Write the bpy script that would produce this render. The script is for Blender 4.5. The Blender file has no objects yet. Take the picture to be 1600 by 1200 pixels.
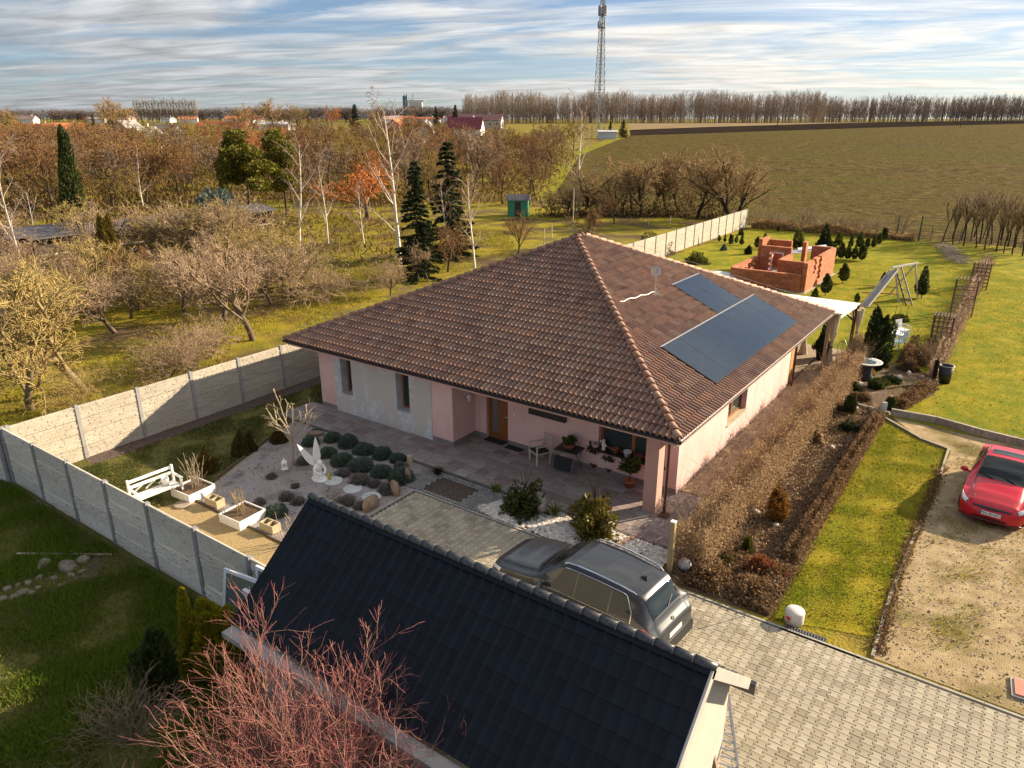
import bpy, math, random
import numpy as np
from mathutils import Vector, Matrix

# ------------------------------------------------------------------ camera, sky, sun, exposure
SC = bpy.context.scene
COL = SC.collection
YAW = math.radians(35.5); FPX = 1140.0; HOR = 185.0; CAMZ = 11.0
PITCH = math.atan((600 - HOR) / FPX)
cd = bpy.data.cameras.new('camera'); cam = bpy.data.objects.new('camera', cd); COL.objects.link(cam)
cam.location = (0, 0, CAMZ); cam.rotation_euler = (math.pi / 2 - PITCH, 0, YAW)
cd.sensor_width = 36.0; cd.lens = 36.0 * FPX / 1600.0; cd.clip_start = 0.1; cd.clip_end = 9000
SC.camera = cam

SUN_EL = math.radians(21.8); SUN_AZ = math.radians(56.0)      # azimuth counted from +X towards +Y
SUN = Vector((math.cos(SUN_EL) * math.cos(SUN_AZ), math.cos(SUN_EL) * math.sin(SUN_AZ), math.sin(SUN_EL)))
sd = bpy.data.lights.new('sun', 'SUN'); sd.energy = 3.5; sd.angle = math.radians(0.53); sd.color = (1.0, 0.82, 0.58)
so = bpy.data.objects.new('sun', sd); COL.objects.link(so); so.location = (30, 40, 40)
so.rotation_euler = SUN.to_track_quat('Z', 'Y').to_euler()

W = bpy.data.worlds.new('World'); SC.world = W; W.use_nodes = True
wt = W.node_tree; wt.nodes.clear()
def wn(t, **k):
    n = wt.nodes.new(t)
    for a, b in k.items(): setattr(n, a, b)
    return n
wl = wt.links.new
w_out = wn('ShaderNodeOutputWorld'); w_bg = wn('ShaderNodeBackground'); w_bg.inputs['Strength'].default_value = 0.100
w_sky = wn('ShaderNodeTexSky', sky_type='NISHITA'); w_sky.sun_disc = False
w_sky.sun_elevation = SUN_EL; w_sky.sun_rotation = math.pi / 2 - SUN_AZ
w_sky.air_density = 0.9; w_sky.dust_density = 0.1; w_sky.ozone_density = 6.0; w_sky.altitude = 150
# thin streaky cloud sheet: view direction projected on a flat layer, noise over it
w_tc = wn('ShaderNodeTexCoord'); w_sep = wn('ShaderNodeSeparateXYZ'); wl(w_tc.outputs['Generated'], w_sep.inputs[0])
def wm(op, a, b=None, c=None):
    n = wn('ShaderNodeMath', operation=op)
    for i, v in enumerate((a, b, c)):
        if v is None: continue
        if isinstance(v, (int, float)): n.inputs[i].default_value = v
        else: wl(v, n.inputs[i])
    return n.outputs[0]
zz = wm('ADD', wm('MAXIMUM', w_sep.outputs[2], 0.0), 0.06)
ca, sa = math.cos(YAW), math.sin(YAW)
rx = wm('ADD', wm('MULTIPLY', w_sep.outputs[0], ca), wm('MULTIPLY', w_sep.outputs[1], sa))
ry = wm('SUBTRACT', wm('MULTIPLY', w_sep.outputs[1], ca), wm('MULTIPLY', w_sep.outputs[0], sa))
px_ = wm('DIVIDE', rx, zz); py_ = wm('DIVIDE', ry, zz)
w_cmb = wn('ShaderNodeCombineXYZ'); wl(wm('MULTIPLY', px_, 0.24), w_cmb.inputs[0]); wl(wm('ADD', wm('MULTIPLY', py_, 0.52), wm('MULTIPLY', px_, 0.12)), w_cmb.inputs[1])
w_n = wn('ShaderNodeTexNoise'); w_n.inputs['Scale'].default_value = 1.25; w_n.inputs['Detail'].default_value = 7; w_n.inputs['Roughness'].default_value = 0.6; w_n.inputs['Distortion'].default_value = 1.3
wl(w_cmb.outputs[0], w_n.inputs['Vector'])
w_r = wn('ShaderNodeValToRGB'); w_r.color_ramp.elements[0].position = 0.40; w_r.color_ramp.elements[0].color = (0.0, 0.0, 0.0, 1)
w_r.color_ramp.elements[1].position = 0.64; w_r.color_ramp.elements[1].color = (0.92, 0.92, 0.92, 1)
wl(w_n.outputs[0], w_r.inputs[0])
# second, finer layer of wisps
w_cmb2 = wn('ShaderNodeCombineXYZ'); wl(wm('MULTIPLY', px_, 0.75), w_cmb2.inputs[0]); wl(wm('ADD', wm('MULTIPLY', py_, 1.7), wm('MULTIPLY', px_, 0.3)), w_cmb2.inputs[1])
w_n2 = wn('ShaderNodeTexNoise'); w_n2.inputs['Scale'].default_value = 1.5; w_n2.inputs['Detail'].default_value = 5; w_n2.inputs['Roughness'].default_value = 0.55; w_n2.inputs['Distortion'].default_value = 0.8
wl(w_cmb2.outputs[0], w_n2.inputs['Vector'])
# light seen through the cloud sheet: brighter towards the sun
w_dot = wn('ShaderNodeVectorMath', operation='DOT_PRODUCT'); wl(w_tc.outputs['Generated'], w_dot.inputs[0]); w_dot.inputs[1].default_value = SUN
glow = wm('POWER', wm('MAXIMUM', wm('MULTIPLY_ADD', w_dot.outputs['Value'], 0.5, 0.5), 0.0), 3.5)
lum = wm('MULTIPLY', wm('ADD', wm('MULTIPLY', glow, 2.4), wm('MULTIPLY_ADD', w_n2.outputs[0], 2.1, 0.02)), wm('MULTIPLY_ADD', wm('MAXIMUM', w_sep.outputs[2], 0.0), 2.8, 1.0))     # cloud sheet brightened overhead, out of view, to lift the fill in shade
w_cc = wn('ShaderNodeMix', data_type='RGBA', blend_type='MIX')
w_cc.inputs[6].default_value = (0.96, 1.0, 1.05, 1); w_cc.inputs[7].default_value = (1.1, 1.0, 0.86, 1); wl(wm('MINIMUM', wm('MULTIPLY', glow, 1.6), 1.0), w_cc.inputs[0])
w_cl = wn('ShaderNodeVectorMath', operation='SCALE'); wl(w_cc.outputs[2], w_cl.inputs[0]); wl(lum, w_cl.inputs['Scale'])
w_mix = wn('ShaderNodeMix', data_type='RGBA', blend_type='MIX')
veil = wm('POWER', 2.718, wm('MULTIPLY', wm('MAXIMUM', w_sep.outputs[2], 0.0), -11.0))     # seen edge-on the thin sheet closes up towards the horizon
w_clear = wn('ShaderNodeVectorMath', operation='SCALE'); wl(w_sky.outputs[0], w_clear.inputs[0]); w_clear.inputs['Scale'].default_value = 0.30
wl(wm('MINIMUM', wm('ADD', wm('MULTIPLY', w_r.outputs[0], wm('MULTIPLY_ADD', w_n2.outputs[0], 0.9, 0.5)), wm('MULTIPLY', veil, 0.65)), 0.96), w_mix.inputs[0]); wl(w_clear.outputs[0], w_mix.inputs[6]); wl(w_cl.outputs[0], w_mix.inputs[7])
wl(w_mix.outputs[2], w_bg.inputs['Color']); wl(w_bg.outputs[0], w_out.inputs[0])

SC.view_settings.view_transform = 'Standard'; SC.view_settings.look = 'None'; SC.view_settings.gamma = 1.0
SC.view_settings.use_curve_mapping = False; SC.view_settings.exposure = 1.9
SC.render.engine = 'CYCLES'
SC.cycles.max_bounces = 5; SC.cycles.diffuse_bounces = 3; SC.cycles.glossy_bounces = 3; SC.cycles.transmission_bounces = 4
SC.cycles.transparent_max_bounces = 8; SC.cycles.caustics_reflective = False; SC.cycles.caustics_refractive = False

# ------------------------------------------------------------------ ground shape and pixel -> place
FW = Vector((-math.sin(YAW), math.cos(YAW))); RT = Vector((math.cos(YAW), math.sin(YAW)))
TU = [-60, 135, 200, 300, 500, 700, 1200, 4500]; TZ = [0, 0, 1.5, 3.5, 5.6, 6.8, 7.8, 8.4]    # the plain rises gently away from the gardens
def terr(x, y):
    u = FW.x * x + FW.y * y
    if u <= TU[1]: return 0.0
    for i in range(1, len(TU) - 1):
        if u < TU[i+1]: return TZ[i] + (TZ[i+1] - TZ[i]) * (u - TU[i]) / (TU[i+1] - TU[i])
    return TZ[-1]
def ray(px, py):
    a, b = px - 800.0, -(py - 600.0)
    cp, sp = math.cos(PITCH), math.sin(PITCH)
    f = FPX * cp + b * sp; u = -FPX * sp + b * cp
    return Vector((RT.x * a + FW.x * f, RT.y * a + FW.y * f, u))
def P(px, py, z=0.0):
    d = ray(px, py); t = (z - CAMZ) / d.z
    return Vector((d.x * t, d.y * t, z))
def G(px, py):
    "point of the terrain seen at a pixel of the 1600x1200 photograph"
    d = ray(px, py); lo, hi = 0.001, 6.0
    t = lo
    for i in range(40):
        t = (lo + hi) / 2
        if CAMZ + d.z * t > terr(d.x * t, d.y * t): lo = t
        else: hi = t
    return Vector((d.x * t, d.y * t, terr(d.x * t, d.y * t)))

# ------------------------------------------------------------------ mesh helpers
rnd = random.Random(11); NR = np.random.default_rng(5)
class MB:
    def __init__(s): s.v = []; s.f = []; s.t = []
    def add(s, vs, fs, tint=None):
        o = len(s.v); s.v += [tuple(p) for p in vs]; s.f += [tuple(i + o for i in f) for f in fs]
        s.t += [0.0 if tint is None else tint] * len(vs); return s
    def box(s, x0, x1, y0, y1, z0, z1, tint=None, M=None):
        p = [Vector(c) for c in ((x0,y0,z0),(x1,y0,z0),(x1,y1,z0),(x0,y1,z0),(x0,y0,z1),(x1,y0,z1),(x1,y1,z1),(x0,y1,z1))]
        if M is not None: p = [M @ q for q in p]
        return s.add(p, [(0,3,2,1),(4,5,6,7),(0,1,5,4),(1,2,6,5),(2,3,7,6),(3,0,4,7)], tint)
    def bar(s, a, b, w, h, tint=None, up=(0,0,1)):
        a, b = Vector(a), Vector(b); d = (b - a); L = d.length; d.normalize()
        u = Vector(up)
        if abs(d.dot(u)) > 0.98: u = Vector((0, 1, 0))
        sx = d.cross(u).normalized(); uz = sx.cross(d)
        M = Matrix((( sx.x, d.x, uz.x, a.x), (sx.y, d.y, uz.y, a.y), (sx.z, d.z, uz.z, a.z), (0,0,0,1)))
        return s.box(-w/2, w/2, 0, L, -h/2, h/2, tint, M)
    def tube(s, a, b, r0, r1=None, n=8, caps=True, tint=None):
        return s.path([a, b], [r0, r0 if r1 is None else r1], n, caps, tint)
    def path(s, pts, rad, n=8, caps=True, tint=None):
        pts = [Vector(p) for p in pts]
        if isinstance(rad, (int, float)): rad = [rad] * len(pts)
        vs = []; fs = []; pu = None
        for i, p in enumerate(pts):
            d = (pts[min(i+1, len(pts)-1)] - pts[max(i-1, 0)]).normalized()
            if pu is None: pu = Vector((0,0,1)) if abs(d.z) < 0.9 else Vector((1,0,0))
            sx = d.cross(pu)
            if sx.length < 1e-4: sx = d.cross(Vector((0.3,1,0.2)))
            sx.normalize(); u = sx.cross(d).normalized(); pu = u
            for k in range(n):
                a = 2*math.pi*k/n; vs.append(p + (sx*math.cos(a) + u*math.sin(a)) * rad[i])
        for i in range(len(pts)-1):
            for k in range(n):
                a, b = i*n+k, i*n+(k+1) % n; fs.append((a, b, b+n, a+n))
        if caps: fs += [tuple(range(n-1, -1, -1)), tuple(range((len(pts)-1)*n, len(pts)*n))]
        return s.add(vs, fs, tint)
    def lathe(s, prof, c=(0,0,0), n=20, tint=None, sx=1, sy=1, cap=True):
        vs = []; fs = []
        for r, z in prof:
            for k in range(n):
                a = 2*math.pi*k/n; vs.append((c[0]+r*sx*math.cos(a), c[1]+r*sy*math.sin(a), c[2]+z))
        for i in range(len(prof)-1):
            for k in range(n):
                a, b = i*n+k, i*n+(k+1) % n; fs.append((a, b, b+n, a+n))
        if cap: fs += [tuple(range(n-1, -1, -1)), tuple(range((len(prof)-1)*n, len(prof)*n))]
        return s.add(vs, fs, tint)
    def prism(s, poly, z0, z1, tint=None, M=None, bevel=0.0):
        n = len(poly); vs = [Vector((x, y, z0)) for x, y in poly]
        if bevel:
            cx = sum(p[0] for p in poly)/n; cy = sum(p[1] for p in poly)/n
            def ins(p):
                d = math.hypot(p[0]-cx, p[1]-cy) or 1; k = (d-bevel*1.3)/d; return (cx+(p[0]-cx)*k, cy+(p[1]-cy)*k)
            vs += [Vector((x, y, z1-bevel)) for x, y in poly] + [Vector((*ins(p), z1)) for p in poly]; rows = 3
        else:
            vs += [Vector((x, y, z1)) for x, y in poly]; rows = 2
        fs = [tuple(range(n-1, -1, -1)), tuple(range((rows-1)*n, rows*n))]
        for r in range(rows-1):
            for k in range(n): a, b = r*n+k, r*n+(k+1) % n; fs.append((a, b, b+n, a+n))
        if M is not None: vs = [M @ v for v in vs]
        return s.add(vs, fs, tint)
    def ball(s, c, r, sq=(1,1,1), nu=12, nv=8, noise=0.0, tint=None, seed=0):
        R = random.Random(seed); vs = []; fs = []
        ph = [R.uniform(0, 6.28) for _ in range(8)]
        for i in range(nv+1):
            th = math.pi*i/nv
            for k in range(nu):
                a = 2*math.pi*k/nu; d = Vector((math.sin(th)*math.cos(a), math.sin(th)*math.sin(a), math.cos(th)))
                m = 1 + noise*(math.sin(3.1*d.x+ph[0])+math.sin(4.3*d.y+ph[1])+math.sin(3.7*d.z+ph[2])+0.6*math.sin(7*d.x+5*d.z+ph[3])+0.6*math.sin(8*d.y-6*d.x+ph[4]))*0.5
                vs.append((c[0]+d.x*r*sq[0]*m, c[1]+d.y*r*sq[1]*m, c[2]+d.z*r*sq[2]*m))
        for i in range(nv):
            for k in range(nu): a, b = i*nu+k, i*nu+(k+1) % nu; fs.append((a, a+nu, b+nu, b))
        return s.add(vs, fs, tint)
    def mesh(s, name, smooth=False, tint=False):
        m = bpy.data.meshes.new(name); m.from_pydata(s.v, [], s.f); m.update()
        if tint or any(s.t): at = m.attributes.new('tint', 'FLOAT', 'POINT'); at.data.foreach_set('value', s.t)
        if smooth: m.polygons.foreach_set('use_smooth', [True]*len(m.polygons))
        return m

def fast_mesh(name, V, F, tint=None, smooth=False):
    V = np.ascontiguousarray(V, dtype=np.float32); F = np.ascontiguousarray(F, dtype=np.int32); k = F.shape[1]
    m = bpy.data.meshes.new(name); m.vertices.add(len(V)); m.vertices.foreach_set('co', V.ravel())
    m.loops.add(F.size); m.loops.foreach_set('vertex_index', F.ravel())
    m.polygons.add(len(F)); m.polygons.foreach_set('loop_start', np.arange(0, F.size, k, dtype=np.int32))
    try: m.polygons.foreach_set('loop_total', np.full(len(F), k, dtype=np.int32))
    except Exception: pass
    if smooth: m.polygons.foreach_set('use_smooth', np.ones(len(F), dtype=bool))
    if tint is not None: at = m.attributes.new('tint', 'FLOAT', 'POINT'); at.data.foreach_set('value', np.ascontiguousarray(tint, dtype=np.float32))
    m.update(calc_edges=True); m.validate(); return m

LOCS = {}
def setp(o, label=None, cat=None, group=None, kind=None):
    if label: o['label'] = label
    if cat: o['category'] = cat
    if group: o['group'] = group
    if kind: o['kind'] = kind
    return o
def obj(name, me, mat=None, parent=None, loc=None, rot=None, world=False, scale=None):
    if isinstance(me, MB): me = me.mesh(name)
    o = bpy.data.objects.new(name, me); COL.objects.link(o)
    if mat is not None and not me.materials:
        for m_ in (mat if isinstance(mat, (list, tuple)) else [mat]): me.materials.append(m_)
    if loc is not None: o.location = loc
    if rot is not None: o.rotation_euler = rot
    if scale is not None: o.scale = scale
    if parent is not None:
        o.parent = parent
        if world and parent.name in LOCS: o.matrix_parent_inverse = LOCS[parent.name].inverted()
    if parent is None and loc is not None: LOCS[o.name] = Matrix.Translation(Vector(loc))
    return o
def thing(name, label, cat, loc=(0,0,0), rotz=0.0, group=None):
    o = bpy.data.objects.new(name, None); COL.objects.link(o); o.location = loc; o.rotation_euler = (0,0,rotz)
    o.empty_display_size = 0.3
    LOCS[o.name] = Matrix.Translation(Vector(loc)) @ Matrix.Rotation(rotz, 4, 'Z')
    return setp(o, label, cat, group)
def one(name, me, mat, label, cat, group=None, loc=None, rot=None, scale=None, kind=None):
    return setp(obj(name, me, mat, None, loc, rot, scale=scale), label, cat, group, kind)
def struct(name, me, mat, loc=None): return setp(obj(name, me, mat, loc=loc), kind='structure')
def dup(root, loc, rotz=0.0, label=None, scale=None, group=None):
    r = root.copy(); COL.objects.link(r); r.location = loc; r.rotation_euler = (0, 0, rotz)
    LOCS[r.name] = Matrix.Translation(Vector(loc)) @ Matrix.Rotation(rotz, 4, 'Z')
    if scale is not None: r.scale = (scale,)*3 if isinstance(scale, (int, float)) else scale
    if label: r['label'] = label
    if group: r['group'] = group
    for ch in list(root.children):
        c = ch.copy(); COL.objects.link(c); c.parent = r
        for g in ch.children:
            d = g.copy(); COL.objects.link(d); d.parent = c
    return r
def smooth(o, lv=1):
    m = o.modifiers.new('sub', 'SUBSURF'); m.levels = lv; m.render_levels = lv; return o
def bevel(o, w=0.01, seg=2):
    m = o.modifiers.new('bev', 'BEVEL'); m.width = w; m.segments = seg; m.limit_method = 'ANGLE'; return o

# ------------------------------------------------------------------ materials
MATS = {}
def nt(name):
    m = bpy.data.materials.new(name); m.use_nodes = True; t = m.node_tree; b = t.nodes['Principled BSDF']; return m, t, b
def mat(name, c, rough=0.7, c2=None, scale=8.0, bump=0.0, bscale=None, metal=0.0, spec=0.5, detail=6.0, contrast=(0.35, 0.65), tintc=None, stretch=None, tr=0.0, c3=None, objrand=0.0, coat=0.0, bdist=0.02, sheen=0.0, c4=None, scale4=0.5, con4=(0.45, 0.6), stretch4=None, rot4=None):
    """noise between c and c2 (c3 in the middle), a broad second noise to c4, a colour ramp 'tintc' driven by the per-piece tint"""
    if name in MATS: return MATS[name]
    m, t, b = nt(name); N = t.nodes; L = t.links.new
    b.inputs['Roughness'].default_value = rough; b.inputs['Metallic'].default_value = metal
    b.inputs['Specular IOR Level'].default_value = spec; b.inputs['Coat Weight'].default_value = coat
    b.inputs['Base Color'].default_value = (*c, 1)
    tc = N.new('ShaderNodeTexCoord'); vec = tc.outputs['Object']
    if stretch:
        mp = N.new('ShaderNodeMapping'); mp.inputs['Scale'].default_value = stretch; L(vec, mp.inputs[0]); vec = mp.outputs[0]
    col = None
    if tintc:
        at = N.new('ShaderNodeAttribute'); at.attribute_name = 'tint'; oi = N.new('ShaderNodeObjectInfo')
        ad = N.new('ShaderNodeMath'); ad.operation = 'ADD'; L(at.outputs['Fac'], ad.inputs[0]); L(oi.outputs['Random'], ad.inputs[1])
        fr = N.new('ShaderNodeMath'); fr.operation = 'FRACT'; L(ad.outputs[0], fr.inputs[0])
        cr = N.new('ShaderNodeValToRGB'); e = cr.color_ramp.elements
        while len(e) < len(tintc): e.new(0.5)
        for i, q in enumerate(tintc): e[i].position = i / (len(tintc) - 1); e[i].color = (*q, 1)
        L(fr.outputs[0], cr.inputs[0]); col = cr.outputs[0]
    if c2 is not None:
        n = N.new('ShaderNodeTexNoise'); n.inputs['Scale'].default_value = scale; n.inputs['Detail'].default_value = detail; n.inputs['Roughness'].default_value = 0.6; L(vec, n.inputs['Vector'])
        r = N.new('ShaderNodeValToRGB'); e = r.color_ramp.elements; e[0].position = contrast[0]; e[1].position = contrast[1]
        if tintc:
            e[0].color = (*[c2[i] for i in range(3)], 1); e[1].color = (1, 1, 1, 1)
            mx = N.new('ShaderNodeMix'); mx.data_type = 'RGBA'; mx.blend_type = 'MULTIPLY'; mx.inputs[0].default_value = 1.0
            L(n.outputs[0], r.inputs[0]); L(col, mx.inputs[6]); L(r.outputs[0], mx.inputs[7]); col = mx.outputs[2]
        else:
            e[0].color = (*c, 1); e[1].color = (*c2, 1)
            if c3 is not None: q = e.new((contrast[0]+contrast[1])/2); q.color = (*c3, 1)
            L(n.outputs[0], r.inputs[0]); col = r.outputs[0]
    if c4 is not None:
        n4 = N.new('ShaderNodeTexNoise'); n4.inputs['Scale'].default_value = scale4; n4.inputs['Detail'].default_value = 5; v4 = tc.outputs['Object']
        if stretch4: mp4 = N.new('ShaderNodeMapping'); mp4.inputs['Scale'].default_value = stretch4; mp4.inputs['Rotation'].default_value = rot4 or (0, 0, 0); L(v4, mp4.inputs[0]); v4 = mp4.outputs[0]
        L(v4, n4.inputs['Vector'])
        r4 = N.new('ShaderNodeValToRGB'); r4.color_ramp.elements[0].position = con4[0]; r4.color_ramp.elements[1].position = con4[1]; L(n4.outputs[0], r4.inputs[0])
        mx = N.new('ShaderNodeMix'); mx.data_type = 'RGBA'; L(r4.outputs[0], mx.inputs[0])
        if col is None: mx.inputs[6].default_value = (*c, 1)
        else: L(col, mx.inputs[6])
        mx.inputs[7].default_value = (*c4, 1); col = mx.outputs[2]
    if objrand:
        oi = N.new('ShaderNodeObjectInfo'); hs = N.new('ShaderNodeHueSaturation')
        ma = N.new('ShaderNodeMath'); ma.operation = 'MULTIPLY_ADD'; ma.inputs[1].default_value = 2*objrand; ma.inputs[2].default_value = 1-objrand
        L(oi.outputs['Random'], ma.inputs[0]); L(ma.outputs[0], hs.inputs['Value'])
        if col is None: hs.inputs['Color'].default_value = (*c, 1)
        else: L(col, hs.inputs['Color'])
        col = hs.outputs[0]
    if col is not None: L(col, b.inputs['Base Color'])
    if bump:
        n = N.new('ShaderNodeTexNoise'); n.inputs['Scale'].default_value = bscale or scale*3; n.inputs['Detail'].default_value = 5; L(vec, n.inputs['Vector'])
        bp = N.new('ShaderNodeBump'); bp.inputs['Strength'].default_value = bump; bp.inputs['Distance'].default_value = bdist; L(n.outputs[0], bp.inputs['Height']); L(bp.outputs[0], b.inputs['Normal'])
    if tr:
        tl = N.new('ShaderNodeBsdfTranslucent'); ms = N.new('ShaderNodeMixShader'); ms.inputs[0].default_value = tr
        if col is not None: L(col, tl.inputs[0])
        else: tl.inputs[0].default_value = (*c, 1)
        o = N['Material Output']; L(b.outputs[0], ms.inputs[1]); L(tl.outputs[0], ms.inputs[2]); L(ms.outputs[0], o.inputs[0])
    MATS[name] = m; return m
def glass(name, c=(0.02, 0.03, 0.035), rough=0.03, spec=0.6):
    return mat(name, c, rough, spec=spec)

# foliage cards and twig tubes, vectorised
def leaves(name, C, size, tint=None, aspect=1.8, up=0.0, rng=NR, N=None, sizej=0.4):
    C = np.asarray(C, float); n = len(C)
    d = rng.normal(size=(n, 3)) if N is None else np.asarray(N, float) + rng.normal(size=(n, 3))*0.45
    d[:, 2] += up; d /= np.linalg.norm(d, axis=1)[:, None] + 1e-9
    e = rng.normal(size=(n, 3)); s = np.cross(d, e); s /= np.linalg.norm(s, axis=1)[:, None] + 1e-9
    sz = (np.full(n, size) if np.isscalar(size) else size) * (1 + sizej*(rng.random(n)*2-1))
    a = d*(sz*aspect/2)[:, None]; b = s*(sz/2)[:, None]
    V = np.stack([C-a, C+b, C+a, C-b], 1).reshape(-1, 3); F = np.arange(4*n).reshape(-1, 4)
    t = rng.random(n) if tint is None else tint
    return V, F, np.repeat(t, 4)
def join(parts):
    Vs, Fs, Ts, o = [], [], [], 0
    for V, F, T in parts: Vs.append(V); Fs.append(F+o); Ts.append(T); o += len(V)
    return np.concatenate(Vs), np.concatenate(Fs), np.concatenate(Ts)
def twigs(S, n=3, tint=None):
    S = np.asarray(S, float); a, b, r0, r1 = S[:, :3], S[:, 3:6], S[:, 6], S[:, 7]
    d = b-a; L = np.linalg.norm(d, axis=1)[:, None] + 1e-9; d = d/L
    u = np.where(np.abs(d[:, 2:3]) < 0.9, np.array([[0, 0, 1.0]]), np.array([[1.0, 0, 0]]))
    s = np.cross(d, u); s /= np.linalg.norm(s, axis=1)[:, None]; w = np.cross(s, d)
    R = []
    for base, r in ((a, r0), (b, r1)):
        for k in range(n):
            t = 2*math.pi*k/n; R.append(base + (s*math.cos(t) + w*math.sin(t))*r[:, None])
    V = np.stack(R, 1).reshape(-1, 3); m = len(S); o = (np.arange(m)*2*n)[:, None, None]
    q = np.array([[k, (k+1) % n, n+(k+1) % n, n+k] for k in range(n)])[None]
    F = (o+q).reshape(-1, 4)
    t = np.zeros(m) if tint is None else np.asarray(tint)
    return V, F, np.repeat(t, 2*n)
# ------------------------------------------------------------------ the setting: ground sheets
def clip(poly, c, sgn):
    out = []
    for i, p in enumerate(poly):
        q = poly[(i+1) % len(poly)]
        dp = sgn*(FW.x*p[0]+FW.y*p[1]-c); dq = sgn*(FW.x*q[0]+FW.y*q[1]-c)
        if dp >= 0: out.append(p)
        if dp*dq < 0:
            t = dp/(dp-dq); out.append((p[0]+(q[0]-p[0])*t, p[1]+(q[1]-p[1])*t))
    return out
def sheet(name, poly, off, m, kind='structure'):
    b = MB(); poly = [(p[0], p[1]) for p in poly]
    for i in range(len(TU)-1):
        q = clip(clip(poly, TU[i], 1), TU[i+1], -1)
        if len(q) >= 3: b.add([(x, y, terr(x, y)+off) for x, y in q], [tuple(range(len(q)))])
    o = obj(name, b, m); return setp(o, kind=kind)
def uv(u, v): return (FW.x*u+RT.x*v, FW.y*u+RT.y*v)

m_ground = mat('rough_grass', (0.13, 0.13, 0.016), 0.95, (0.31, 0.22, 0.036), 0.9, 0.9, 14, detail=12, contrast=(0.3, 0.7), c4=(0.105, 0.074, 0.036), scale4=0.22, con4=(0.45, 0.62), bdist=0.06, spec=0.05, c3=(0.23, 0.19, 0.02))
m_lawn = mat('winter_lawn', (0.12, 0.15, 0.012), 0.95, (0.33, 0.25, 0.026), 1.1, 0.8, 30, detail=12, contrast=(0.3, 0.68), c3=(0.22, 0.205, 0.015), bdist=0.05, spec=0.05, c4=(0.115, 0.15, 0.010), scale4=0.5, con4=(0.5, 0.72))
m_yardgrass = mat('yard_grass', (0.06, 0.085, 0.014), 0.95, (0.17, 0.135, 0.055), 2.2, 0.8, 40, detail=10, contrast=(0.3, 0.7), bdist=0.05, spec=0.05)
m_field = mat('harrowed_field', (0.050, 0.034, 0.014), 1.0, (0.17, 0.118, 0.048), 0.55, 1.0, 1.3, detail=16, contrast=(0.40, 0.62), c3=(0.085, 0.062, 0.021), c4=(0.088, 0.082, 0.018), scale4=0.6, con4=(0.46, 0.68), stretch4=(0.035, 0.30, 1), rot4=(0, 0, -0.62), bdist=0.6, stretch=(1, 2.2, 1), spec=0.02)
m_dark = mat('dark_ploughland', (0.020, 0.016, 0.014), 1.0, (0.035, 0.027, 0.022), 0.05, 0.3, 0.5, spec=0.0)
m_pale = mat('stubble_strip', (0.20, 0.145, 0.085), 1.0, (0.26, 0.20, 0.12), 0.05, 0.3, 0.5, spec=0.0)
m_track = mat('green_track', (0.13, 0.145, 0.02), 1.0, (0.24, 0.21, 0.035), 0.4, 0.5, 4, spec=0.0)
m_green = mat('far_green_field', (0.10, 0.11, 0.025), 1.0, (0.19, 0.15, 0.055), 0.02, 0.2, 0.5, spec=0.0)

sheet('ground', [uv(-55, -60), uv(-55, 60), uv(120, 600), uv(4400, 5200), uv(4400, -5200), uv(120, -600)], 0.0, m_ground)
A_ = G(985, 212); B_ = G(1600, 193.3); C_ = B_ + (B_-A_)*1.2
sheet('harrowed_field', [A_, B_, C_, (700, 500), (300, 80.8), (-26.5, 80.8), G(853, 318), G(905, 243)], 0.006, m_field)
D_ = G(1600, 188.0); E_ = D_ + (D_-G(1250, 194.2))*1.0
sheet('ploughed_strip', [A_, B_, C_, E_, D_, G(1372, 191.2), G(984, 203)], 0.010, m_dark)
sheet('stubble_strip', [G(984, 203), G(1372, 191.2), G(1300, 190.2), G(980, 192.6)], 0.008, m_pale)
sheet('grass_track', [A_, G(905, 243), G(853, 318), G(835, 300), G(880, 243), G(960, 215)], 0.010, m_track)
sheet('meadow', [G(0, 198), G(420, 197), G(600, 196), G(715, 196), G(715, 189.6), G(420, 189.8), G(0, 189.8), G(-200, 190), G(-200, 198)], 0.010, m_green)
sheet('clearing_grass', [G(688, 243), G(800, 240), G(860, 232), G(740, 226), G(700, 230)], 0.012, m_track)

# back garden lawn and the smaller lawns
sheet('back_lawn', [(-25.0, 34.4), (-6.6, 37.9), (-3.3, 30.2), (9, 29.0), (40, 30), (40, 74), (-2, 76.5), (-11, 80.3), (-24.9, 78.8)], 0.008, m_lawn)
sheet('lawn_strip', [(-3.2, 15.05), (-1.12, 15.75), (-1.0, 27.9), (-1.95, 28.3), (-3.45, 29.7)], 0.012, m_lawn)
sheet('yard_lawn', [(-25.16, 7.82), (-20.2, 7.82), (-19.6, 10.3), (-22.2, 16.2), (-22.6, 18.0), (-22.6, 34.4), (-25.3, 34.4)], 0.008, m_yardgrass)
sheet('front_grass', [(-40, -8), (-2.75, -8), (-2.75, 8.1), (-10.9, 8.1), (-11.0, 7.84), (-25.2, 7.8), (-40, 12)], 0.008, m_yardgrass)
m_bare = mat('bare_path_soil', (0.085, 0.062, 0.042), 1.0, (0.15, 0.115, 0.08), 3, 0.5, 20)
sheet('trodden_path', [G(0, 958), G(60, 930), G(125, 895), G(150, 868), G(120, 840), G(60, 800), G(0, 762), G(0, 750), G(75, 790), G(140, 835), G(172, 868), G(150, 900), G(75, 948), G(0, 985)], 0.013, m_bare)

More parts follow.
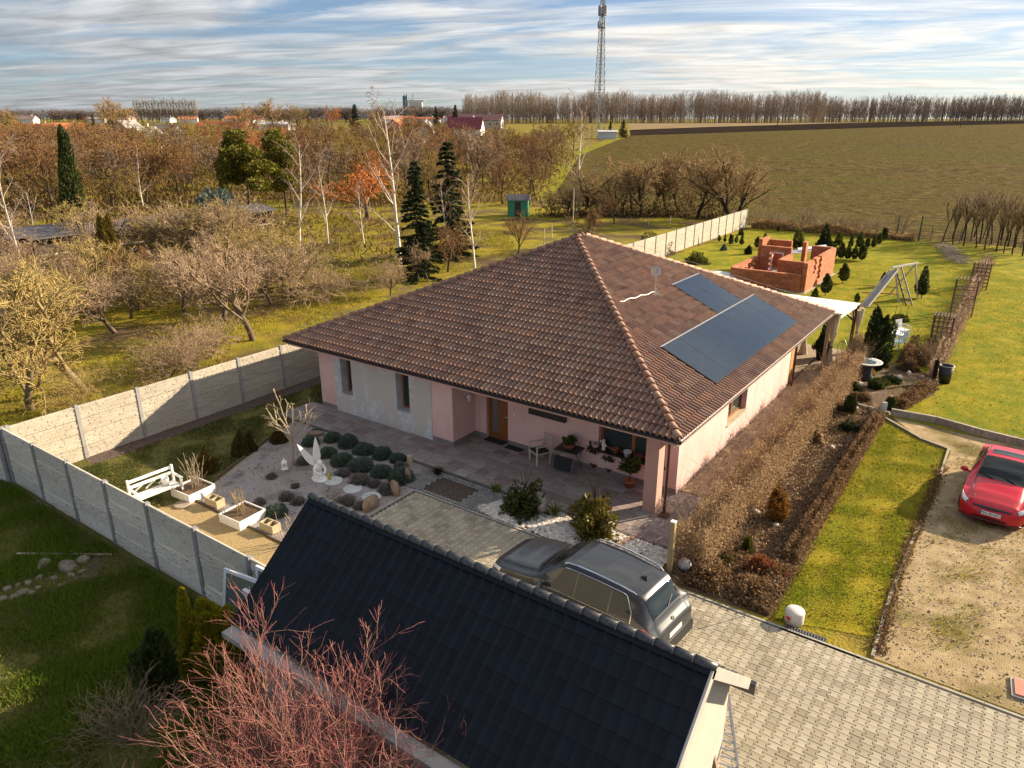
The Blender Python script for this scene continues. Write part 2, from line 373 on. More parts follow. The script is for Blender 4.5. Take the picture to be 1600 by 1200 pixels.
m_soil = mat('bed_soil', (0.045, 0.028, 0.017), 1.0, (0.15, 0.088, 0.046), 9, 1.0, 30, detail=12, c4=(0.20, 0.135, 0.072), scale4=1.3, con4=(0.52, 0.7), bdist=0.06)
sheet('shrub_bed', [(-6.15, 14.95), (-3.25, 15.05), (-3.5, 29.8), (-6.15, 37.6)], 0.010, m_soil)
sheet('rockery_bed', [(-6.3, 30.6), (-3.4, 30.35), (-2.2, 33.8), (-2.5, 36.6), (-5.6, 38.2)], 0.012, m_soil)
m_park = mat('sandy_gravel', (0.25, 0.18, 0.098), 1.0, (0.45, 0.35, 0.20), 2.4, 0.9, 45, detail=13, contrast=(0.32, 0.68), c4=(0.14, 0.115, 0.035), scale4=0.55, con4=(0.50, 0.66), bdist=0.04, spec=0.1)
sheet('gravel_parking', [(-1.1, 15.0), (12, 14.8), (12, 29.4), (-0.3, 29.85), (-3.2, 30.15), (-1.9, 28.3), (-0.98, 27.9)], 0.010, m_park)
m_gg = mat('grey_garden_gravel', (0.17, 0.145, 0.145), 0.95, (0.42, 0.375, 0.37), 55, 0.9, 70, detail=4, contrast=(0.38, 0.62), c4=(0.15, 0.128, 0.123), scale4=1.1, con4=(0.5, 0.68))
sheet('grey_gravel_bed', [(-19.5, 10.55), (-14.4, 10.5), (-14.35, 16.3), (-22.0, 16.35)], 0.012, m_gg)
m_yg = mat('pea_gravel', (0.20, 0.135, 0.055), 0.95, (0.42, 0.31, 0.15), 45, 0.8, 60, detail=4, contrast=(0.36, 0.64))
sheet('pea_gravel', [(-20.3, 7.83), (-10.9, 7.83), (-10.9, 10.4), (-19.6, 10.4)], 0.012, m_yg)
m_mulch = mat('dark_mulch', (0.04, 0.026, 0.02), 1.0, (0.12, 0.085, 0.07), 14, 0.8, 30)
sheet('fence_mulch', [(-25.17, 9.9), (-24.4, 9.9), (-24.4, 34), (-25.34, 34)], 0.013, m_mulch)
sheet('mulch_bed', [(-14.2, 14.95), (-12.55, 14.95), (-12.9, 16.3), (-15.0, 16.3)], 0.015, m_mulch)
m_base = mat('jointing_sand', (0.03, 0.026, 0.02), 1.0, (0.06, 0.052, 0.042), 20)
m_edge = mat('concrete_edging', (0.27, 0.25, 0.22), 0.9, (0.36, 0.34, 0.30), 4, 0.3)

# ------------------------------------------------------------------ driveway of interlocking concrete blocks
driveway = struct('driveway', MB().prism([(-14.3, 10.5), (-10.9, 10.5), (-10.9, 8.2), (-2.7, 8.2), (-2.7, -6), (12, -6), (12, 14.78), (-14.3, 14.78)], -0.05, 0.012).mesh('driveway'), m_base)
m_pav = mat('concrete_paver', (0.3, 0.3, 0.3), 0.9, (0.62, 0.60, 0.56), 1.2, 0.35, 60, contrast=(0.25, 0.7),
            tintc=[(0.36, 0.32, 0.245), (0.42, 0.375, 0.285), (0.39, 0.34, 0.25), (0.44, 0.40, 0.31), (0.27, 0.23, 0.16), (0.41, 0.365, 0.275), (0.37, 0.325, 0.245), (0.31, 0.27, 0.20)], bdist=0.004)
PW, PH, PD = 0.200, 0.175, 0.028
def paver_poly(g=0.0045):
    h = PH/2-g; w = PW/2-g; q = PH/4
    pr = [(w+PD, -h), (w+PD, -q-0.022), (w-PD, -q+0.022), (w-PD, q-0.022), (w+PD, q+0.022), (w+PD, h)]
    return pr + [(-x, -y) for x, y in pr]
pp = paver_poly()
paver_me = MB().prism(pp, 0.0, 0.048, bevel=0.005).mesh('paver'); paver_me.materials.append(m_pav)
cells = []; halves = []
gar = (-10.2, -2.9, 6.3, 10.2)
for i in range(int(26/PW)):
    x = -14.2 + PW*(i+0.5)
    for j in range(int(16/PH)):
        y = 14.72 - PH*(j+0.5+0.5*(i % 2))
        if y < 0.4 or x > 5.2: continue
        if j == 0 and i % 2: halves.append((x, 14.72-PH*0.25))
        if (x < -10.9 and y < 10.5) or (x < -2.8 and y < 8.2): continue
        if gar[0]+.2 < x < gar[1]-.2 and gar[2]+.2 < y < gar[3]-.2: continue
        d = Vector((x, y, -CAMZ)); fwd = d.xy.dot(FW)*math.cos(PITCH) + CAMZ*math.sin(PITCH)
        if fwd < 1: continue
        r = d.xy.dot(RT)/fwd*FPX; uu = (d.xy.dot(FW)*math.sin(PITCH) - CAMZ*math.cos(PITCH))/fwd*FPX
        sx, sy = 800+r, 600-uu
        if not (-60 < sx < 1700 and sy < 1260): continue
        vis = 1120 < sx < 1600 and sy < 1199 and sy > 985
        cells.append((-(sy if vis else 0), x, y))
cells.sort()
b = MB()
for k, (s_, x, y) in enumerate(cells):
    z = 0.012 + rnd.uniform(-0.003, 0.003); a = rnd.uniform(-0.012, 0.012)
    if k < 300:
        o = obj('paver', paver_me, None, driveway, (x, y, z), (rnd.uniform(-.008, .008), rnd.uniform(-.008, .008), a))
    else:
        b.prism(pp, 0.0, 0.048, rnd.random(), Matrix.Translation((x, y, z)) @ Matrix.Rotation(a, 4, 'Z'), bevel=0.005)
hp = [(x_, y_*.47) for x_, y_ in pp]
for x, y in halves: b.prism(hp, 0.0, 0.048, rnd.random(), Matrix.Translation((x, y, 0.012)), bevel=0.005)
setp(obj('paver_field', b, m_pav, driveway), kind='stuff')
eb = MB()
for i in range(13): eb.box(-14.3+i*1.0, -14.3+i*1.0+0.99, 14.79, 14.85, -0.02, 0.055)
obj('edging', eb, m_edge, driveway)
eb = MB()
for i in range(17): eb.box(-3.0+i*0.8, -3.0+i*0.8+0.79, 14.79, 14.845, -0.02, 0.062)
obj('edging', eb, m_edge, driveway)
eb = MB()
for i in range(5): eb.box(-14.37, -14.31, 10.6+i*0.84, 10.6+i*0.84+0.83, -0.02, 0.06)
obj('edging', eb, m_edge, driveway)

# grass-grid blocks beside the terrace
grid = struct('grid_paving', MB().box(-15.0, -11.4, 14.9, 16.32, -0.05, 0.008).mesh('grid_paving'), m_mulch)
m_grid = mat('grid_concrete', (0.20, 0.20, 0.19), 0.95, (0.32, 0.32, 0.30), 6, 0.3)
b = MB()
for i in range(24):
    for j in range(10):
        x = -14.9+i*0.15+(0.075 if j % 2 else 0); y = 14.95+j*0.135
        if y > 16.25 or (-14.2 < x < -12.7 and 15.05 < y < 16.0): continue
        # a ring-shaped cell with an open middle
        o_, i_ = [(0.078*math.cos(t), 0.07*math.sin(t)) for t in np.linspace(0, 2*math.pi, 7)[:-1]], [(0.040*math.cos(t), 0.034*math.sin(t)) for t in np.linspace(0, 2*math.pi, 7)[:-1]]
        vs = [(x+p[0], y+p[1], 0.05) for p in o_]+[(x+p[0], y+p[1], 0.05) for p in i_]+[(x+p[0], y+p[1], 0.0) for p in i_]
        b.add(vs, [(k, (k+1) % 6, 6+(k+1) % 6, 6+k) for k in range(6)]+[(6+k, 6+(k+1) % 6, 12+(k+1) % 6, 12+k) for k in range(6)])
setp(obj('grid_cell', b, m_grid, grid), kind='stuff')

# ------------------------------------------------------------------ terrace of mixed slabs, and the path along the side wall
m_slab = mat('terrace_slab', (0.3, 0.3, 0.3), 0.85, (0.62, 0.6, 0.6), 2.5, 0.4, 40, contrast=(0.25, 0.75),
             tintc=[(0.26, 0.215, 0.195), (0.36, 0.31, 0.28), (0.30, 0.23, 0.205), (0.40, 0.36, 0.335), (0.24, 0.17, 0.155), (0.335, 0.30, 0.285), (0.285, 0.24, 0.225)], bdist=0.004)
terrace = struct('terrace', MB().box(-22.9, -6.15, 16.36, 19.6, -0.06, 0.016).mesh('terrace'), m_base)
SM = {}
def slab_mesh(w, d, mt, key):
    k = (round(w, 2), round(d, 2), key)
    if k not in SM:
        m_ = MB().prism([(-w/2+.005, -d/2+.005), (w/2-.005, -d/2+.005), (w/2-.005, d/2-.005), (-w/2+.005, d/2-.005)], 0, 0.05, bevel=0.006).mesh('slab'); m_.materials.append(mt); SM[k] = m_
    return SM[k]
def lay(parent, x0, x1, y0, y1, rows, lens, mt, z=0.016, key='t', skip=None):
    y = y0; R = random.Random(int(x0*7+y0*3))
    while y < y1-0.05:
        d = min(R.choice(rows), y1-y); x = x0 - R.random()*0.3
        while x < x1-0.02:
            w = R.choice(lens); a, c = max(x, x0), min(x+w, x1); x += w
            if c-a < 0.08: continue
            if skip and skip((a+c)/2, y+d/2): continue
            obj('slab', slab_mesh(c-a, d, mt, key), None, parent, ((a+c)/2, y+d/2, z+R.uniform(-.002, .002)), (0, 0, R.uniform(-.004, .004)))
        y += d
lay(terrace, -22.9, -6.2, 16.38, 17.98, [0.4, 0.3], [0.6, 0.5, 0.4, 0.75], m_slab)
lay(terrace, -15.35, -6.2, 17.98, 19.55, [0.4, 0.3], [0.6, 0.5, 0.4, 0.75], m_slab)
obj('edging', MB().box(-22.95, -6.15, 16.30, 16.36, -0.02, 0.07), mat('dark_edging', (0.10, 0.09, 0.085), 0.9, (0.15, 0.14, 0.13), 5), terrace)
m_path = mat('side_path_slab', (0.3, 0.3, 0.3), 0.9, (0.66, 0.62, 0.58), 2.5, 0.4, 40, contrast=(0.25, 0.75), tintc=[(0.30, 0.23, 0.155), (0.36, 0.28, 0.19), (0.33, 0.25, 0.17), (0.40, 0.32, 0.22), (0.31, 0.23, 0.15)], bdist=0.004)
spath = struct('side_path', MB().box(-7.6, -6.15, 19.6, 38.3, -0.06, 0.012).mesh('side_path'), m_base)
lay(spath, -7.55, -6.2, 19.6, 31.0, [0.4], [0.6, 0.4], m_path, 0.014, 's')
lay(spath, -7.55, -6.2, 31.0, 38.2, [0.6], [0.6, 0.75], m_path, 0.014, 's')
spath2 = struct('covered_terrace', MB().box(-15, -7.62, 31.0, 38.3, -0.06, 0.012).mesh('covered_terrace'), m_base)
lay(spath2, -10.5, -7.62, 31.0, 38.2, [0.6], [0.6, 0.75], m_path, 0.014, 's')
lay(spath2, -15.0, -10.5, 31.0, 38.2, [1.2], [1.2], m_path, 0.014, 's')

# kerbs round the lawn strip, and the low wall above the gravel
def kerb(name, pts, w, h, m, label, cat='kerb'):
    t = thing(name, label, cat, (pts[0][0], pts[0][1], 0))
    for i in range(len(pts)-1):
        a, c = Vector(pts[i]), Vector(pts[i+1]); n = max(1, round((c-a).length/1.0))
        for k in range(n):
            p, q = a+(c-a)*(k/n), a+(c-a)*((k+0.992)/n)
            obj('kerb_stone', MB().bar((*p, h/2-0.02), (*q, h/2-0.02), w, h+.04), m, t, world=True)
    return t
m_kerb = mat('weathered_kerb', (0.22, 0.19, 0.15), 0.95, (0.34, 0.30, 0.24), 6, 0.5, objrand=0.12)
kerb('lawn_kerb', [(-3.4, 29.75), (-1.95, 28.35), (-1.05, 27.95), (-1.02, 25.6)], 0.07, 0.09, m_kerb, 'low stone kerb bending round the far end of the lawn strip')
kerb('lawn_kerb', [(-1.12, 21.6), (-1.18, 17.6), (-1.1, 15.0)], 0.07, 0.06, m_kerb, 'pale stone kerb between lawn strip and sandy gravel near the driveway')
kerb('low_wall', [(-3.3, 30.35), (-1.77, 30.45), (-0.2, 30.05), (3.0, 29.6), (7.5, 29.1)], 0.12, 0.28, m_kerb, 'low concrete retaining wall running behind the red car', 'wall')
kerb('bed_kerb', [(-6.0, 31.0), (-3.35, 30.4)], 0.09, 0.10, m_kerb, 'short row of pale stones between rockery and shrub bed')
kerb('gravel_edging', [(-19.6, 10.47), (-17.1, 10.47), (-14.35, 10.46)], 0.05, 0.05, mat('edging_board', (0.09, 0.06, 0.04), 0.9), 'dark edging board between pea gravel and grey gravel', 'edging')
kerb('lawn_edging', [(-19.62, 10.5), (-22.1, 16.3)], 0.05, 0.06, mat('edging_board', (0.09, 0.06, 0.04), 0.9), 'dark edging strip between yard lawn and grey gravel', 'edging')
# ------------------------------------------------------------------ the house
HX0, HX1, HY0, HY1, HE, HA = -23.11, -6.72, 17.13, 34.08, 2.88, 6.53     # eaves rectangle, eave height, ridge height
WX0, WX1 = -22.25, -7.52
PX = (HX0+HX1)/2; HALF = (HX1-HX0)/2; SLP = (HA-HE)/HALF
RY0, RY1 = HY0+HALF, HY1-HALF
house = thing('house', 'pink single-storey house with brown tiled hip roof and unpainted grey plaster patch', 'house', (PX, 26, 0))
m_pink = mat('pink_render', (0.64, 0.425, 0.40), 0.9, (0.69, 0.475, 0.45), 1.2, 0.15, 90, bdist=0.003, c4=(0.55, 0.36, 0.325), scale4=1.1, con4=(0.5, 0.75), stretch4=(1, 1, .4))
m_plinth = mat('plinth_render', (0.17, 0.145, 0.145), 0.9, (0.22, 0.19, 0.185), 3, 0.3, 80, bdist=0.004)
m_plaster = mat('raw_plaster', (0.40, 0.42, 0.43), 0.95, (0.58, 0.60, 0.61), 4.5, 0.8, 14, detail=14, contrast=(0.36, 0.64), c4=(0.47, 0.46, 0.43), scale4=0.9, con4=(0.5, 0.56), stretch4=(1, 1, .35), bdist=0.008)
m_wood = mat('brown_window_wood', (0.20, 0.075, 0.022), 0.45, (0.27, 0.11, 0.035), 3, stretch=(8, 8, 1))
m_door = mat('door_wood', (0.17, 0.06, 0.016), 0.45, (0.25, 0.095, 0.027), 2, stretch=(10, 10, 1))
m_pane = glass('window_glass', (0.025, 0.04, 0.042))
m_frost = glass('frosted_glass', (0.10, 0.13, 0.15), 0.35)
m_metal = mat('dark_gutter', (0.035, 0.026, 0.024), 0.4, spec=0.6)
m_white = mat('white_plastic', (0.75, 0.75, 0.73), 0.5)
def H(name, b, m, p=None): return obj(name, b, m, p or house, world=(p is None))
# walls: front wing, recessed porch wall, right wall, back and left; openings left free
def wall_x(b, y0, y1, x0, x1, z0, z1, holes):
    "wall along X between y0..y1 with holes (xa, xb, za, zb)"
    xs = sorted({x0, x1, *[h[0] for h in holes], *[h[1] for h in holes]})
    for a, c in zip(xs, xs[1:]):
        hs = [h for h in holes if h[0] <= a+1e-6 and h[1] >= c-1e-6]
        if not hs: b.box(a, c, y0, y1, z0, z1)
        for h in hs: b.box(a, c, y0, y1, z0, h[2]); b.box(a, c, y0, y1, h[3], z1)
def wall_y(b, x0, x1, y0, y1, z0, z1, holes):
    ys = sorted({y0, y1, *[h[0] for h in holes], *[h[1] for h in holes]})
    for a, c in zip(ys, ys[1:]):
        hs = [h for h in holes if h[0] <= a+1e-6 and h[1] >= c-1e-6]
        if not hs: b.box(x0, x1, a, c, z0, z1)
        for h in hs: b.box(x0, x1, a, c, z0, h[2]); b.box(x0, x1, a, c, h[3], z1)
ZT = 2.70
WIN1 = (-21.0, -20.38, 0.86, 2.45); WIN2 = (-18.05, -17.37, 0.84, 2.45)
WINF = (-10.28, -7.95, 0.86, 2.2); DOOR = (-14.86, -13.9, 0.03, 2.15); WINR = (23.45, 25.45, 0.90, 2.2)
b = MB(); wall_x(b, 17.98, 18.42, WX0, -15.37, 0.0, ZT, [WIN1, WIN2]); H('wall', b, m_pink)
b = MB(); wall_x(b, 19.24, 19.66, -15.369, WX1, 0.0, ZT, [WINF, DOOR]); H('wall', b, m_pink)
b = MB(); b.box(-15.80, -15.371, 18.421, 19.65, 0.0, ZT); H('wall', b, m_pink)
b = MB(); wall_y(b, WX1-0.44, WX1, 19.661, 31.0, 0.0, ZT, [WINR]); H('wall', b, m_pink)
b = MB(); b.box(WX0, WX0+0.44, 18.421, 33.3, 0, ZT); H('wall', b, m_pink)
b = MB(); b.box(WX0+0.441, -11.5, 32.86, 33.3, 0, ZT); b.box(-11.499, WX1-0.441, 30.6, 31.0, 0, ZT); b.box(-11.9, -11.5, 31.001, 32.859, 0, ZT); H('wall', b, m_pink)
# grey unpainted plaster area on the front wing, with reveals of its own
b = MB(); wall_x(b, 17.955, 17.979, -21.35, -16.33, -0.02, 2.55, [WIN1, WIN2]); H('plaster_patch', b, m_plaster)
for w in (WIN1, WIN2):
    win = H('window', MB().box(w[0]+.002, w[1]-.002, 18.30, 18.37, w[2]+.002, w[2]+.09), m_wood)
    b = MB(); b.box(w[0]+.002, w[0]+.08, 18.30, 18.37, w[2]+.091, w[3]-.09); b.box(w[1]-.08, w[1]-.002, 18.30, 18.37, w[2]+.091, w[3]-.09); b.box(w[0]+.002, w[1]-.002, 18.30, 18.37, w[3]-.089, w[3]-.002)
    obj('frame', b, m_wood, win); obj('pane', MB().box(w[0]+.081, w[1]-.081, 18.325, 18.345, w[2]+.091, w[3]-.091), m_pane, win)
    rb = MB().box(w[0]-.0, w[0]+.012, 17.957, 18.295, w[2]+.012, w[3]); rb.box(w[1]-.012, w[1], 17.957, 18.295, w[2]+.012, w[3]); rb.box(w[0], w[1], 17.94, 18.295, w[2]-.01, w[2]+.011)
    obj('reveal', rb, m_plaster, win)
# plinth strips
b = MB(); b.box(WX0-.012, -21.36, 17.965, 17.978, 0.0, 0.24); H('plinth', b, m_plinth)
b = MB(); b.box(-16.32, -15.358, 17.965, 17.978, 0.0, 0.24); b.box(-15.369, -15.355, 17.979, 19.225, 0, 0.24); H('plinth', b, m_plinth)
b = MB(); b.box(-15.354, -14.87, 19.225, 19.239, 0, 0.24); b.box(-13.89, WX1+.013, 19.225, 19.239, 0, 0.24); H('plinth', b, m_plinth)
b = MB(); b.box(WX1+.001, WX1+.013, 19.24, 31.0, 0.0, 0.13); H('plinth', b, mat('side_plinth', (0.30, 0.22, 0.18), 0.9, (0.36, 0.27, 0.22), 3))
# entrance door
d = H('door', MB().box(DOOR[0]+.09, DOOR[1]-.05, 19.40, 19.45, 0.05, 2.10), m_door)
b = MB(); b.box(DOOR[0]+.002, DOOR[0]+.089, 19.38, 19.47, 0.032, 2.148); b.box(DOOR[1]-.049, DOOR[1]-.002, 19.38, 19.47, 0.032, 2.148); obj('frame', b, m_door, d)
obj('pane', MB().box(DOOR[0]+.20, DOOR[0]+.40, 19.388, 19.396, 0.35, 2.0), m_frost, d)
for i in range(4): obj('board', MB().box(DOOR[0]+.44+i*.115, DOOR[0]+.44+i*.115+.108, 19.388, 19.397, 0.07, 2.08), m_door, d)
obj('handle', MB().tube((DOOR[1]-.1, 19.36, 1.02), (DOOR[1]-.22, 19.36, 1.02), 0.011).tube((DOOR[1]-.1, 19.36, 1.02), (DOOR[1]-.1, 19.399, 1.02), 0.011), mat('brushed_steel', (0.6, 0.6, 0.6), 0.3, metal=1.0), d)
# front window with two panes behind the terrace plants, right-hand window
def big_window(w, axis):
    def bx(b, a, c, dep0, dep1, z0, z1):
        if axis == 'x': b.box(a, c, 19.24+dep0, 19.24+dep1, z0, z1)
        else: b.box(WX1-dep1, WX1-dep0, a, c, z0, z1)
        return b
    a, c, z0, z1 = w; mid = (a+c)/2 if axis == 'x' else a+(c-a)*0.45
    win = H('window', bx(MB(), a+.002, c-.002, .18, .25, z0+.002, z0+.10), m_wood)
    b = MB()
    for p, q in ((a+.002, a+.09), (mid-.06, mid+.06), (c-.09, c-.002)): bx(b, p, q, .18, .25, z0+.101, z1-.1)
    bx(b, a+.002, c-.002, .18, .25, z1-.099, z1-.002); obj('frame', b, m_wood, win)
    obj('pane', bx(MB(), a+.091, mid-.061, .205, .225, z0+.101, z1-.1), m_pane, win)
    obj('pane', bx(MB(), mid+.061, c-.091, .205, .225, z0+.101, z1-.1), m_pane, win)
    return win, bx
win, bx = big_window(WINF, 'x'); obj('sill', bx(MB(), WINF[0]-.12, WINF[1]+.05, -.14, .179, .84, .885), mat('dark_sill', (0.03, 0.022, 0.02), 0.4), win)
win, bx = big_window(WINR, 'y'); obj('sill', bx(MB(), WINR[0]-.03, WINR[1]+.03, -.06, .179, .87, .905), mat('beige_sill', (0.42, 0.33, 0.22), 0.7, (0.5, 0.4, 0.28), 3), win)
# black slot panel under the eave, lit doorbell, wall sockets
H('heater_bar', MB().box(-12.95, -11.5, 19.12, 19.239, 1.52, 1.72), mat('black_metal', (0.012, 0.012, 0.013), 0.4))
H('doorbell', MB().box(-13.66, -13.58, 19.215, 19.239, 1.22, 1.32), m_white)
# corner pillar and downpipe
H('pillar', MB().box(-7.95, -7.54, 17.80, 18.20, 0.0, ZT), mat('pillar_render', (0.47, 0.27, 0.22), 0.9, (0.52, 0.31, 0.26), 2, 0.2, 60, bdist=0.004))
m_pipe = mat('brown_pipe', (0.07, 0.025, 0.02), 0.35, coat=0.3)
b = MB(); b.path([(-7.33, 17.98, 0.1), (-7.33, 17.98, 2.45), (-7.05, 17.6, 2.72), (-6.86, 17.35, 2.78)], 0.045, 10); b.box(-7.4, -7.15, 17.72, 18.05, 0.02, 0.10); H('downpipe', b, m_pipe)
H('downpipe', MB().path([(-7.42, 31.35, 0.0), (-7.42, 31.35, 2.5), (-6.9, 31.35, 2.75)], 0.05, 10), m_pipe)
H('post', MB().box(-7.75, -7.55, 31.02, 31.22, 0.0, ZT), mat('orange_timber', (0.42, 0.20, 0.05), 0.6, (0.5, 0.26, 0.08), 3, stretch=(6, 6, .6)))
H('timber_panel', MB().box(-7.72, -7.66, 31.23, 32.1, 0.0, ZT), mat('orange_timber', (0.42, 0.20, 0.05), 0.6))
m_taupe = mat('taupe_render', (0.30, 0.20, 0.16), 0.9, (0.35, 0.24, 0.19), 3)
H('pillar', MB().box(-8.55, -8.15, 33.3, 33.7, 0, ZT), m_taupe)
# soffit box with fascia, gutters
m_soff = mat('pink_soffit', (0.52, 0.34, 0.30), 0.8)
b = MB(); b.box(HX0+.07, HX1-.07, HY0+.07, HY1-.07, ZT+.002, ZT+.05); H('soffit', b, m_soff)
b = MB(); b.box(HX0+.06, HX1-.06, HY0+.06, HY0+.09, ZT-.02, ZT+.17); b.box(HX1-.09, HX1-.06, HY0+.091, HY1-.06, ZT-.02, ZT+.17)
b.box(HX0+.06, HX0+.09, HY0+.091, HY1-.06, ZT-.02, ZT+.17); b.box(HX0+.091, HX1-.091, HY1-.09, HY1-.06, ZT-.02, ZT+.17); H('fascia', b, m_soff)
def gutter(p, q, side):
    b = MB(); vs = []; fs = []; n = 8
    for e in (Vector(p), Vector(q)):
        for rr in (0.080, 0.070):
            for k in range(n+1):
                t = math.pi*k/n; vs.append(e + Vector(side)*(math.cos(t)*rr) + Vector((0, 0, -math.sin(t)*rr)))
    m_ = n+1
    for k in range(n): fs += [(k, k+1, 2*m_+k+1, 2*m_+k), (m_+k+1, m_+k, 3*m_+k, 3*m_+k+1)]
    fs += [(0, 2*m_, 3*m_, m_), (m_-1, 2*m_-1, 4*m_-1, 3*m_-1)]
    b.add(vs, fs); return b
gz = HE-0.02
H('gutter', gutter((HX0-.06, HY0-.03, gz), (HX1+.06, HY0-.03, gz), (0, 1, 0)), m_metal)
H('gutter', gutter((HX1+.03, HY0-.05, gz), (HX1+.03, HY1+.05, gz), (1, 0, 0)), mat('sunlit_gutter', (0.50, 0.42, 0.40), 0.3, metal=0.5))  # right gutter coloured paler to paint the sunlight along this eave
H('gutter', gutter((HX0-.03, HY0-.05, gz), (HX0-.03, HY1+.05, gz), (1, 0, 0)), m_metal)
# roof: deck, interlocking tiles, hip and ridge caps
c4 = [(HX0, HY0, HE), (HX1, HY0, HE), (HX1, HY1, HE), (HX0, HY1, HE), (PX, RY0, HA), (PX, RY1, HA)]
m_deck = mat('roof_underlay', (0.035, 0.02, 0.015), 0.95)
roof = H('roof', MB().add(c4, [(0, 1, 4), (1, 2, 5, 4), (2, 3, 5), (3, 0, 4, 5)]), m_deck)
m_tile = mat('roof_tile', (0.2, 0.1, 0.07), 0.62, (0.55, 0.52, 0.5), 5, 0.25, 40, contrast=(0.22, 0.7), spec=0.4,
             tintc=[(0.20, 0.10, 0.068), (0.27, 0.145, 0.095), (0.145, 0.075, 0.056), (0.26, 0.165, 0.118), (0.29, 0.15, 0.092), (0.17, 0.098, 0.075), (0.25, 0.13, 0.083), (0.215, 0.135, 0.10)], bdist=0.004)
TWD, TLN, TEX = 0.360, 0.430, 0.352
def tile_mesh_data():
    "one tile in its own frame: x across, y up the slope, z off the slope"
    prof = [(-.150, .008), (-.128, .006), (-.112, .030), (-.088, .076), (-.055, .084), (-.026, .048), (-.008, .008), (.02, .006), (.036, .030), (.060, .076), (.093, .084), (.122, .048), (.140, .008), (.153, .006)]
    prof = [(x*1.2, z*1.12) for x, z in prof]
    # two rolls per tile, the lower end lifted over the row below
    vs = [(x, 0.0, z+.055) for x, z in prof] + [(x, TLN, z+.002) for x, z in prof] + [(x, 0.0, z+.0549) for x, z in prof] + [(x, 0.0, z+.008) for x, z in prof]
    n = len(prof); fs = [(k, k+1, n+k+1, n+k) for k in range(n-1)] + [(3*n+k, 3*n+k+1, 2*n+k+1, 2*n+k) for k in range(n-1)]      # the end face has its own edge, so the shading breaks there
    return vs, fs
tvs, tfs = tile_mesh_data()
def face_frame(o, ax, run):
    "matrix for a slope: o = eave origin, ax = along the eave, run = horizontal direction up the slope"
    ax = Vector(ax); up = (Vector((*run, SLP))).normalized(); nz = ax.cross(up)
    return Matrix(((ax.x, up.x, nz.x, o[0]), (ax.y, up.y, nz.y, o[1]), (ax.z, up.z, nz.z, o[2]), (0, 0, 0, 1)))
CS = math.sqrt(1+SLP*SLP)
faces = {'front': (face_frame((HX0, HY0, HE), (1, 0, 0), (0, 1)), HX1-HX0, HALF*CS, 0.0),
         'right': (face_frame((HX1, HY0, HE), (0, 1, 0), (-1, 0)), HY1-HY0, HALF*CS, RY1-RY0),
         'left': (face_frame((HX0, HY1, HE), (0, -1, 0), (1, 0)), HY1-HY0, HALF*CS, RY1-RY0),
         'back': (face_frame((HX1, HY1, HE), (-1, 0, 0), (0, -1)), HX1-HX0, HALF*CS, 0.0)}
tile_me = MB().add(tvs, tfs).mesh('roof_tile', True); tile_me.materials.append(m_tile)
import bmesh
n_single = 0
for fn, (M, wd, ln, top) in faces.items():
    b = MB(); R = random.Random(hash(fn) % 1000 if False else len(fn)*7); singles = []
    nr = int(ln/TEX)+1; nc = int(wd/TWD)+2
    for r in range(nr):
        y = r*TEX-0.05
        lo = (y+.05)/ln*(wd-top)/2; hi = wd-lo
        lo2 = (y+TLN)/ln*(wd-top)/2; hi2 = wd-lo2
        for c in range(nc):
            x = c*TWD + 0.1
            if x+.19 < lo or x-.19 > hi: continue
            T = M @ Matrix.Translation((x, y, 0))
            whole = x-.18 > lo2+.06 and x+.18 < hi2-.06
            if whole and ((fn == 'front' and x > 8.1 and r < 14) or (fn == 'right' and x < 3.2 and r < 9)) and n_single < 299:
                n_single += 1
                o = obj('roof_tile', tile_me, None, roof); o.matrix_local = T @ Matrix.Rotation(R.uniform(-.012, .012), 4, 'Z')
            else:
                b.add([T @ Vector(v) + Vector((0, 0, R.uniform(0, .004))) for v in tvs] if fn in ('front', 'right') else [T @ Vector(v) for v in tvs], tfs, R.random())
    me = b.mesh('tile_field', True)
    bm = bmesh.new(); bm.from_mesh(me)
    # trim along the hips
    if fn in ('front', 'back'):
        yy = HY0 if fn == 'front' else HY1; s = 1 if fn == 'front' else -1
        pl = [((HX0, yy, 0), (-1, s*1, 0)), ((HX1, yy, 0), (1, s*1, 0))]
    else:
        xx = HX1 if fn == 'right' else HX0; s = -1 if fn == 'right' else 1
        pl = [((xx, HY0, 0), (s*1, -1, 0)), ((xx, HY1, 0), (s*1, 1, 0))]
    for co, no in pl: bmesh.ops.bisect_plane(bm, geom=bm.verts[:]+bm.edges[:]+bm.faces[:], plane_co=co, plane_no=no, clear_outer=True)
    if top: bmesh.ops.bisect_plane(bm, geom=bm.verts[:]+bm.edges[:]+bm.faces[:], plane_co=(PX, 0, 0), plane_no=(-1 if fn == 'right' else 1, 0, 0), clear_outer=True)
    bm.to_mesh(me); bm.free()
    setp(obj('tile_field', me, m_tile, roof), kind='stuff')
m_cap = mat('ridge_cap_tile', (0.32, 0.15, 0.085), 0.65, (0.6, 0.55, 0.5), 4, 0.3, 30, contrast=(0.2, 0.7), tintc=[(0.29, 0.135, 0.08), (0.36, 0.19, 0.115), (0.27, 0.14, 0.09), (0.39, 0.23, 0.15), (0.31, 0.15, 0.085)], bdist=0.004)
vs, fs = [], []
n = 8
for y, r, lift in ((0, .135, .05), (.40, .105, .02)):
    for rr in (r, r-.022):
        for k in range(n+1): t = math.pi*k/n; vs.append((rr*math.cos(t), y, rr*.82*math.sin(t)+lift-.02))
m1 = n+1
for k in range(n): fs += [(k+1, k, 2*m1+k, 2*m1+k+1), (m1+k, m1+k+1, 3*m1+k+1, 3*m1+k), (k, k+1, m1+k+1, m1+k)]
cap_me = MB().add(vs, fs).mesh('ridge_cap', True); cap_me.materials.append(m_cap)
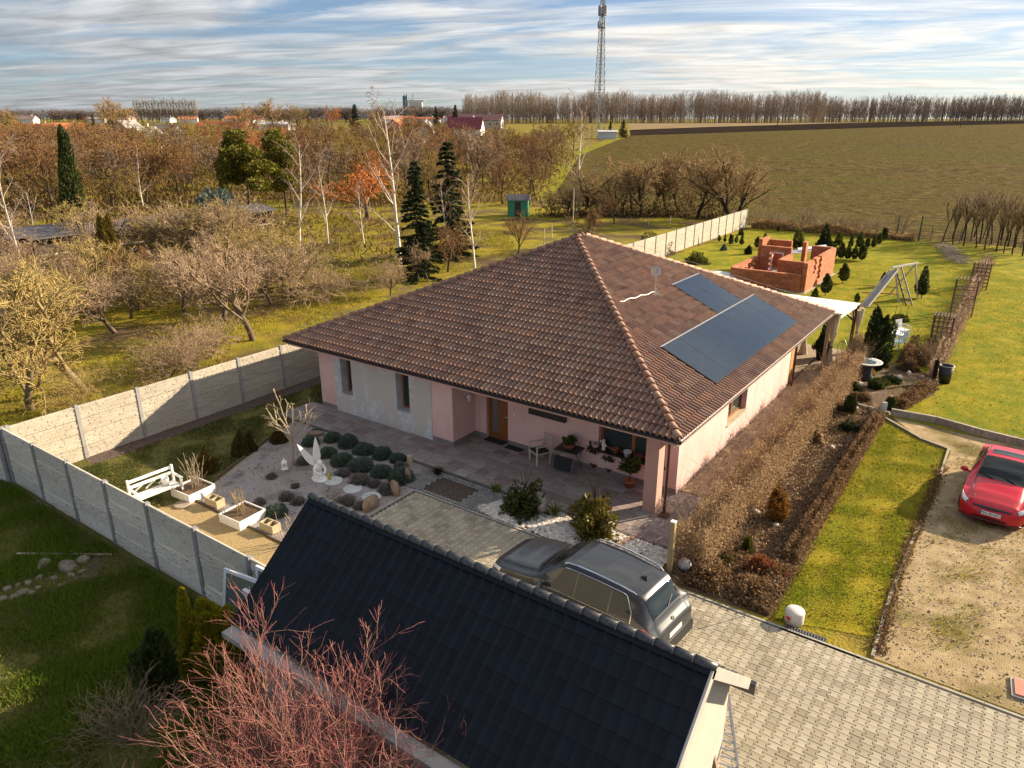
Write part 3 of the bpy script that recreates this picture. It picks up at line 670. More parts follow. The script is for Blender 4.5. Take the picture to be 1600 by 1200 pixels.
def cap_run(p, q):
    p, q = Vector(p), Vector(q); L = (q-p).length; d = (q-p)/L; sx = d.cross(Vector((0, 0, 1))).normalized(); u = sx.cross(d)
    k = 0.0
    while k < L-0.2:
        o_ = p+d*k
        M = Matrix(((sx.x, d.x, u.x, o_.x), (sx.y, d.y, u.y, o_.y), (sx.z, d.z, u.z, o_.z), (0, 0, 0, 1)))
        o = obj('ridge_cap', cap_me, None, roof); o.matrix_local = M; k += 0.34
for cx_, cy_ in ((HX1, HY0), (HX0, HY0)): cap_run((cx_, cy_, HE+.03), (PX, RY0, HA+.05))
for cx_, cy_ in ((HX1, HY1), (HX0, HY1)): cap_run((cx_, cy_, HE+.03), (PX, RY1, HA+.05))
cap_run((PX, RY0-.1, HA+.06), (PX, RY1+.1, HA+.06))

# lightning wire clips along the hips
m_galv = mat('galvanised', (0.42, 0.42, 0.42), 0.4, metal=0.8)
b = MB()
for k in range(1, 14):
    t = k/14
    for (cx_, cy_, ry) in ((HX0, HY0, RY0), (HX1, HY1, RY1)):
        p = Vector((cx_, cy_, HE)).lerp(Vector((PX, ry, HA)), t); b.tube(p+Vector((0, 0, .1)), p+Vector((0, 0, .30)), .008, n=5)
H('conductor_clips', b, m_galv)
for (cx_, cy_, ry) in ((HX0, HY0, RY0), (HX1, HY1, RY1)):
    b = MB(); pts = [Vector((cx_, cy_, HE)).lerp(Vector((PX, ry, HA)), k/28)+Vector((0, 0, .30-.02*abs(math.sin(k*math.pi/2)))) for k in range(29)]
    b.path(pts, .006, 5); H('conductor_wire', b, m_galv)

# ------------------------------------------------------------------ solar panels on the right slope
MR = faces['right'][0]
m_pv = mat('solar_glass', (0.020, 0.032, 0.046), 0.10, (0.026, 0.038, 0.054), 3, spec=0.3)
m_alu = mat('aluminium', (0.55, 0.55, 0.55), 0.35, metal=0.9)
m_black = mat('black_frame', (0.015, 0.016, 0.018), 0.4)
def upslope(x): return (HX1-x)*CS
def solar_array(label, x0, ys, xa, xb):
    t = thing('solar_array', label, 'solar array', ((xa+xb)/2, (ys[0]+ys[-1])/2, HE+SLP*(HX1-(xa+xb)/2)+.1))
    ua, ub = upslope(xb), upslope(xa)
    for y0, y1 in zip(ys, ys[1:]):
        ya, yb = y0-HY0, y1-.01-HY0
        pn = obj('solar_panel', MB().box(ya+.018, yb-.018, ua+.018, ub-.018, .135, .150, M=MR), m_pv, t, world=True)
        b = MB(); b.box(ya, yb, ua, ua+.017, .115, .153, M=MR); b.box(ya, yb, ub-.017, ub, .115, .153, M=MR); b.box(ya, ya+.017, ua+.0171, ub-.0171, .115, .153, M=MR); b.box(yb-.017, yb, ua+.0171, ub-.0171, .115, .153, M=MR)
        obj('frame', b, m_black, pn)
    for u in (ua+.35, ub-.35): obj('rail', MB().box(ys[0]+.02-HY0, ys[-1]-.02-HY0, u-.02, u+.02, .06, .114, M=MR), m_alu, t, world=True)
    obj('top_rail', MB().box(ys[0]-.05-HY0, ys[-1]+.05-HY0, ub+.002, ub+.035, .12, .160, M=MR), m_alu, t, world=True)
solar_array('lower row of seven dark solar panels on the right roof slope', 0, [21.05+i*1.292 for i in range(8)], -9.17, -7.27)
solar_array('upper pair of dark solar panels on the right roof slope', 0, [26.2, 27.5, 28.8], -11.12, -9.24)
# aerial: square flat antenna on a short mast
ax_, ay_ = -11.07, 24.6; az_ = HE+SLP*(HX1-ax_)
t = thing('antenna', 'grey flat dish antenna on a short mast on the right roof slope', 'antenna', (ax_, ay_, az_))
obj('mast', MB().tube((0, 0, 0), (0, 0, 1.0), .022), m_galv, t)
obj('base', MB().box(-.15, .15, -.02, .02, -.05, .12).box(-.02, .02, -.15, .15, -.05, .12).tube((.25, .1, -.05), (0, 0, .35), .012, n=6).tube((.15, -.2, -.03), (0, 0, .35), .012, n=6), m_galv, t)
obj('reflector', MB().lathe([(0, 0), (.10, .01), (.17, .05), (.18, .06), (.17, .055), (.1, .02), (0, .012)], n=16), m_white, t, (0.02, -0.05, 0.95), (math.radians(80), 0, math.radians(10)))
obj('feed_box', MB().box(-.09, .09, -.16, -.05, .86, 1.04), m_alu, t)
b = MB(); p0 = Vector((ax_, ay_, az_+.17)); p1 = Vector((-11.25, 22.2, HE+SLP*(HX1+11.25)+.17))
b.path([p0.lerp(p1, k/10)+Vector((0, 0, .03*math.sin(k*1.9))) for k in range(11)], .016, 6); one('cable', b, m_white, 'white cable lying on the roof tiles from the antenna to the hip', 'cable')

# wall lanterns
m_lgl = mat('lamp_glass', (0.65, 0.72, 0.74), 0.15)
def lantern(loc, rotz, label):
    t = thing('wall_lantern', label, 'lamp', loc, rotz, 'wall lanterns by the terrace')
    obj('arm', MB().path([(0, 0, .05), (0, -.10, .12), (0, -.16, .08), (0, -.16, .0)], .012, 6).lathe([(.045, -.01), (.045, .01)], (0, 0, 0), 8), m_white, t)
    obj('cap', MB().lathe([(.03, .03), (.10, -.03), (.11, -.05), (.02, -.04)], (0, -.16, 0), 6), m_white, t)
    obj('glass_body', MB().lathe([(.085, -.05), (.045, -.20), (.01, -.21)], (0, -.16, 0), 6), m_lgl, t)
    obj('finial', MB().lathe([(.02, 0), (.025, -.02), (.004, -.05)], (0, -.16, -.21), 6), m_white, t)
lantern((-15.37, 18.7, 1.82), math.radians(90), 'white hexagonal wall lantern in the porch recess left of the front door')
lantern((-7.60, 19.22, 1.95), 0.0, 'white hexagonal wall lantern on the house corner behind the pillar')
# ------------------------------------------------------------------ the garage in front, black pressed-steel tiles
GX0, GX1, GYR, GZR = -10.61, -2.42, 8.08, 4.0
GP = math.radians(40); GL = 2.62                       # pitch, slope length (ridge to eave)
GEY, GEZ = GYR-GL*math.cos(GP), GZR-GL*math.sin(GP)
garage = thing('garage', 'low garage in the foreground with black steel tile roof and white gable', 'garage', ((GX0+GX1)/2, GYR, 0))
def Q(name, b, m): return obj(name, b, m, garage, world=True)
m_gw = mat('white_render', (0.44, 0.40, 0.34), 0.9, (0.50, 0.46, 0.39), 2, 0.2, 60, bdist=0.004)
m_steel = mat('black_steel_tile', (0.002, 0.0045, 0.009), 0.45, (0.004, 0.0075, 0.013), 2.0, 0.12, 6, spec=0.2, objrand=0.3, bdist=0.01, c4=(0.022, 0.024, 0.026), scale4=1.4, con4=(0.56, 0.85))
m_ridge = mat('black_ridge_cap', (0.018, 0.019, 0.022), 0.33, (0.045, 0.042, 0.04), 9, spec=0.6, contrast=(0.5, 0.72))
wx0, wx1, wy0, wy1 = GX0+.35, GX1-.22, GEY+.25, 2*GYR-GEY-.25
wz = GZR-(GYR-wy0)*math.tan(GP)-.14
b = MB()
gab = lambda x0, x1: b.add([(x0, wy0, 0), (x1, wy0, 0), (x1, wy1, 0), (x0, wy1, 0), (x0, wy0, wz), (x1, wy0, wz), (x1, wy1, wz), (x0, wy1, wz), (x0, GYR, GZR-.16), (x1, GYR, GZR-.16)],
    [(0, 4, 8, 7, 3), (1, 2, 6, 9, 5), (0, 1, 5, 4), (2, 3, 7, 6), (4, 5, 9, 8), (6, 7, 8, 9)])
gab(wx0, wx1); Q('wall', b, m_gw)
sd_ = Vector((0, -math.cos(GP), -math.sin(GP))); nn = Vector((0, -math.sin(GP), math.cos(GP)))
def groof(s):
    M = Matrix(((1, 0, 0, GX0), (0, -s*math.cos(GP), -s*math.sin(GP), GYR), (0, -math.sin(GP), math.cos(GP), GZR), (0, 0, 0, 1)))
    return M
# deck boards under the tiles
deck = Q('roof', MB().box(0, GX1-GX0, 0.02, GL, -.10, -.03, M=groof(1)).box(0, GX1-GX0, 0.02, GL, -.10, -.03, M=groof(-1)), mat('roof_deck', (0.03, 0.03, 0.03), 0.9))
# one pressed tile: shallow pan with a rib on the left and a step at the lower edge
NC, NRW = 36, 8; cw = (GX1-GX0)/NC; rh = GL/NRW
prof = [(0, 0.0), (.03*cw, .030), (.09*cw, .038), (.15*cw, .028), (.2*cw, .004), (.35*cw, 0), (.75*cw, 0), (.92*cw, .002), (1.0*cw, 0.0)]
vs = [(x, 0, z) for x, z in prof]+[(x, rh*.93, z+.004) for x, z in prof]+[(x, rh, z+.016) for x, z in prof]+[(x, rh, z-.008) for x, z in prof]
n = len(prof); fs = []
vs += [(x, rh, z+.0159) for x, z in prof]
for r, r2 in ((0, 1), (1, 2), (4, 3)): fs += [(r*n+k, r2*n+k, r2*n+k+1, r*n+k+1) for k in range(n-1)]
gt = MB().add(vs, fs).mesh('steel_tile', True); gt.materials.append(m_steel)
for r in range(NRW):
    for c in range(NC):
        o = obj('steel_tile', gt, None, deck); o.matrix_local = groof(1) @ Matrix.Translation((c*cw, r*rh, rnd.uniform(-.002, .002))) @ Matrix.Rotation(rnd.uniform(-.006, .006), 4, 'Z')
b = MB()
for r in range(NRW):
    for c in range(NC): b.add([groof(-1) @ Vector((c*cw, r*rh, 0)) + (groof(-1).to_3x3() @ Vector(v)) for v in vs], [f[::-1] for f in fs])
setp(obj('steel_tile_field', b.mesh('steel_tile_field', True), m_steel, deck), kind='stuff')
# ridge caps: overlapping half rounds with a pale clip at each joint
vs, fs = [], []; n = 8; cl = (GX1-GX0+.06)/28
for x, r in ((0, .082), (cl+.03, .074)):
    for k in range(n+1): t = math.pi*k/n; vs.append((x, r*math.cos(t), r*.85*math.sin(t)))
fs = [(k, k+1, n+2+k, n+1+k) for k in range(n)]+[tuple(range(n, -1, -1)), tuple(range(n+1, 2*n+2))]
rc = MB().add(vs, fs).mesh('ridge_cap', True); rc.materials.append(m_ridge)
vs = []
for x in (-.005, .007):
    for k in range(n+1): t = math.pi*k/n; vs.append((x, .085*math.cos(t), .085*.86*math.sin(t)))
clip_me = MB().add(vs, [(k, k+1, n+2+k, n+1+k) for k in range(n)]).mesh('clip', True); clip_me.materials.append(mat('ridge_clip', (0.20, 0.19, 0.18), 0.5))
for i in range(28):
    o = obj('ridge_cap', rc, None, deck, (GX0-.03+i*cl, GYR, GZR+.012))
    if i: obj('ridge_clip', clip_me, None, deck, (GX0-.03+i*cl, GYR, GZR+.013))
b = MB(); b.box(0, GX1-GX0, .05, .13, .034, .040, M=groof(1)); obj('ridge_flashing', b, m_steel, deck)
# verge trims and the broad grey box gutter along the near eave
m_trim = mat('grey_trim', (0.36, 0.34, 0.31), 0.7, (0.44, 0.42, 0.38), 4)
b = MB(); b.box(GX1-GX0, GX1-GX0+.035, 0, GL+.05, -.14, .035, M=groof(1)); b.box(GX1-GX0, GX1-GX0+.035, 0, GL+.05, -.14, .035, M=groof(-1)); obj('verge_trim', b, m_trim, deck)
b = MB(); b.box(-.02, 0, 0, GL+.03, -.12, .035, M=groof(1)); b.box(-.02, 0, 0, GL+.03, -.12, .035, M=groof(-1)); obj('verge_trim', b, m_steel, deck)
b = MB(); b.box(GX0+.02, GX1, GEY-.28, GEY-.03, GEZ-.16, GEZ-.05); Q('eave_ledge', b, mat('grey_ledge', (0.20, 0.19, 0.18), 0.85, (0.30, 0.29, 0.27), 3, 0.3))
b = MB()
for i in range(5): b.box(GX1-.215, GX1-.17, 6.55+i*.16, 6.55+i*.16+.152, 0.0, 2.05)
Q('timber_gate', b, mat('orange_board', (0.50, 0.24, 0.05), 0.6, (0.58, 0.30, 0.08), 4, stretch=(6, 6, .5)))

# ladder, plank and boards beside the gable
def ladder():
    t = thing('ladder', 'aluminium ladder leaning against the garage gable', 'ladder', (P(1128, 1140, 1.0).x, P(1128, 1140, 1.0).y, 0))
    top = P(1120, 1078, 1.75); bot = P(1143, 1262, .05); d = (top-bot); s = Vector((0.98, .18, 0)).normalized()*.19
    for k in (-1, 1): obj('rail', MB().bar(bot+s*k, top+s*k, .03, .065), m_alu, t, world=True)
    for i in range(1, 14):
        p = bot+d*(i/14); obj('rung', MB().tube(p-s*.93, p+s*.93, .017, n=6), m_alu, t, world=True)
ladder()
one('timber_beam', MB().bar(P(1128, 1250, .2), P(1098, 1100, 2.0), .08, .07), mat('weathered_beam', (0.24, 0.16, 0.10), 0.8, (0.33, 0.23, 0.15), 4, stretch=(5, 5, 1)), 'weathered timber beam leaning beside the ladder on the garage gable', 'beam')
b = MB(); a = P(1136, 1060, .7); c = P(1180, 1078, .7); b.bar(a, c, .07, .22)
t = thing('gate_leaf', 'grey metal panel sticking out from the garage corner over the paving', 'gate', (a.x, a.y, 0))
obj('sheet', b, mat('grey_sheet_shaded', (0.06, 0.055, 0.048), 0.7, (0.085, 0.078, 0.066), 3), t, world=True)  # sheet colour darkened to stand for the shade on its face
obj('top_rail', MB().bar(a+Vector((0, 0, .13)), c+Vector((0, 0, .13)), .12, .04), m_black, t, world=True)
for k in (0.1,): p = a.lerp(c, k); obj('post', MB().bar((p.x, p.y, 0.05), (p.x, p.y, .565), .06, .06), mat('pine_post', (0.4, 0.28, 0.13), 0.7), t, world=True)

# ------------------------------------------------------------------ concrete panel fences
m_cf = mat('fence_concrete', (0.50, 0.45, 0.37), 0.95, (0.64, 0.59, 0.50), 1.6, 0.6, 22, detail=9, contrast=(0.3, 0.7), c4=(0.13, 0.115, 0.095), scale4=5.0, con4=(0.63, 0.68), stretch4=(1, 1, 5), objrand=0.12, bdist=0.01)
m_post = mat('fence_post', (0.20, 0.20, 0.20), 0.9, (0.29, 0.285, 0.28), 3, 0.3)
m_cf2 = mat('fence_concrete_pale', (0.35, 0.31, 0.25), 0.95, (0.45, 0.41, 0.34), 1.6, 0.5, 22, detail=9, contrast=(0.3, 0.7), objrand=0.05, bdist=0.01, c4=(0.16, 0.14, 0.115), scale4=6.0, con4=(0.69, 0.72), stretch4=(1, 1, 3))
def stone_panel(seed, L, h, rough_side):
    "panel: smooth slab, or one cast with a split-stone relief of uneven courses"
    R = random.Random(seed); b = MB()
    b.box(-L/2, L/2, -.02, .02, 0, h-.014)
    if rough_side:
        for s in (-1, 1):
            z = 0.008
            while z < h-.04:
                hh = min(R.uniform(.035, .075), h-.018-z); x = -L/2+.01
                while x < L/2-.03:
                    w = min(R.uniform(.16, .5), L/2-.01-x); dp = R.uniform(.006, .03)
                    y0, y1 = (.0202, .0202+dp) if s > 0 else (-.0202-dp, -.0202)
                    b.add([(x, s*.0202, z), (x+w, s*.0202, z), (x+w, s*.0202, z+hh), (x, s*.0202, z+hh), (x+.006, s*(.02+dp), z+.005), (x+w-.006, s*(.02+dp*R.uniform(.6, 1.2)), z+.005), (x+w-.006, s*(.02+dp), z+hh-.005), (x+.006, s*(.02+dp*R.uniform(.5, 1.2)), z+hh-.005)],
                          [(4, 5, 6, 7), (0, 1, 5, 4), (1, 2, 6, 5), (2, 3, 7, 6), (3, 0, 4, 7)] if s < 0 else [(7, 6, 5, 4), (4, 5, 1, 0), (5, 6, 2, 1), (6, 7, 3, 2), (7, 4, 0, 3)])
                    x += w+.004
                z += hh+.006
    return b
pan_r = [stone_panel(i, 1.98, .49, True).mesh('panel') for i in range(3)]; pan_s = stone_panel(9, 1.98, .49, False).mesh('panel')
for m_ in pan_r+[pan_s]: m_.materials.append(m_cf)
pan_far = stone_panel(3, 1.98, .49, False).mesh('panel'); pan_far.materials.append(m_cf2)
pan_in = [stone_panel(20+i, 1.98, .49, True).mesh('panel') for i in range(3)]
for m_ in pan_in: m_.materials.append(m_cf2)
pb = MB().box(-.06, .06, -.065, .065, 0, 1.98); post_me = bpy.data.meshes.new('post')
pb.box(-.05, .05, -.055, .055, 1.98, 2.0); post_me = pb.mesh('post'); post_me.materials.append(m_post)
def fence(label, p0, d, nb, sp, pattern, z=0.0, last=None, dz=0.0):
    p0 = Vector(p0); d = Vector(d).normalized(); a = math.atan2(d.y, d.x)
    t = thing('concrete_fence', label, 'fence', (p0.x, p0.y, z))
    for i in range(nb+1):
        p = p0+d*sp*i; obj('post', post_me, None, t, (p.x-p0.x, p.y-p0.y, -.05+dz*i), (0, 0, a))
        if i == nb: break
        q = p+d*sp/2
        for r in range(4):
            me = pattern(i, r); o = obj('panel', me, None, t, (q.x-p0.x, q.y-p0.y, -.04+r*.49+dz*i), (0, 0, a), scale=((sp-.10)/1.98, 1, 1))
            if rnd.random() < .5: o.rotation_euler = (0, 0, a+math.pi)
    return t
fence('grey concrete panel fence with split-stone bands along the front of the yard', (-25.15, 7.80), (1, 0.006), 7, 2.07, lambda i, r: pan_s if (r+i) % 2 == 0 else pan_r[(i+r) % 3])
fence('long pale concrete panel fence with stone relief down the left side of the garden', (-25.15, 7.93), (-0.008, 1), 34, 2.10, lambda i, r: pan_in[(i*2+r) % 3] if i < 8 else pan_far)
fence('short end of concrete fence turning away at the far left corner post', (-25.35, 7.72), (-.9, -.42), 1, 2.05, lambda i, r: pan_r[r % 3])
# ------------------------------------------------------------------ cars: a swept body surface S(s, t) with panes and lamps cut from the same surface
def cat_(pts, t):
    n = len(pts)-1; x = min(max(t, 0), 1)*n; i = min(int(x), n-1); f = x-i
    p0, p1, p2, p3 = pts[max(i-1, 0)], pts[i], pts[i+1], pts[min(i+2, n)]
    return tuple(.5*(2*b_+(-a_+c_)*f+(2*a_-5*b_+4*c_-d_)*f*f+(-a_+3*b_-3*c_+d_)*f**3) for a_, b_, c_, d_ in zip(p0, p1, p2, p3))
class Car:
    """stations: x, [ (y,z) * 8 ] from sill bottom to the roof/bonnet centre; x runs from nose (0) to tail"""
    def __init__(s, st): s.st = st; s.xs = [q[0] for q in st]
    def sec(s, x):
        xs = s.xs; i = max(0, min(len(xs)-2, int(np.searchsorted(xs, x))-1)); f = (x-xs[i])/(xs[i+1]-xs[i]); f = min(max(f, 0), 1)
        g = f*f*(3-2*f)*.35+f*.65
        return [(a[0]+(c[0]-a[0])*g, a[1]+(c[1]-a[1])*g) for a, c in zip(s.st[i][1], s.st[i+1][1])]
    def S(s, x, t, side=1, off=0.0):
        sec = s.sec(x); y, z = cat_(sec, t)
        if off:
            e = .004; y1, z1 = cat_(sec, min(t+e, 1)); y0, z0 = cat_(sec, max(t-e, 0)); s2 = s.sec(x+.02); y2, z2 = cat_(s2, t)
            a = Vector((0, y1-y0, z1-z0)); bb = Vector((.02, y2-y, z2-z)); nrm = a.cross(bb)
            if nrm.length < 1e-9: nrm = Vector((0, 0, 1))
            nrm.normalize()
            if nrm.y < 0 and abs(nrm.y) > .05 and y > .2: nrm = -nrm
            elif abs(nrm.y) <= .05 and nrm.z < 0: nrm = -nrm
            return Vector((x+nrm.x*off, side*(max(y, 0)+nrm.y*off), z+nrm.z*off))
        return Vector((x, side*max(y, 0), z))
    def body(s, nx=70, nt_=36):
        b = MB(); x0, x1 = s.xs[0], s.xs[-1]
        # denser rows where the stations lie
        X = sorted(set([round(x0+(x1-x0)*i/nx, 4) for i in range(nx+1)]+[round(x, 4) for x in s.xs]))
        for side in (1, -1):
            vs = [s.S(x, k/nt_, side) for x in X for k in range(nt_+1)]; m_ = nt_+1
            fs = []
            for i in range(len(X)-1):
                for k in range(nt_):
                    q = (i*m_+k, i*m_+k+1, (i+1)*m_+k+1, (i+1)*m_+k); fs.append(q if side < 0 else q[::-1])
            b.add(vs, fs)
            for i in (0, len(X)-1):
                c = Vector((X[i], 0, vs[i*m_].z)); ring = vs[i*m_:(i+1)*m_]; b.add([c]+ring, [(0, k+1, k+2) for k in range(m_-1)])
        # underside
        for i in range(len(X)-1):
            p = [s.S(X[i], 0, 1), s.S(X[i], 0, -1), s.S(X[i+1], 0, -1), s.S(X[i+1], 0, 1)]; b.add(p, [(0, 1, 2, 3)])
        me = b.mesh('body', True)
        bm = bmesh.new(); bm.from_mesh(me); bmesh.ops.remove_doubles(bm, verts=bm.verts[:], dist=.0008); bmesh.ops.recalc_face_normals(bm, faces=bm.faces[:]); bm.to_mesh(me); bm.free()
        me.polygons.foreach_set('use_smooth', [True]*len(me.polygons)); return me
    def patch(s, q, side=1, off=.006, n=12, m=8, both=False):
        "pane from four (x, t) corners: a b c d, bilinear"
        b = MB()
        for sd__ in ((1, -1) if both else (side,)):
            vs = []
            for i in range(n+1):
                for j in range(m+1):
                    f, g = i/n, j/m; x = (q[0][0]*(1-f)+q[1][0]*f)*(1-g)+(q[3][0]*(1-f)+q[2][0]*f)*g; t = (q[0][1]*(1-f)+q[1][1]*f)*(1-g)+(q[3][1]*(1-f)+q[2][1]*f)*g
                    vs.append(s.S(x, t, sd__, off))
            b.add(vs, [(i*(m+1)+j, (i+1)*(m+1)+j, (i+1)*(m+1)+j+1, i*(m+1)+j+1) for i in range(n) for j in range(m)])
        return b.mesh('patch', True)
def sect(w, zs, zb, wt, zt, crown, tuck=.93, mid=None):
    "half section: sill, lower side, mid side, belt, shoulder/pillar, roof edge, roof, centre"
    mz = mid or (zs+zb)/2
    return [(w*tuck-.03, zs), (w*tuck, zs+.04), (w*.992, mz-.08), (w, mz+.08), (w*.965, zb), ((w*.93+wt*1.04)/2 if zt-zb > .2 else w*.93, zb+(zt-zb)*.5), (wt, zt-.02), (wt*.82, zt+crown*.55), (wt*.42, zt+crown*.9), (0, zt+crown)]
# t positions of the rows above (10 control points): belt 4/9, mid 5/9, roof edge 6/9
TB, TR_ = 4/9, 6/9
m_tyre = mat('tyre_rubber', (0.018, 0.018, 0.018), 0.9); m_rim = mat('alloy_rim', (0.5, 0.5, 0.52), 0.3, metal=0.9)
m_cgl = glass('car_glass', (0.012, 0.018, 0.02), 0.02, 0.4); m_chrome = mat('chrome', (0.75, 0.75, 0.76), 0.15, metal=1.0); m_bpl = mat('black_plastic', (0.015, 0.015, 0.016), 0.5)
m_hl = mat('headlamp', (0.55, 0.57, 0.58), 0.08, coat=1.0); m_tl = mat('tail_lamp', (0.35, 0.012, 0.012), 0.12, coat=1.0)
def wheel(t, x, y, r, w):
    wh = obj('wheel', MB().lathe([(.05, -w*.3), (r*.62, -w*.3), (r*.62, w*.3), (.05, w*.3)], n=20).mesh('wheel', True), m_bpl, t, (x, y, r), (math.pi/2, 0, 0))
    obj('tyre', MB().lathe([(r*.62, -w/2), (r*.9, -w/2), (r, -w*.38), (r, w*.38), (r*.9, w/2), (r*.62, w/2)], n=28, cap=False).mesh('tyre', True), m_tyre, wh)
    b = MB(); s = 1 if y > 0 else -1
    for k in range(5):
        a = 2*math.pi*k/5; b.bar((.04*math.cos(a), .04*math.sin(a), -s*w*.42), (r*.6*math.cos(a), r*.6*math.sin(a), -s*w*.45), .07, .03)
    b.lathe([(.01, -.02), (.08, -.02), (.08, .02), (.01, .02)], (0, 0, -s*w*.42), 12); b.lathe([(r*.58, -.02), (r*.63, -.02), (r*.63, .02), (r*.58, .02)], (0, 0, -s*w*.44), 24)
    obj('rim', b, m_rim, wh)
def arches(t, car, xs, r):
    b = MB()
    for x in xs:
        for s in (1, -1):
            yy = car.S(x, .28, 1).y
            pts = [Vector((x+r*math.cos(a), s*(yy+.004), r*.86+r*math.sin(a))) for a in np.linspace(-.25, math.pi+.25, 18)]
            pass
            b.add([(x, s*(yy-.02), r*.86)]+[(p.x, s*(yy+.005), p.z) for p in pts], [(0, k+1, k+2) if s < 0 else (0, k+2, k+1) for k in range(17)])
    obj('wheel_arch', b, m_bpl, t)

# --- dark grey SUV on the driveway, nose to the left
L_ = 4.62
st = [(0.0, sect(.62, .30, .62, .50, .70, .03)), (.10, sect(.80, .22, .70, .62, .84, .03)), (.35, sect(.90, .22, .82, .70, .94, .05)), (.9, sect(.92, .22, .93, .72, 1.03, .05)),
      (1.32, sect(.92, .22, .97, .70, 1.09, .05)), (1.42, sect(.92, .22, .98, .68, 1.13, .06)), (1.72, sect(.92, .22, .99, .66, 1.36, .05)), (2.05, sect(.92, .22, 1.0, .64, 1.56, .045)), (2.35, sect(.92, .22, 1.01, .635, 1.625, .04)), (3.0, sect(.92, .22, 1.02, .63, 1.635, .04)),
      (3.7, sect(.92, .22, 1.04, .61, 1.60, .04)), (4.05, sect(.915, .22, 1.05, .59, 1.545, .035)), (4.15, sect(.91, .24, 1.05, .57, 1.47, .03)), (4.40, sect(.89, .26, 1.02, .60, 1.13, .025)), (4.46, sect(.88, .28, .95, .66, 1.02, .02)), (4.57, sect(.84, .32, .80, .66, .90, .02)), (4.62, sect(.74, .36, .70, .60, .78, .01))]
car = Car(st)
m_suv = mat('grey_metallic', (0.030, 0.034, 0.040), 0.32, metal=0.3, coat=0.5)
rear = Vector((-4.78, 13.22, 0)); yaw_s = math.radians(-4.5)
suv = thing('parked_suv', 'dark grey estate SUV with silver roof rails parked on the driveway', 'car', (-9.22, 12.84, .05), yaw_s)
obj('body', car.body(), m_suv, suv)
obj('windscreen', car.patch([(1.40, TR_+.01), (2.08, TR_+.02), (2.08, 1), (1.40, 1)], both=True, n=12, m=10), m_cgl, suv)
obj('rear_window', car.patch([(4.13, TR_+.012), (4.385, TR_+.03), (4.385, 1), (4.13, 1)], both=True, n=10, m=10), m_cgl, suv)
for sd2 in (1, -1):
    for q in ([(1.86, TB+.015), (2.52, TB+.015), (2.52, TR_-.03), (2.18, TR_-.03)], [(2.57, TB+.015), (3.40, TB+.015), (3.38, TR_-.03), (2.57, TR_-.03)], [(3.46, TB+.02), (3.95, TB+.03), (3.78, TR_-.04), (3.43, TR_-.03)]):
        obj('side_window', car.patch(q, sd2, n=8, m=6), m_cgl, suv)
    b = MB(); b.path([car.S(x, TB+.005, sd2, .012) for x in np.linspace(1.82, 4.0, 16)]+[car.S(x, t, sd2, .012) for x, t in ((3.97, .53), (3.86, .59), (3.78, TR_-.03))]+[car.S(x, TR_-.022, sd2, .012) for x in np.linspace(3.7, 2.2, 12)], .012, 5); obj('window_trim', b, m_chrome, suv)
    b = MB(); pts = [car.S(x, TR_+.035, sd2, h) for x, h in ((2.15, .01), (2.25, .05), (2.5, .06), (3.0, .06), (3.6, .06), (3.85, .045), (3.95, .01))]; b.path(pts, .018, 6); obj('roof_rail', b, m_chrome, suv)
    obj('tail_lamp', car.patch([(4.22, TB-.045), (4.47, TB-.06), (4.47, TB+.05), (4.30, TB+.03)], sd2, .010, 6, 5), m_tl, suv)
    obj('headlamp', car.patch([(.06, TB+.06), (.42, TB-.03), (.46, TB+.07), (.12, TB+.16)], sd2, .008, 6, 4), m_hl, suv)
    b = MB(); b.ball((1.72, sd2*1.03, 1.06), .13, (.7, .9, .75), 10, 8); b.bar((1.72, sd2*.86, 1.0), (1.72, sd2*.98, 1.03), .05, .05); obj('mirror', b.mesh('mirror', True), m_suv, suv)
    b = MB()
    for x in (2.545, 3.43): b.path([car.S(x, t, sd2, .003) for t in np.linspace(.12, TB, 8)], .006, 4)
    b.path([car.S(x, .30, sd2, .004) for x in np.linspace(.9, 4.2, 20)], .007, 4); obj('panel_gap', b, m_bpl, suv)
obj('rear_spoiler', car.patch([(3.93, TR_+.02), (4.14, TR_+.02), (4.14, 1), (3.93, 1)], both=True, off=.014, n=6, m=10), m_suv, suv)
obj('wiper', MB().bar((4.39, .02, 1.19), (4.30, .34, 1.28), .025, .02), m_bpl, suv)
obj('roof_aerial', MB().add([(3.72, -.03, 1.645), (3.88, -.03, 1.62), (3.88, .03, 1.62), (3.72, .03, 1.645), (3.86, 0, 1.70)], [(0, 1, 4), (1, 2, 4), (2, 3, 4), (3, 0, 4)]), m_bpl, suv)
obj('bumper', MB().box(4.56, 4.66, -.78, .78, .30, .52).mesh('bumper'), m_bpl, suv); bevel(suv.children[-1], .03, 3)
obj('number_plate', MB().box(4.615, 4.632, -.26, .26, .64, .75), m_white, suv)
obj('tailgate_badge', MB().lathe([(.055, 0), (.055, .01), (.045, .012)], n=16), m_chrome, suv, (4.535, 0, .955), (0, math.radians(70), 0))
wip = MB()
for s in (1, -1): wip.bar((1.44, s*.15, 1.17), (1.60, s*.62, 1.24), .02, .02)
obj('front_wiper', wip, m_bpl, suv)
for x in (.92, 3.72):
    for y in (-.80, .80): wheel(suv, x, y, .345, .235)
arches(suv, car, (.92, 3.72), .39)

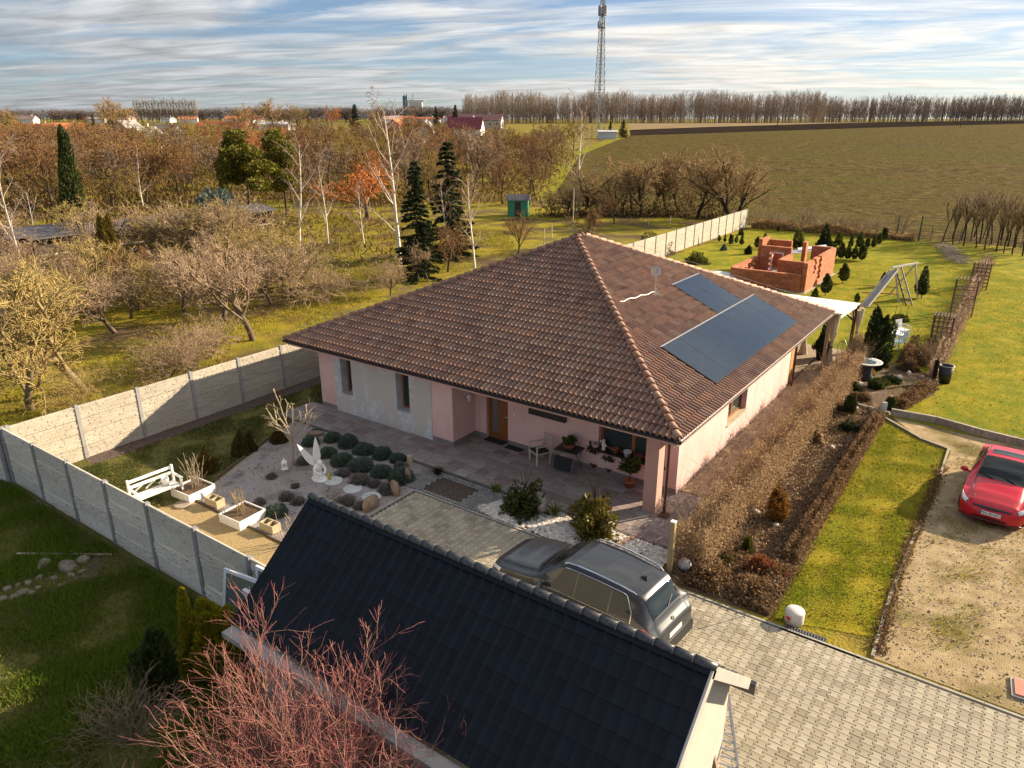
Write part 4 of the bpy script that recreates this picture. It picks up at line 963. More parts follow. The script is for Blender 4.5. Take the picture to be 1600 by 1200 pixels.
# --- red saloon on the gravel, nose towards the camera
st = [(0.0, sect(.52, .26, .48, .40, .54, .02)), (.07, sect(.68, .20, .55, .54, .62, .03)), (.22, sect(.80, .18, .62, .62, .69, .04)), (.6, sect(.86, .18, .76, .66, .80, .05)), (1.15, sect(.87, .18, .84, .66, .90, .06)),
      (1.30, sect(.87, .18, .86, .64, .95, .05)), (1.65, sect(.87, .18, .87, .61, 1.17, .05)), (2.05, sect(.87, .18, .88, .585, 1.35, .045)), (2.5, sect(.87, .18, .89, .575, 1.39, .045)), (3.0, sect(.87, .18, .90, .565, 1.36, .045)),
      (3.35, sect(.87, .18, .91, .56, 1.25, .04)), (3.7, sect(.86, .18, .91, .60, 1.05, .04)), (3.85, sect(.86, .19, .91, .64, .99, .035)), (4.2, sect(.84, .21, .88, .66, .95, .03)), (4.42, sect(.78, .24, .78, .62, .86, .02)), (4.5, sect(.66, .28, .62, .54, .70, .01))]
car = Car(st)
m_red = mat('red_paint', (0.50, 0.006, 0.022), 0.30, coat=0.35, spec=0.35)
fr = P(1541, 812, 0.30)
red = thing('red_car', 'bright red saloon car with sunroof parked on the sandy gravel', 'car', (fr.x+.06, fr.y+.10, .01), math.radians(90-4))
obj('body', car.body(), m_red, red)
obj('windscreen', car.patch([(1.26, TR_+.005), (2.06, TR_+.02), (2.06, 1), (1.24, 1)], both=True, n=12, m=10), m_cgl, red)
obj('rear_window', car.patch([(3.1, TR_+.02), (3.75, TR_+.02), (3.75, 1), (3.1, 1)], both=True, n=10, m=10), m_cgl, red)
obj('sunroof', car.patch([(2.27, .80), (2.60, .80), (2.60, 1), (2.27, 1)], both=True, n=6, m=8), glass('sunroof_glass', (0.02, 0.035, 0.03), 0.05), red)
for sd2 in (1, -1):
    for q in ([(1.72, TB+.02), (2.48, TB+.02), (2.48, TR_-.025), (2.15, TR_-.025)], [(2.54, TB+.02), (3.25, TB+.02), (3.1, TR_-.025), (2.54, TR_-.025)]):
        obj('side_window', car.patch(q, sd2, n=8, m=6), m_cgl, red)
    obj('headlamp', car.patch([(.06, TB+.06), (.46, TB-.06), (.52, TB+.06), (.16, TB+.22)], sd2, .012, 8, 5), m_hl, red)
    b = MB(); b.path([car.S(x, t, sd2, .011) for x, t in ((.075, TB+.07), (.25, TB+.015), (.43, TB-.04), (.46, TB+.06), (.3, TB+.125), (.14, TB+.19), (.075, TB+.07))], .007, 4); obj('lamp_rim', b, m_bpl, red)
    obj('tail_lamp', car.patch([(4.3, TB-.04), (4.44, TB-.04), (4.44, TB+.08), (4.3, TB+.04)], sd2, .008, 6, 4), m_tl, red)
    b = MB(); b.ball((1.66, sd2*1.0, .93), .11, (.7, 1.0, .72), 10, 8); b.bar((1.66, sd2*.82, .88), (1.66, sd2*.95, .91), .05, .05); obj('mirror', b.mesh('mirror', True), m_red, red)
    obj('fog_lamp', MB().ball((.10, sd2*.55, .30), .06, (.5, 1.2, .7), 10, 6), m_bpl, red)
    b = MB(); b.path([car.S(x, t, sd2, .004) for x, t in ((.34, .80), (.7, .74), (1.1, .70), (1.24, .69))], .006, 4); b.path([car.S(x, .66, sd2, .003) for x in np.linspace(2.1, 3.05, 10)], .007, 4); obj('panel_gap', b, mat('dark_red_gap', (0.10, 0.004, 0.008), 0.5), red)
b = MB(); b.path([car.S(.105+.0*abs(y), .80, 1 if y >= 0 else -1, .0)*0 + Vector((.035+.16*abs(y)**1.6, y, .585-.02*abs(y))) for y in np.linspace(-.46, .46, 13)], .05, 8); obj('grille', b, m_bpl, red)
b = MB(); b.box(-.03, .03, -.40, .40, .24, .33); obj('air_intake', b, m_bpl, red, (.03, 0, 0))
pl = obj('number_plate', MB().box(-.038, -.026, -.26, .26, .40, .51), m_white, red)
obj('plate_band', MB().box(-.0395, -.0381, .215, .259, .401, .509), mat('plate_blue', (0.03, 0.10, 0.45), 0.5), pl)
def letters(text, size, m, parent, loc, rot, name='plate_lettering', ext=.001):
    cu = bpy.data.curves.new(name, 'FONT'); cu.body = text; cu.size = size; cu.align_x = 'CENTER'; cu.align_y = 'CENTER'; cu.extrude = ext; cu.resolution_u = 3
    tmp = bpy.data.objects.new(name, cu); COL.objects.link(tmp); bpy.context.view_layer.update()
    me = bpy.data.meshes.new_from_object(tmp.evaluated_get(bpy.context.evaluated_depsgraph_get())); bpy.data.objects.remove(tmp)
    me.name = name; return obj(name, me, m, parent, loc, rot)
letters('MA\u00b7854EO', .115, m_bpl, pl, (-.0395, -.02, .455), (math.pi/2, 0, -math.pi/2))
obj('bumper_lip', MB().path([Vector((-.005+.30*abs(y)**3.0, y, .225)) for y in np.linspace(-.78, .78, 15)], .025, 6).mesh('bumper_lip', True), mat('dark_red_gap', (0.10, 0.004, 0.008), 0.5), red)
wip = MB()
for s in (.2, -.35): wip.bar((1.25, s, 1.005), (1.42, s+.42, 1.08), .018, .018)
obj('front_wiper', wip, m_bpl, red)
for x in (.86, 3.48):
    for y in (-.76, .76): wheel(red, x, y, .30, .195)
arches(red, car, (.86, 3.48), .34)
# ------------------------------------------------------------------ plants: generators
def barkmat(name, c0, c1, rough=0.9, mid=None, orand=0.15):
    if name in MATS: return MATS[name]
    m, t, b = nt(name); N = t.nodes; L = t.links.new; b.inputs['Roughness'].default_value = rough; b.inputs['Specular IOR Level'].default_value = 0.25
    at = N.new('ShaderNodeAttribute'); at.attribute_name = 'tint'; cr = N.new('ShaderNodeValToRGB'); e = cr.color_ramp.elements
    e[0].color = (*c0, 1); e[1].color = (*c1, 1)
    if mid: q = e.new(0.5); q.color = (*mid, 1)
    L(at.outputs['Fac'], cr.inputs[0])
    tc = N.new('ShaderNodeTexCoord'); nz = N.new('ShaderNodeTexNoise'); nz.inputs['Scale'].default_value = 2.5; L(tc.outputs['Object'], nz.inputs['Vector'])
    oi = N.new('ShaderNodeObjectInfo'); ma = N.new('ShaderNodeMath'); ma.operation = 'MULTIPLY_ADD'; ma.inputs[1].default_value = 2*orand; ma.inputs[2].default_value = 0.65-orand; L(oi.outputs['Random'], ma.inputs[0])
    ad = N.new('ShaderNodeMath'); ad.operation = 'MULTIPLY_ADD'; ad.inputs[1].default_value = 0.7; L(nz.outputs[0], ad.inputs[0]); L(ma.outputs[0], ad.inputs[2])
    hs = N.new('ShaderNodeHueSaturation'); L(ad.outputs[0], hs.inputs['Value']); L(cr.outputs[0], hs.inputs['Color']); L(hs.outputs[0], b.inputs['Base Color'])
    MATS[name] = m; return m
def grow(seed, H0, r0, spec, lean=(0, 0), tip=0.55):
    """spec rows: (children, length as a share of the parent's, angle deg, segments, upward pull, wobble, first child at); row 0 is the trunk"""
    R = random.Random(seed); S = []; nl = len(spec)
    def rec(p, d, L, r, lev):
        nch, ratio, ang, ns, up, wob, start = spec[lev]; path = [(p.copy(), d.copy(), r)]
        rr = r
        for i in range(ns):
            d = (d + Vector((R.gauss(0, wob), R.gauss(0, wob), R.gauss(0, wob)+up))).normalized(); q = p + d*(L/ns)
            r1 = r*(1-(i+1)/ns*(1-tip)) if lev < nl-1 else r*(1-(i+1)/ns*.7)
            S.append((*p, *q, rr, r1, lev)); p, rr = q, r1; path.append((p.copy(), d.copy(), rr))
        if lev+1 >= nl: return
        nc, ra, an = spec[lev+1][0], spec[lev+1][1], spec[lev+1][2]; az = R.uniform(0, 6.28)
        for k in range(nc):
            t = start + (1-start)*((k+R.random())/nc); x = t*ns; i = min(int(x), ns-1); f = x-i
            pp_ = path[i][0].lerp(path[i+1][0], f); dd = path[i+1][1]; r_ = path[i][2]*(1-f)+path[i+1][2]*f
            az += 2.4+R.uniform(-.5, .5); a = math.radians(an*R.uniform(.7, 1.3))
            s = dd.orthogonal().normalized(); s = Matrix.Rotation(az, 3, dd) @ s
            rec(pp_, (dd*math.cos(a)+s*math.sin(a)).normalized(), L*ra*R.uniform(.7, 1.2)*(1.15-.45*t), r_*.56, lev+1)
    rec(Vector((0, 0, 0)), Vector((lean[0], lean[1], 1)).normalized(), H0, r0, 0)
    return np.array(S)
def bare_parts(name, S, m, rmin, cut=1, n_tr=7, nl=None):
    S = S.copy(); S[:, 6] = np.maximum(S[:, 6], rmin); S[:, 7] = np.maximum(S[:, 7], rmin*.7); nl = nl or S[:, 8].max()
    a, c = S[S[:, 8] <= cut], S[S[:, 8] > cut]
    jt = np.random.default_rng(len(S))
    V, F, T = twigs(a, n_tr, a[:, 8]/nl); tr = fast_mesh('trunk', V, F, T, True); tr.materials.append(m)
    V, F, T = twigs(c, 3, np.clip(c[:, 8]/nl+jt.normal(0, .13, len(c)), 0, 1)); cr = fast_mesh('crown', V, F, T); cr.materials.append(m)
    return tr, cr
def plant(name, label, cat, loc, tr, cr, rotz=0.0, scale=1.0, group=None, names=('trunk', 'crown')):
    t = thing(name, label, cat, loc, rotz, group); t.scale = (scale,)*3 if isinstance(scale, (int, float)) else scale
    if tr is not None: obj(names[0], tr, None, t)
    if cr is not None: obj(names[1], cr, None, t)
    return t
def leafmat(name, cols, rough=0.65, tr=0.25): return mat(name, cols[0], rough, tintc=cols, tr=tr, spec=0.12)
def pip(X, Y, poly):
    ins = np.zeros(len(X), bool); n = len(poly)
    for i in range(n):
        x0, y0 = poly[i][0], poly[i][1]; x1, y1 = poly[(i+1) % n][0], poly[(i+1) % n][1]
        c = ((y0 > Y) != (y1 > Y)) & (X < (x1-x0)*(Y-y0)/((y1-y0) or 1e-9)+x0); ins ^= c
    return ins
def inpoly(poly, n, rng=NR):
    xs = [p[0] for p in poly]; ys = [p[1] for p in poly]; out = np.zeros((0, 2))
    while len(out) < n:
        Q_ = np.stack([rng.uniform(min(xs), max(xs), 2*n), rng.uniform(min(ys), max(ys), 2*n)], 1); out = np.concatenate([out, Q_[pip(Q_[:, 0], Q_[:, 1], poly)]])
    return out[:n]
def clump(Q_, s, seed=0):
    "smooth pseudo-noise 0..1 over the plane"
    R = np.random.default_rng(seed); v = np.zeros(len(Q_))
    for k in range(7):
        a = R.uniform(0, 6.28); f = s*R.uniform(.5, 2.2); v += np.sin((Q_[:, 0]*math.cos(a)+Q_[:, 1]*math.sin(a))*f+R.uniform(0, 6.28))
    return 1/(1+np.exp(-v*.9))
def grass(name, poly, n, h, w, m, label, cs=3.0, z0=0.01, keep=0.15, seed=1, thr=0.3):
    Q_ = inpoly(poly, n); c = clump(Q_, cs, seed); ok = (c > thr) | (NR.random(n) < keep); Q_ = Q_[ok]; c = c[ok]; k = len(Q_)
    N = np.stack([NR.normal(0, .55, k), NR.normal(0, .55, k), np.ones(k)*1.2], 1)
    hh = h*(.5+c)*NR.uniform(.5, 1.3, k); C = np.column_stack([Q_, z0+hh*.38])
    V, F, T = leaves(name, C, np.full(k, w), tint=np.clip(.15+.7*c+NR.normal(0, .16, k), 0, .98), aspect=1.0, N=N*3, sizej=.3)
    # stretch every blade to its own height
    V = V.reshape(-1, 4, 3); d = V[:, 2]-V[:, 0]; d /= np.linalg.norm(d, axis=1)[:, None]; V[:, 0] = C-d*(hh/2)[:, None]; V[:, 2] = C+d*(hh/2)[:, None]
    o = one(name, fast_mesh(name, V.reshape(-1, 3), F, T), m, label, 'grass', kind='stuff'); return o
def vol(n, shape, rng=NR):
    "points in a unit shape, denser near its skin, with outward normals"
    d = rng.normal(size=(n, 3)); d /= np.linalg.norm(d, axis=1)[:, None]; r = rng.random(n)**.28
    if shape == 'ball': return d*r[:, None], d
    if shape == 'dome': d[:, 2] = np.abs(d[:, 2]); return d*r[:, None], d
    if shape == 'cone':
        h = 1-np.sqrt(rng.random(n)); a = rng.uniform(0, 6.283, n); R = (1-h)**.8*r; return np.stack([R*np.cos(a), R*np.sin(a), h], 1), np.stack([np.cos(a), np.sin(a), np.full(n, .6)], 1)
    if shape == 'column':
        h = rng.random(n)**1.1; a = rng.uniform(0, 6.283, n); R = np.minimum(1, (1-h)**.5*1.25)*np.minimum(1, .55+h*2.2)*r; return np.stack([R*np.cos(a), R*np.sin(a), h], 1), np.stack([np.cos(a), np.sin(a), np.full(n, .9)], 1)
    if shape == 'box':
        return rng.uniform(-1, 1, (n, 3)), d
def shrub_mesh(name, n, shape, dims, size, m, aspect=1.8, lump=.18, seed=3, up=0.0, stems=0, stemm=None, rough=0.45):
    rng = np.random.default_rng(seed); p, N = vol(n, shape, rng); ph = rng.uniform(0, 6.28, 6)
    k = 1+lump*(np.sin(p[:, 0]*5+ph[0])+np.sin(p[:, 1]*6+ph[1])+np.sin(p[:, 2]*7+ph[2])+np.sin(p[:, 0]*9-p[:, 2]*8+ph[3]))*.5
    C = p*np.array(dims)*k[:, None]; C[:, 2] = np.maximum(C[:, 2], .02)
    V, F, T = leaves(name, C, size, aspect=aspect, rng=rng, N=N/rough*.45, up=up); me = fast_mesh(name, V, F, T); me.materials.append(m); return me
def stem_mesh(seed, n, h, r, spread, m, name='stem'):
    R = random.Random(seed); S = []
    for i in range(n):
        a = R.uniform(0, 6.28); d = Vector((math.cos(a)*spread*R.random(), math.sin(a)*spread*R.random(), 1)).normalized(); p = Vector((R.uniform(-.04, .04), R.uniform(-.04, .04), 0))
        for k in range(4):
            q = p+d*h/4*R.uniform(.8, 1.2); S.append((*p, *q, r*(1-k*.2), r*(1-(k+1)*.2), k)); p = q; d = (d+Vector((R.gauss(0, .12), R.gauss(0, .12), .05))).normalized()
    S = np.array(S); V, F, T = twigs(S, 4, S[:, 8]/4); me = fast_mesh(name, V, F, T); me.materials.append(m); return me

BK = dict(brown=barkmat('bark_brown', (0.075, 0.055, 0.038), (0.235, 0.125, 0.05)), grey=barkmat('bark_grey', (0.13, 0.105, 0.08), (0.26, 0.18, 0.115)),
          lichen=barkmat('bark_lichen', (0.18, 0.14, 0.08), (0.38, 0.28, 0.095)), pink=barkmat('bark_pinkish', (0.12, 0.09, 0.065), (0.38, 0.265, 0.165)),
          birch=barkmat('bark_birch', (0.62, 0.57, 0.50), (0.24, 0.125, 0.08), mid=(0.46, 0.37, 0.30)), dark=barkmat('bark_dark', (0.03, 0.024, 0.018), (0.40, 0.27, 0.12), mid=(0.15, 0.10, 0.05)),
          rust=barkmat('bark_rust', (0.10, 0.06, 0.04), (0.42, 0.155, 0.045)), pale=barkmat('bark_pale', (0.30, 0.25, 0.18), (0.48, 0.38, 0.26)),
          far=barkmat('bark_far', (0.11, 0.085, 0.07), (0.20, 0.135, 0.095)), olive=barkmat('bark_olive', (0.10, 0.08, 0.03), (0.27, 0.185, 0.05)))

# ------------------------------------------------------------------ foreground: red-twigged bush, conifers, window frames, stones
SPR = [(1, 1, 0, 6, .02, .10, .25), (7, .55, 28, 5, .06, .12, .25), (5, .55, 32, 4, .05, .14, .25), (3, .6, 30, 3, .03, .15, .3)]
S = []
R = random.Random(4)
for i in range(92):
    a = R.uniform(0, 6.28); q = R.random()**.6; s_ = grow(100+i, R.uniform(2.3, 3.4)*(1.05-.3*q), .015, SPR, (math.cos(a)*q*1.05, math.sin(a)*q*1.05), .35)
    s_[:, 0] += math.cos(a)*.22*q; s_[:, 3] += math.cos(a)*.22*q; s_[:, 1] += math.sin(a)*.22*q; s_[:, 4] += math.sin(a)*.22*q; S.append(s_)
S = np.concatenate(S)
m_redtw = barkmat('red_twig_bark', (0.38, 0.28, 0.20), (0.36, 0.12, 0.12), 0.6, mid=(0.45, 0.26, 0.17))
tr, cr = bare_parts('bush', S, m_redtw, .0037, 1, 5)
plant('twiggy_bush', 'large leafless bush with red and orange twigs growing in front of the black garage roof', 'bush', (-7.3, 4.9, 0), tr, cr, names=('stem', 'twig_crown'))
m_thy = leafmat('golden_thuja', [(0.30, 0.27, 0.018), (0.42, 0.35, 0.025), (0.19, 0.19, 0.018), (0.35, 0.30, 0.02)], tr=0.4)
m_thd = leafmat('dark_thuja', [(0.045, 0.065, 0.022), (0.075, 0.095, 0.026), (0.036, 0.054, 0.018), (0.105, 0.115, 0.034)])
m_stem = barkmat('plain_stem', (0.06, 0.045, 0.03), (0.12, 0.085, 0.05))
def conifer(name, label, loc, h, r, m, n, size, shape='column', seed=1, cat='conifer', group=None, aspect=2.6):
    return plant(name, label, cat, loc, stem_mesh(seed, 1, h*.8, max(.02, h*.012), .02, m_stem, 'trunk'), shrub_mesh('crown', n, shape, (r, r, h), size, m, aspect=aspect, seed=seed, up=1.2), group=group)
conifer('thuja', 'golden yellow thuja with two tips beside the white window frames', (-12.15, 6.45, 0), 1.9, .48, m_thy, 9000, .045, seed=2)
p = P(308, 1062); conifer('thuja', 'small golden thuja left of the taller golden one at the fence', (p.x, p.y, 0), 1.7, .28, m_thy, 4000, .045, seed=3)
conifer('thuja', 'dark green columnar thuja standing alone in the shaded front grass', (-12.45, 5.35, 0), 1.75, .40, m_thd, 7000, .045, seed=4)
S = np.concatenate([grow(300+i, 1.0, .008, [(1, 1, 0, 4, .02, .14, .1), (6, .7, 35, 4, .03, .15, .2), (4, .6, 35, 3, .02, .15, .3)], (R.gauss(0, .7), R.gauss(0, .7))) for i in range(16)])
tr, cr = bare_parts('b', S, BK['grey'], .0045, 0, 4); p = P(205, 1160); plant('low_shrub', 'low grey leafless shrub in the dark grass at the bottom left', 'shrub', (p.x, p.y, 0), tr, cr, names=('stem', 'twig_crown'))
# old window frames propped on the fence corner
m_pvc = mat('white_frame', (0.60, 0.63, 0.66), 0.5, (0.70, 0.72, 0.74), 3)
def frame(label, cx_, cy_, w, h, rz, tilt, mull=False):
    t = thing('window_frame', label, 'window frame', (cx_, cy_, 0.02), rz); q = .075
    M = Matrix.Rotation(tilt, 4, 'X')
    for b_ in ((-w/2, w/2, 0, q), (-w/2, w/2, h-q, h)): obj('rail', MB().box(b_[0], b_[1], -.03, .03, b_[2], b_[3], M=M), m_pvc, t)
    for x in ([-w/2, w/2-q]+([-q/2] if mull else [])): obj('stile', MB().box(x, x+q, -.028, .028, q, h-q, M=M), m_pvc, t)
    obj('pane', MB().box(-w/2+q, w/2-q, -.006, .006, q, h-q, M=M), glass('old_pane', (0.10, 0.13, 0.14), .08), t)
frame('large white window frame propped upright before the fence end', -12.35, 7.2, 1.35, 1.75, math.radians(8), math.radians(-12))
frame('small white two-part window frame at the foot of the black roof corner', -11.75, 6.95, .8, 1.2, math.radians(5), math.radians(-10), True)
frame('white window frame standing close against the concrete fence beside the roof edge', -11.75, 7.55, 1.05, 1.95, math.radians(2), math.radians(-6))
one('white_plank', MB().bar((-12.3, 7.38, 1.5), (-11.25, 7.3, 1.55), .09, .12), m_pvc, 'short white plank lying across the stacked window frames', 'plank')
# stone heap by the trodden path
m_stone = mat('field_stone', (0.11, 0.09, 0.06), 0.95, (0.27, 0.235, 0.17), 5, 0.6, 25, objrand=0.2)
spots = [(105, 887, .34), (130, 878, .24), (70, 885, .28), (75, 870, .16), (62, 905, .17), (45, 912, .15), (35, 928, .20), (50, 930, .17), (22, 935, .16), (95, 918, .14), (112, 900, .15), (128, 895, .13), (85, 905, .14), (12, 922, .15), (5, 938, .17), (60, 920, .12), (28, 915, .12), (90, 872, .15)]
where = ['biggest pale', 'mossy', 'flat pale', 'small broken', 'rounded', 'grey', 'light grey', 'yellowish', 'rough', 'small round', 'angular', 'dark', 'half-sunk', 'chipped', 'low', 'tiny', 'sunken', 'tilted']
for i, (x, y, r) in enumerate(spots):
    p = P(x, y); r *= .72; one('stone', MB().ball((0, 0, 0), r, (1.2, .8, .62), 10, 7, .16, seed=i).mesh('stone'), m_stone, 'stone in the heap beside the trodden path left of the fence', 'stone', 'stones heaped by the path', (p.x, p.y, r*.25), (0, 0, i*1.3))
one('plank', MB().bar((p.x-.9, p.y-.6, .12), (p.x+1.1, p.y+.9, .05), .06, .03), mat('grey_plank', (0.30, 0.25, 0.18), .9), 'thin grey stick lying across the stone heap', 'stick')

# ------------------------------------------------------------------ yard: gravel garden
tr, cr = bare_parts('t', grow(21, 1.15, .045, [(1, 1, 0, 4, .05, .05, .55), (8, 1.55, 42, 6, .07, .10, .25), (4, .38, 45, 3, .04, .12, .3), (2, .4, 35, 2, .02, .1, .3)], (0, 0), .8), BK['pale'], .011, 1, 6)
p = P(458, 727); plant('young_tree', 'young leafless tree with pale knobbly branches standing in the gravel garden', 'tree', (p.x, p.y, 0), tr, cr, scale=1.08)
m_statue = mat('white_stone', (0.66, 0.65, 0.63), 0.8, (0.74, 0.73, 0.71), 6, 0.2)
p = P(500, 749); ang = thing('angel_statue', 'white kneeling angel statue with two tall raised wings in the gravel', 'statue', (p.x, p.y, .01), math.radians(-8))
b = MB()
b.lathe([(.30, 0), (.31, .03), (.27, .06)], n=18, sx=1.1, sy=.8)
for c, r, sq in (((-.06, 0, .16), .17, (1.25, 1, .75)), ((.10, .06, .13), .10, (1.6, .8, .8)), ((.10, -.06, .13), .10, (1.6, .8, .8)), ((-.09, 0, .30), .135, (1, 1.15, 1.2)), ((-.02, 0, .45), .13, (.95, 1.25, 1.0)), ((.10, 0, .60), .085, (1.05, .9, 1.1)), ((.07, 0, .64), .085, (1, 1, .9)), ((.045, 0, .53), .06, (1, 1, 1))): b.ball(c, r, sq, 14, 10)
for s in (1, -1): b.path([(-.02, s*.15, .47), (.07, s*.19, .34), (.18, s*.10, .27), (.21, s*.02, .25)], [.055, .048, .04, .04], 8)
b.path([(.20, 0, .09), (.28, .05, .06), (.30, .12, .05)], [.06, .05, .03], 8)
o = obj('figure', b, m_statue, ang); rm = o.modifiers.new('rm', 'REMESH'); rm.mode = 'VOXEL'; rm.voxel_size = .018; rm.use_smooth_shade = True; sm = o.modifiers.new('s', 'SMOOTH'); sm.iterations = 4
for s in (1, -1):
    out = [(0, .06), (.07, .16), (.09, .34), (.07, .56), (.035, .76), (-.01, .95), (-.06, .80), (-.11, .56), (-.15, .34), (-.14, .16), (-.06, .04)]
    vs = []; lean = .12 if s > 0 else .95
    for th in (-.02, .02):
        for x, z in out: vs.append((-.13+th*1.0-.10*(z/.9), s*(.07+lean*z*.55)+x*s*1.15+0*th, .42+z))
    n = len(out); b = MB().add(vs, [tuple(range(n)), tuple(range(2*n-1, n-1, -1))]+[(k, n+k, n+(k+1) % n, (k+1) % n) for k in range(n)])
    for k in range(4): z = .2+k*.13; b.path([(-.155-.10*(z/.9), s*(.07+lean*z*.55)-.10*s*(1-k*.12), .42+z), (-.158-.10*(z/.9), s*(.07+lean*z*.55)+.05*s*(1-k*.12), .44+z)], .008, 5)
    obj('wing', b, m_statue, ang)
p = P(445, 733); t = thing('garden_lantern', 'small white birdcage-shaped garden lantern standing on grey gravel', 'lantern', (p.x, p.y, .01))
obj('base', MB().lathe([(.13, 0), (.13, .02), (.09, .03)], n=6), m_white, t)
for k in range(6): a = k*math.pi/3; obj('bar', MB().tube((.08*math.cos(a), .08*math.sin(a), .03), (.08*math.cos(a), .08*math.sin(a), .24), .012, n=5), m_white, t)
obj('roof', MB().lathe([(.11, .24), (.06, .32), (.015, .36), (.02, .38), (.0, .41)], n=6), m_white, t)
m_round = mat('round_slab', (0.34, 0.36, 0.35), 0.9, (0.52, 0.54, 0.52), 7, 0.5, 20, contrast=(.3, .7))
for (x, y), lab in (((521, 753), 'round pale stepping stone nearest the angel statue'), ((551.6, 765.3), 'middle one of three round pale stepping stones'), ((580.7, 777.7), 'round pale stepping stone nearest the driveway')):
    p = P(x, y); one('stepping_stone', MB().lathe([(.30, 0), (.31, .03), (.28, .05), (.02, .052)], n=28), m_round, lab, 'stepping stone', 'round stepping stones', (p.x, p.y, .012))
p = P(515, 751); b = MB().lathe([(.05, 0), (.055, .05), (.05, .16), (.02, .22), (.02, .28)], n=12); one('bottle', b.mesh('bottle', True), mat('yellow_glass', (0.38, 0.33, 0.02), .15), 'yellow glass bottle standing on the first stepping stone', 'bottle', loc=(p.x, p.y, .06))
m_sant = leafmat('santolina', [(0.08, 0.12, 0.095), (0.12, 0.165, 0.13), (0.065, 0.10, 0.078), (0.17, 0.21, 0.165)], tr=.1)
m_lav = leafmat('lavender_dry', [(0.16, 0.145, 0.14), (0.24, 0.215, 0.21), (0.13, 0.12, 0.105), (0.30, 0.26, 0.255)], tr=.1)
mound_me = [shrub_mesh('foliage', 5200, 'dome', (1, 1, .82), .045, m_sant, aspect=4.2, lump=.07, seed=30+i, up=.5) for i in range(3)]
lav_me = [shrub_mesh('foliage', 2600, 'dome', (1, 1, .8), .045, m_lav, aspect=5, lump=.15, seed=40+i, up=.8) for i in range(3)]
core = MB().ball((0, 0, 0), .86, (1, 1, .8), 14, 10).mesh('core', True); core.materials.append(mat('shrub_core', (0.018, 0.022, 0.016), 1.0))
def z3(x, y): return P(480+x/7.5, 640+y/7.5)
def mound(x, y, w, me, label, group, name='clipped_shrub', z3f=z3, low=.42):
    p = z3f(x, y+w*.30); r = w/7.5/2/(FPX/math.hypot(p.x, p.y, 11.0))*1.10
    t = thing(name, label, 'shrub', (p.x, p.y, 0), rnd.uniform(0, 6), group); t.scale = (r*rnd.uniform(.9, 1.12), r*rnd.uniform(.9, 1.12), r*rnd.uniform(.95, 1.25))
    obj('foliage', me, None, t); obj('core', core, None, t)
gl = 'round clipped grey-green shrubs by the terrace'
ml = [(110, 240, 130, 'small grey-green mound shrub farthest left under the young tree'), (300, 310, 180, 'dark mound shrub at the left end of the back row by the terrace'), (480, 350, 240, 'large dark mound shrub second in the back row by the terrace'), (670, 430, 230, 'large dark mound shrub third in the back row by the terrace'), (880, 490, 220, 'grey-green mound shrub fourth in the back row by the terrace'), (1065, 545, 190, 'grey-green mound shrub last in the back row beside the wooden stump'),
      (245, 485, 180, 'mound shrub directly behind the angel statue wings'), (415, 550, 270, 'largest mound shrub right of the angel statue'), (630, 612, 270, 'broad mound shrub in the middle of the front row'), (870, 682, 260, 'broad mound shrub third in the front row'), (1110, 750, 290, 'widest mound shrub at the driveway corner by the upright rock'), (40, 350, 190, 'mound shrub left of the angel statue')]
for i, (x, y, w, l) in enumerate(ml): mound(x, y, w, mound_me[i % 3], l, gl)
gl = 'dry lavender clumps in the gravel'
ll = [(430, 722, 150, 'dry lavender clump behind the first stepping stone'), (620, 790, 220, 'wide grey lavender clump behind the middle stepping stone'), (790, 842, 160, 'grey lavender clump between the stepping stones and widest mound'), (930, 905, 200, 'grey lavender clump beside the brown rock on the driveway edge'), (450, 1045, 200, 'lavender clump behind the black garage ridge'), (620, 1105, 150, 'lavender clump touching the garage ridge by the rock'), (1090, 640, 150, 'lavender clump beside the wooden stump'), (-40, 580, 170, 'lavender clump at the left foot of the angel')]
for i, (x, y, w, l) in enumerate(ll): mound(x, y, w, lav_me[i % 3], l, gl, 'lavender')
z2 = lambda x, y: P(400+x/5.333, 600+y/5.333)
for i, (x, y, w, l) in enumerate([(130, 748, 90, 'small dark tuft at the left of the grey gravel near the planter'), (255, 905, 130, 'dark lavender tuft in the gravel above the garage corner'), (350, 945, 120, 'grey lavender tuft just right of the garage corner tuft'), (170, 1010, 190, 'large green-grey tuft behind the left planter rows'), (330, 830, 80, 'tiny lavender tuft in the middle of the grey gravel'), (30, 960, 100, 'dark tuft beside the second white planter')]):
    mound(x, y, w*1.3, lav_me[i % 3] if i != 3 else mound_me[0], l, gl, 'lavender', z2)
m_rock = mat('brown_rock', (0.17, 0.115, 0.07), 0.95, (0.30, 0.22, 0.15), 4, 0.6, 15)
for x, y, r, sq, lab in ((1030, 975, .26, (1.1, .6, 1.0), 'brown rock on the gravel at the driveway edge'), (1180, 850, .22, (.6, .5, 1.5), 'upright narrow brown rock before the widest mound shrub'), (740, 1160, .28, (1.2, .7, .9), 'rounded brown rock beside the garage ridge'), (95, 300, .24, (1.3, .7, .5), 'flat orange-brown rock left of the mound shrubs')):
    p = z3(x, y); one('rock', MB().ball((0, 0, 0), r, sq, 12, 9, .12, seed=int(x)).mesh('rock', True), m_rock, lab, 'rock', 'brown rocks in the gravel garden', (p.x, p.y, r*sq[2]*.6), (0, 0, x))
p = z3(1205, 650); one('wooden_stump', MB().lathe([(.10, 0), (.095, .30), (.09, .36), (.0, .37)], n=12), mat('pale_wood', (0.36, 0.29, 0.19), .8, (0.46, 0.38, 0.26), 6), 'pale wooden stump at the end of the mound shrubs', 'stump', loc=(p.x, p.y, 0))
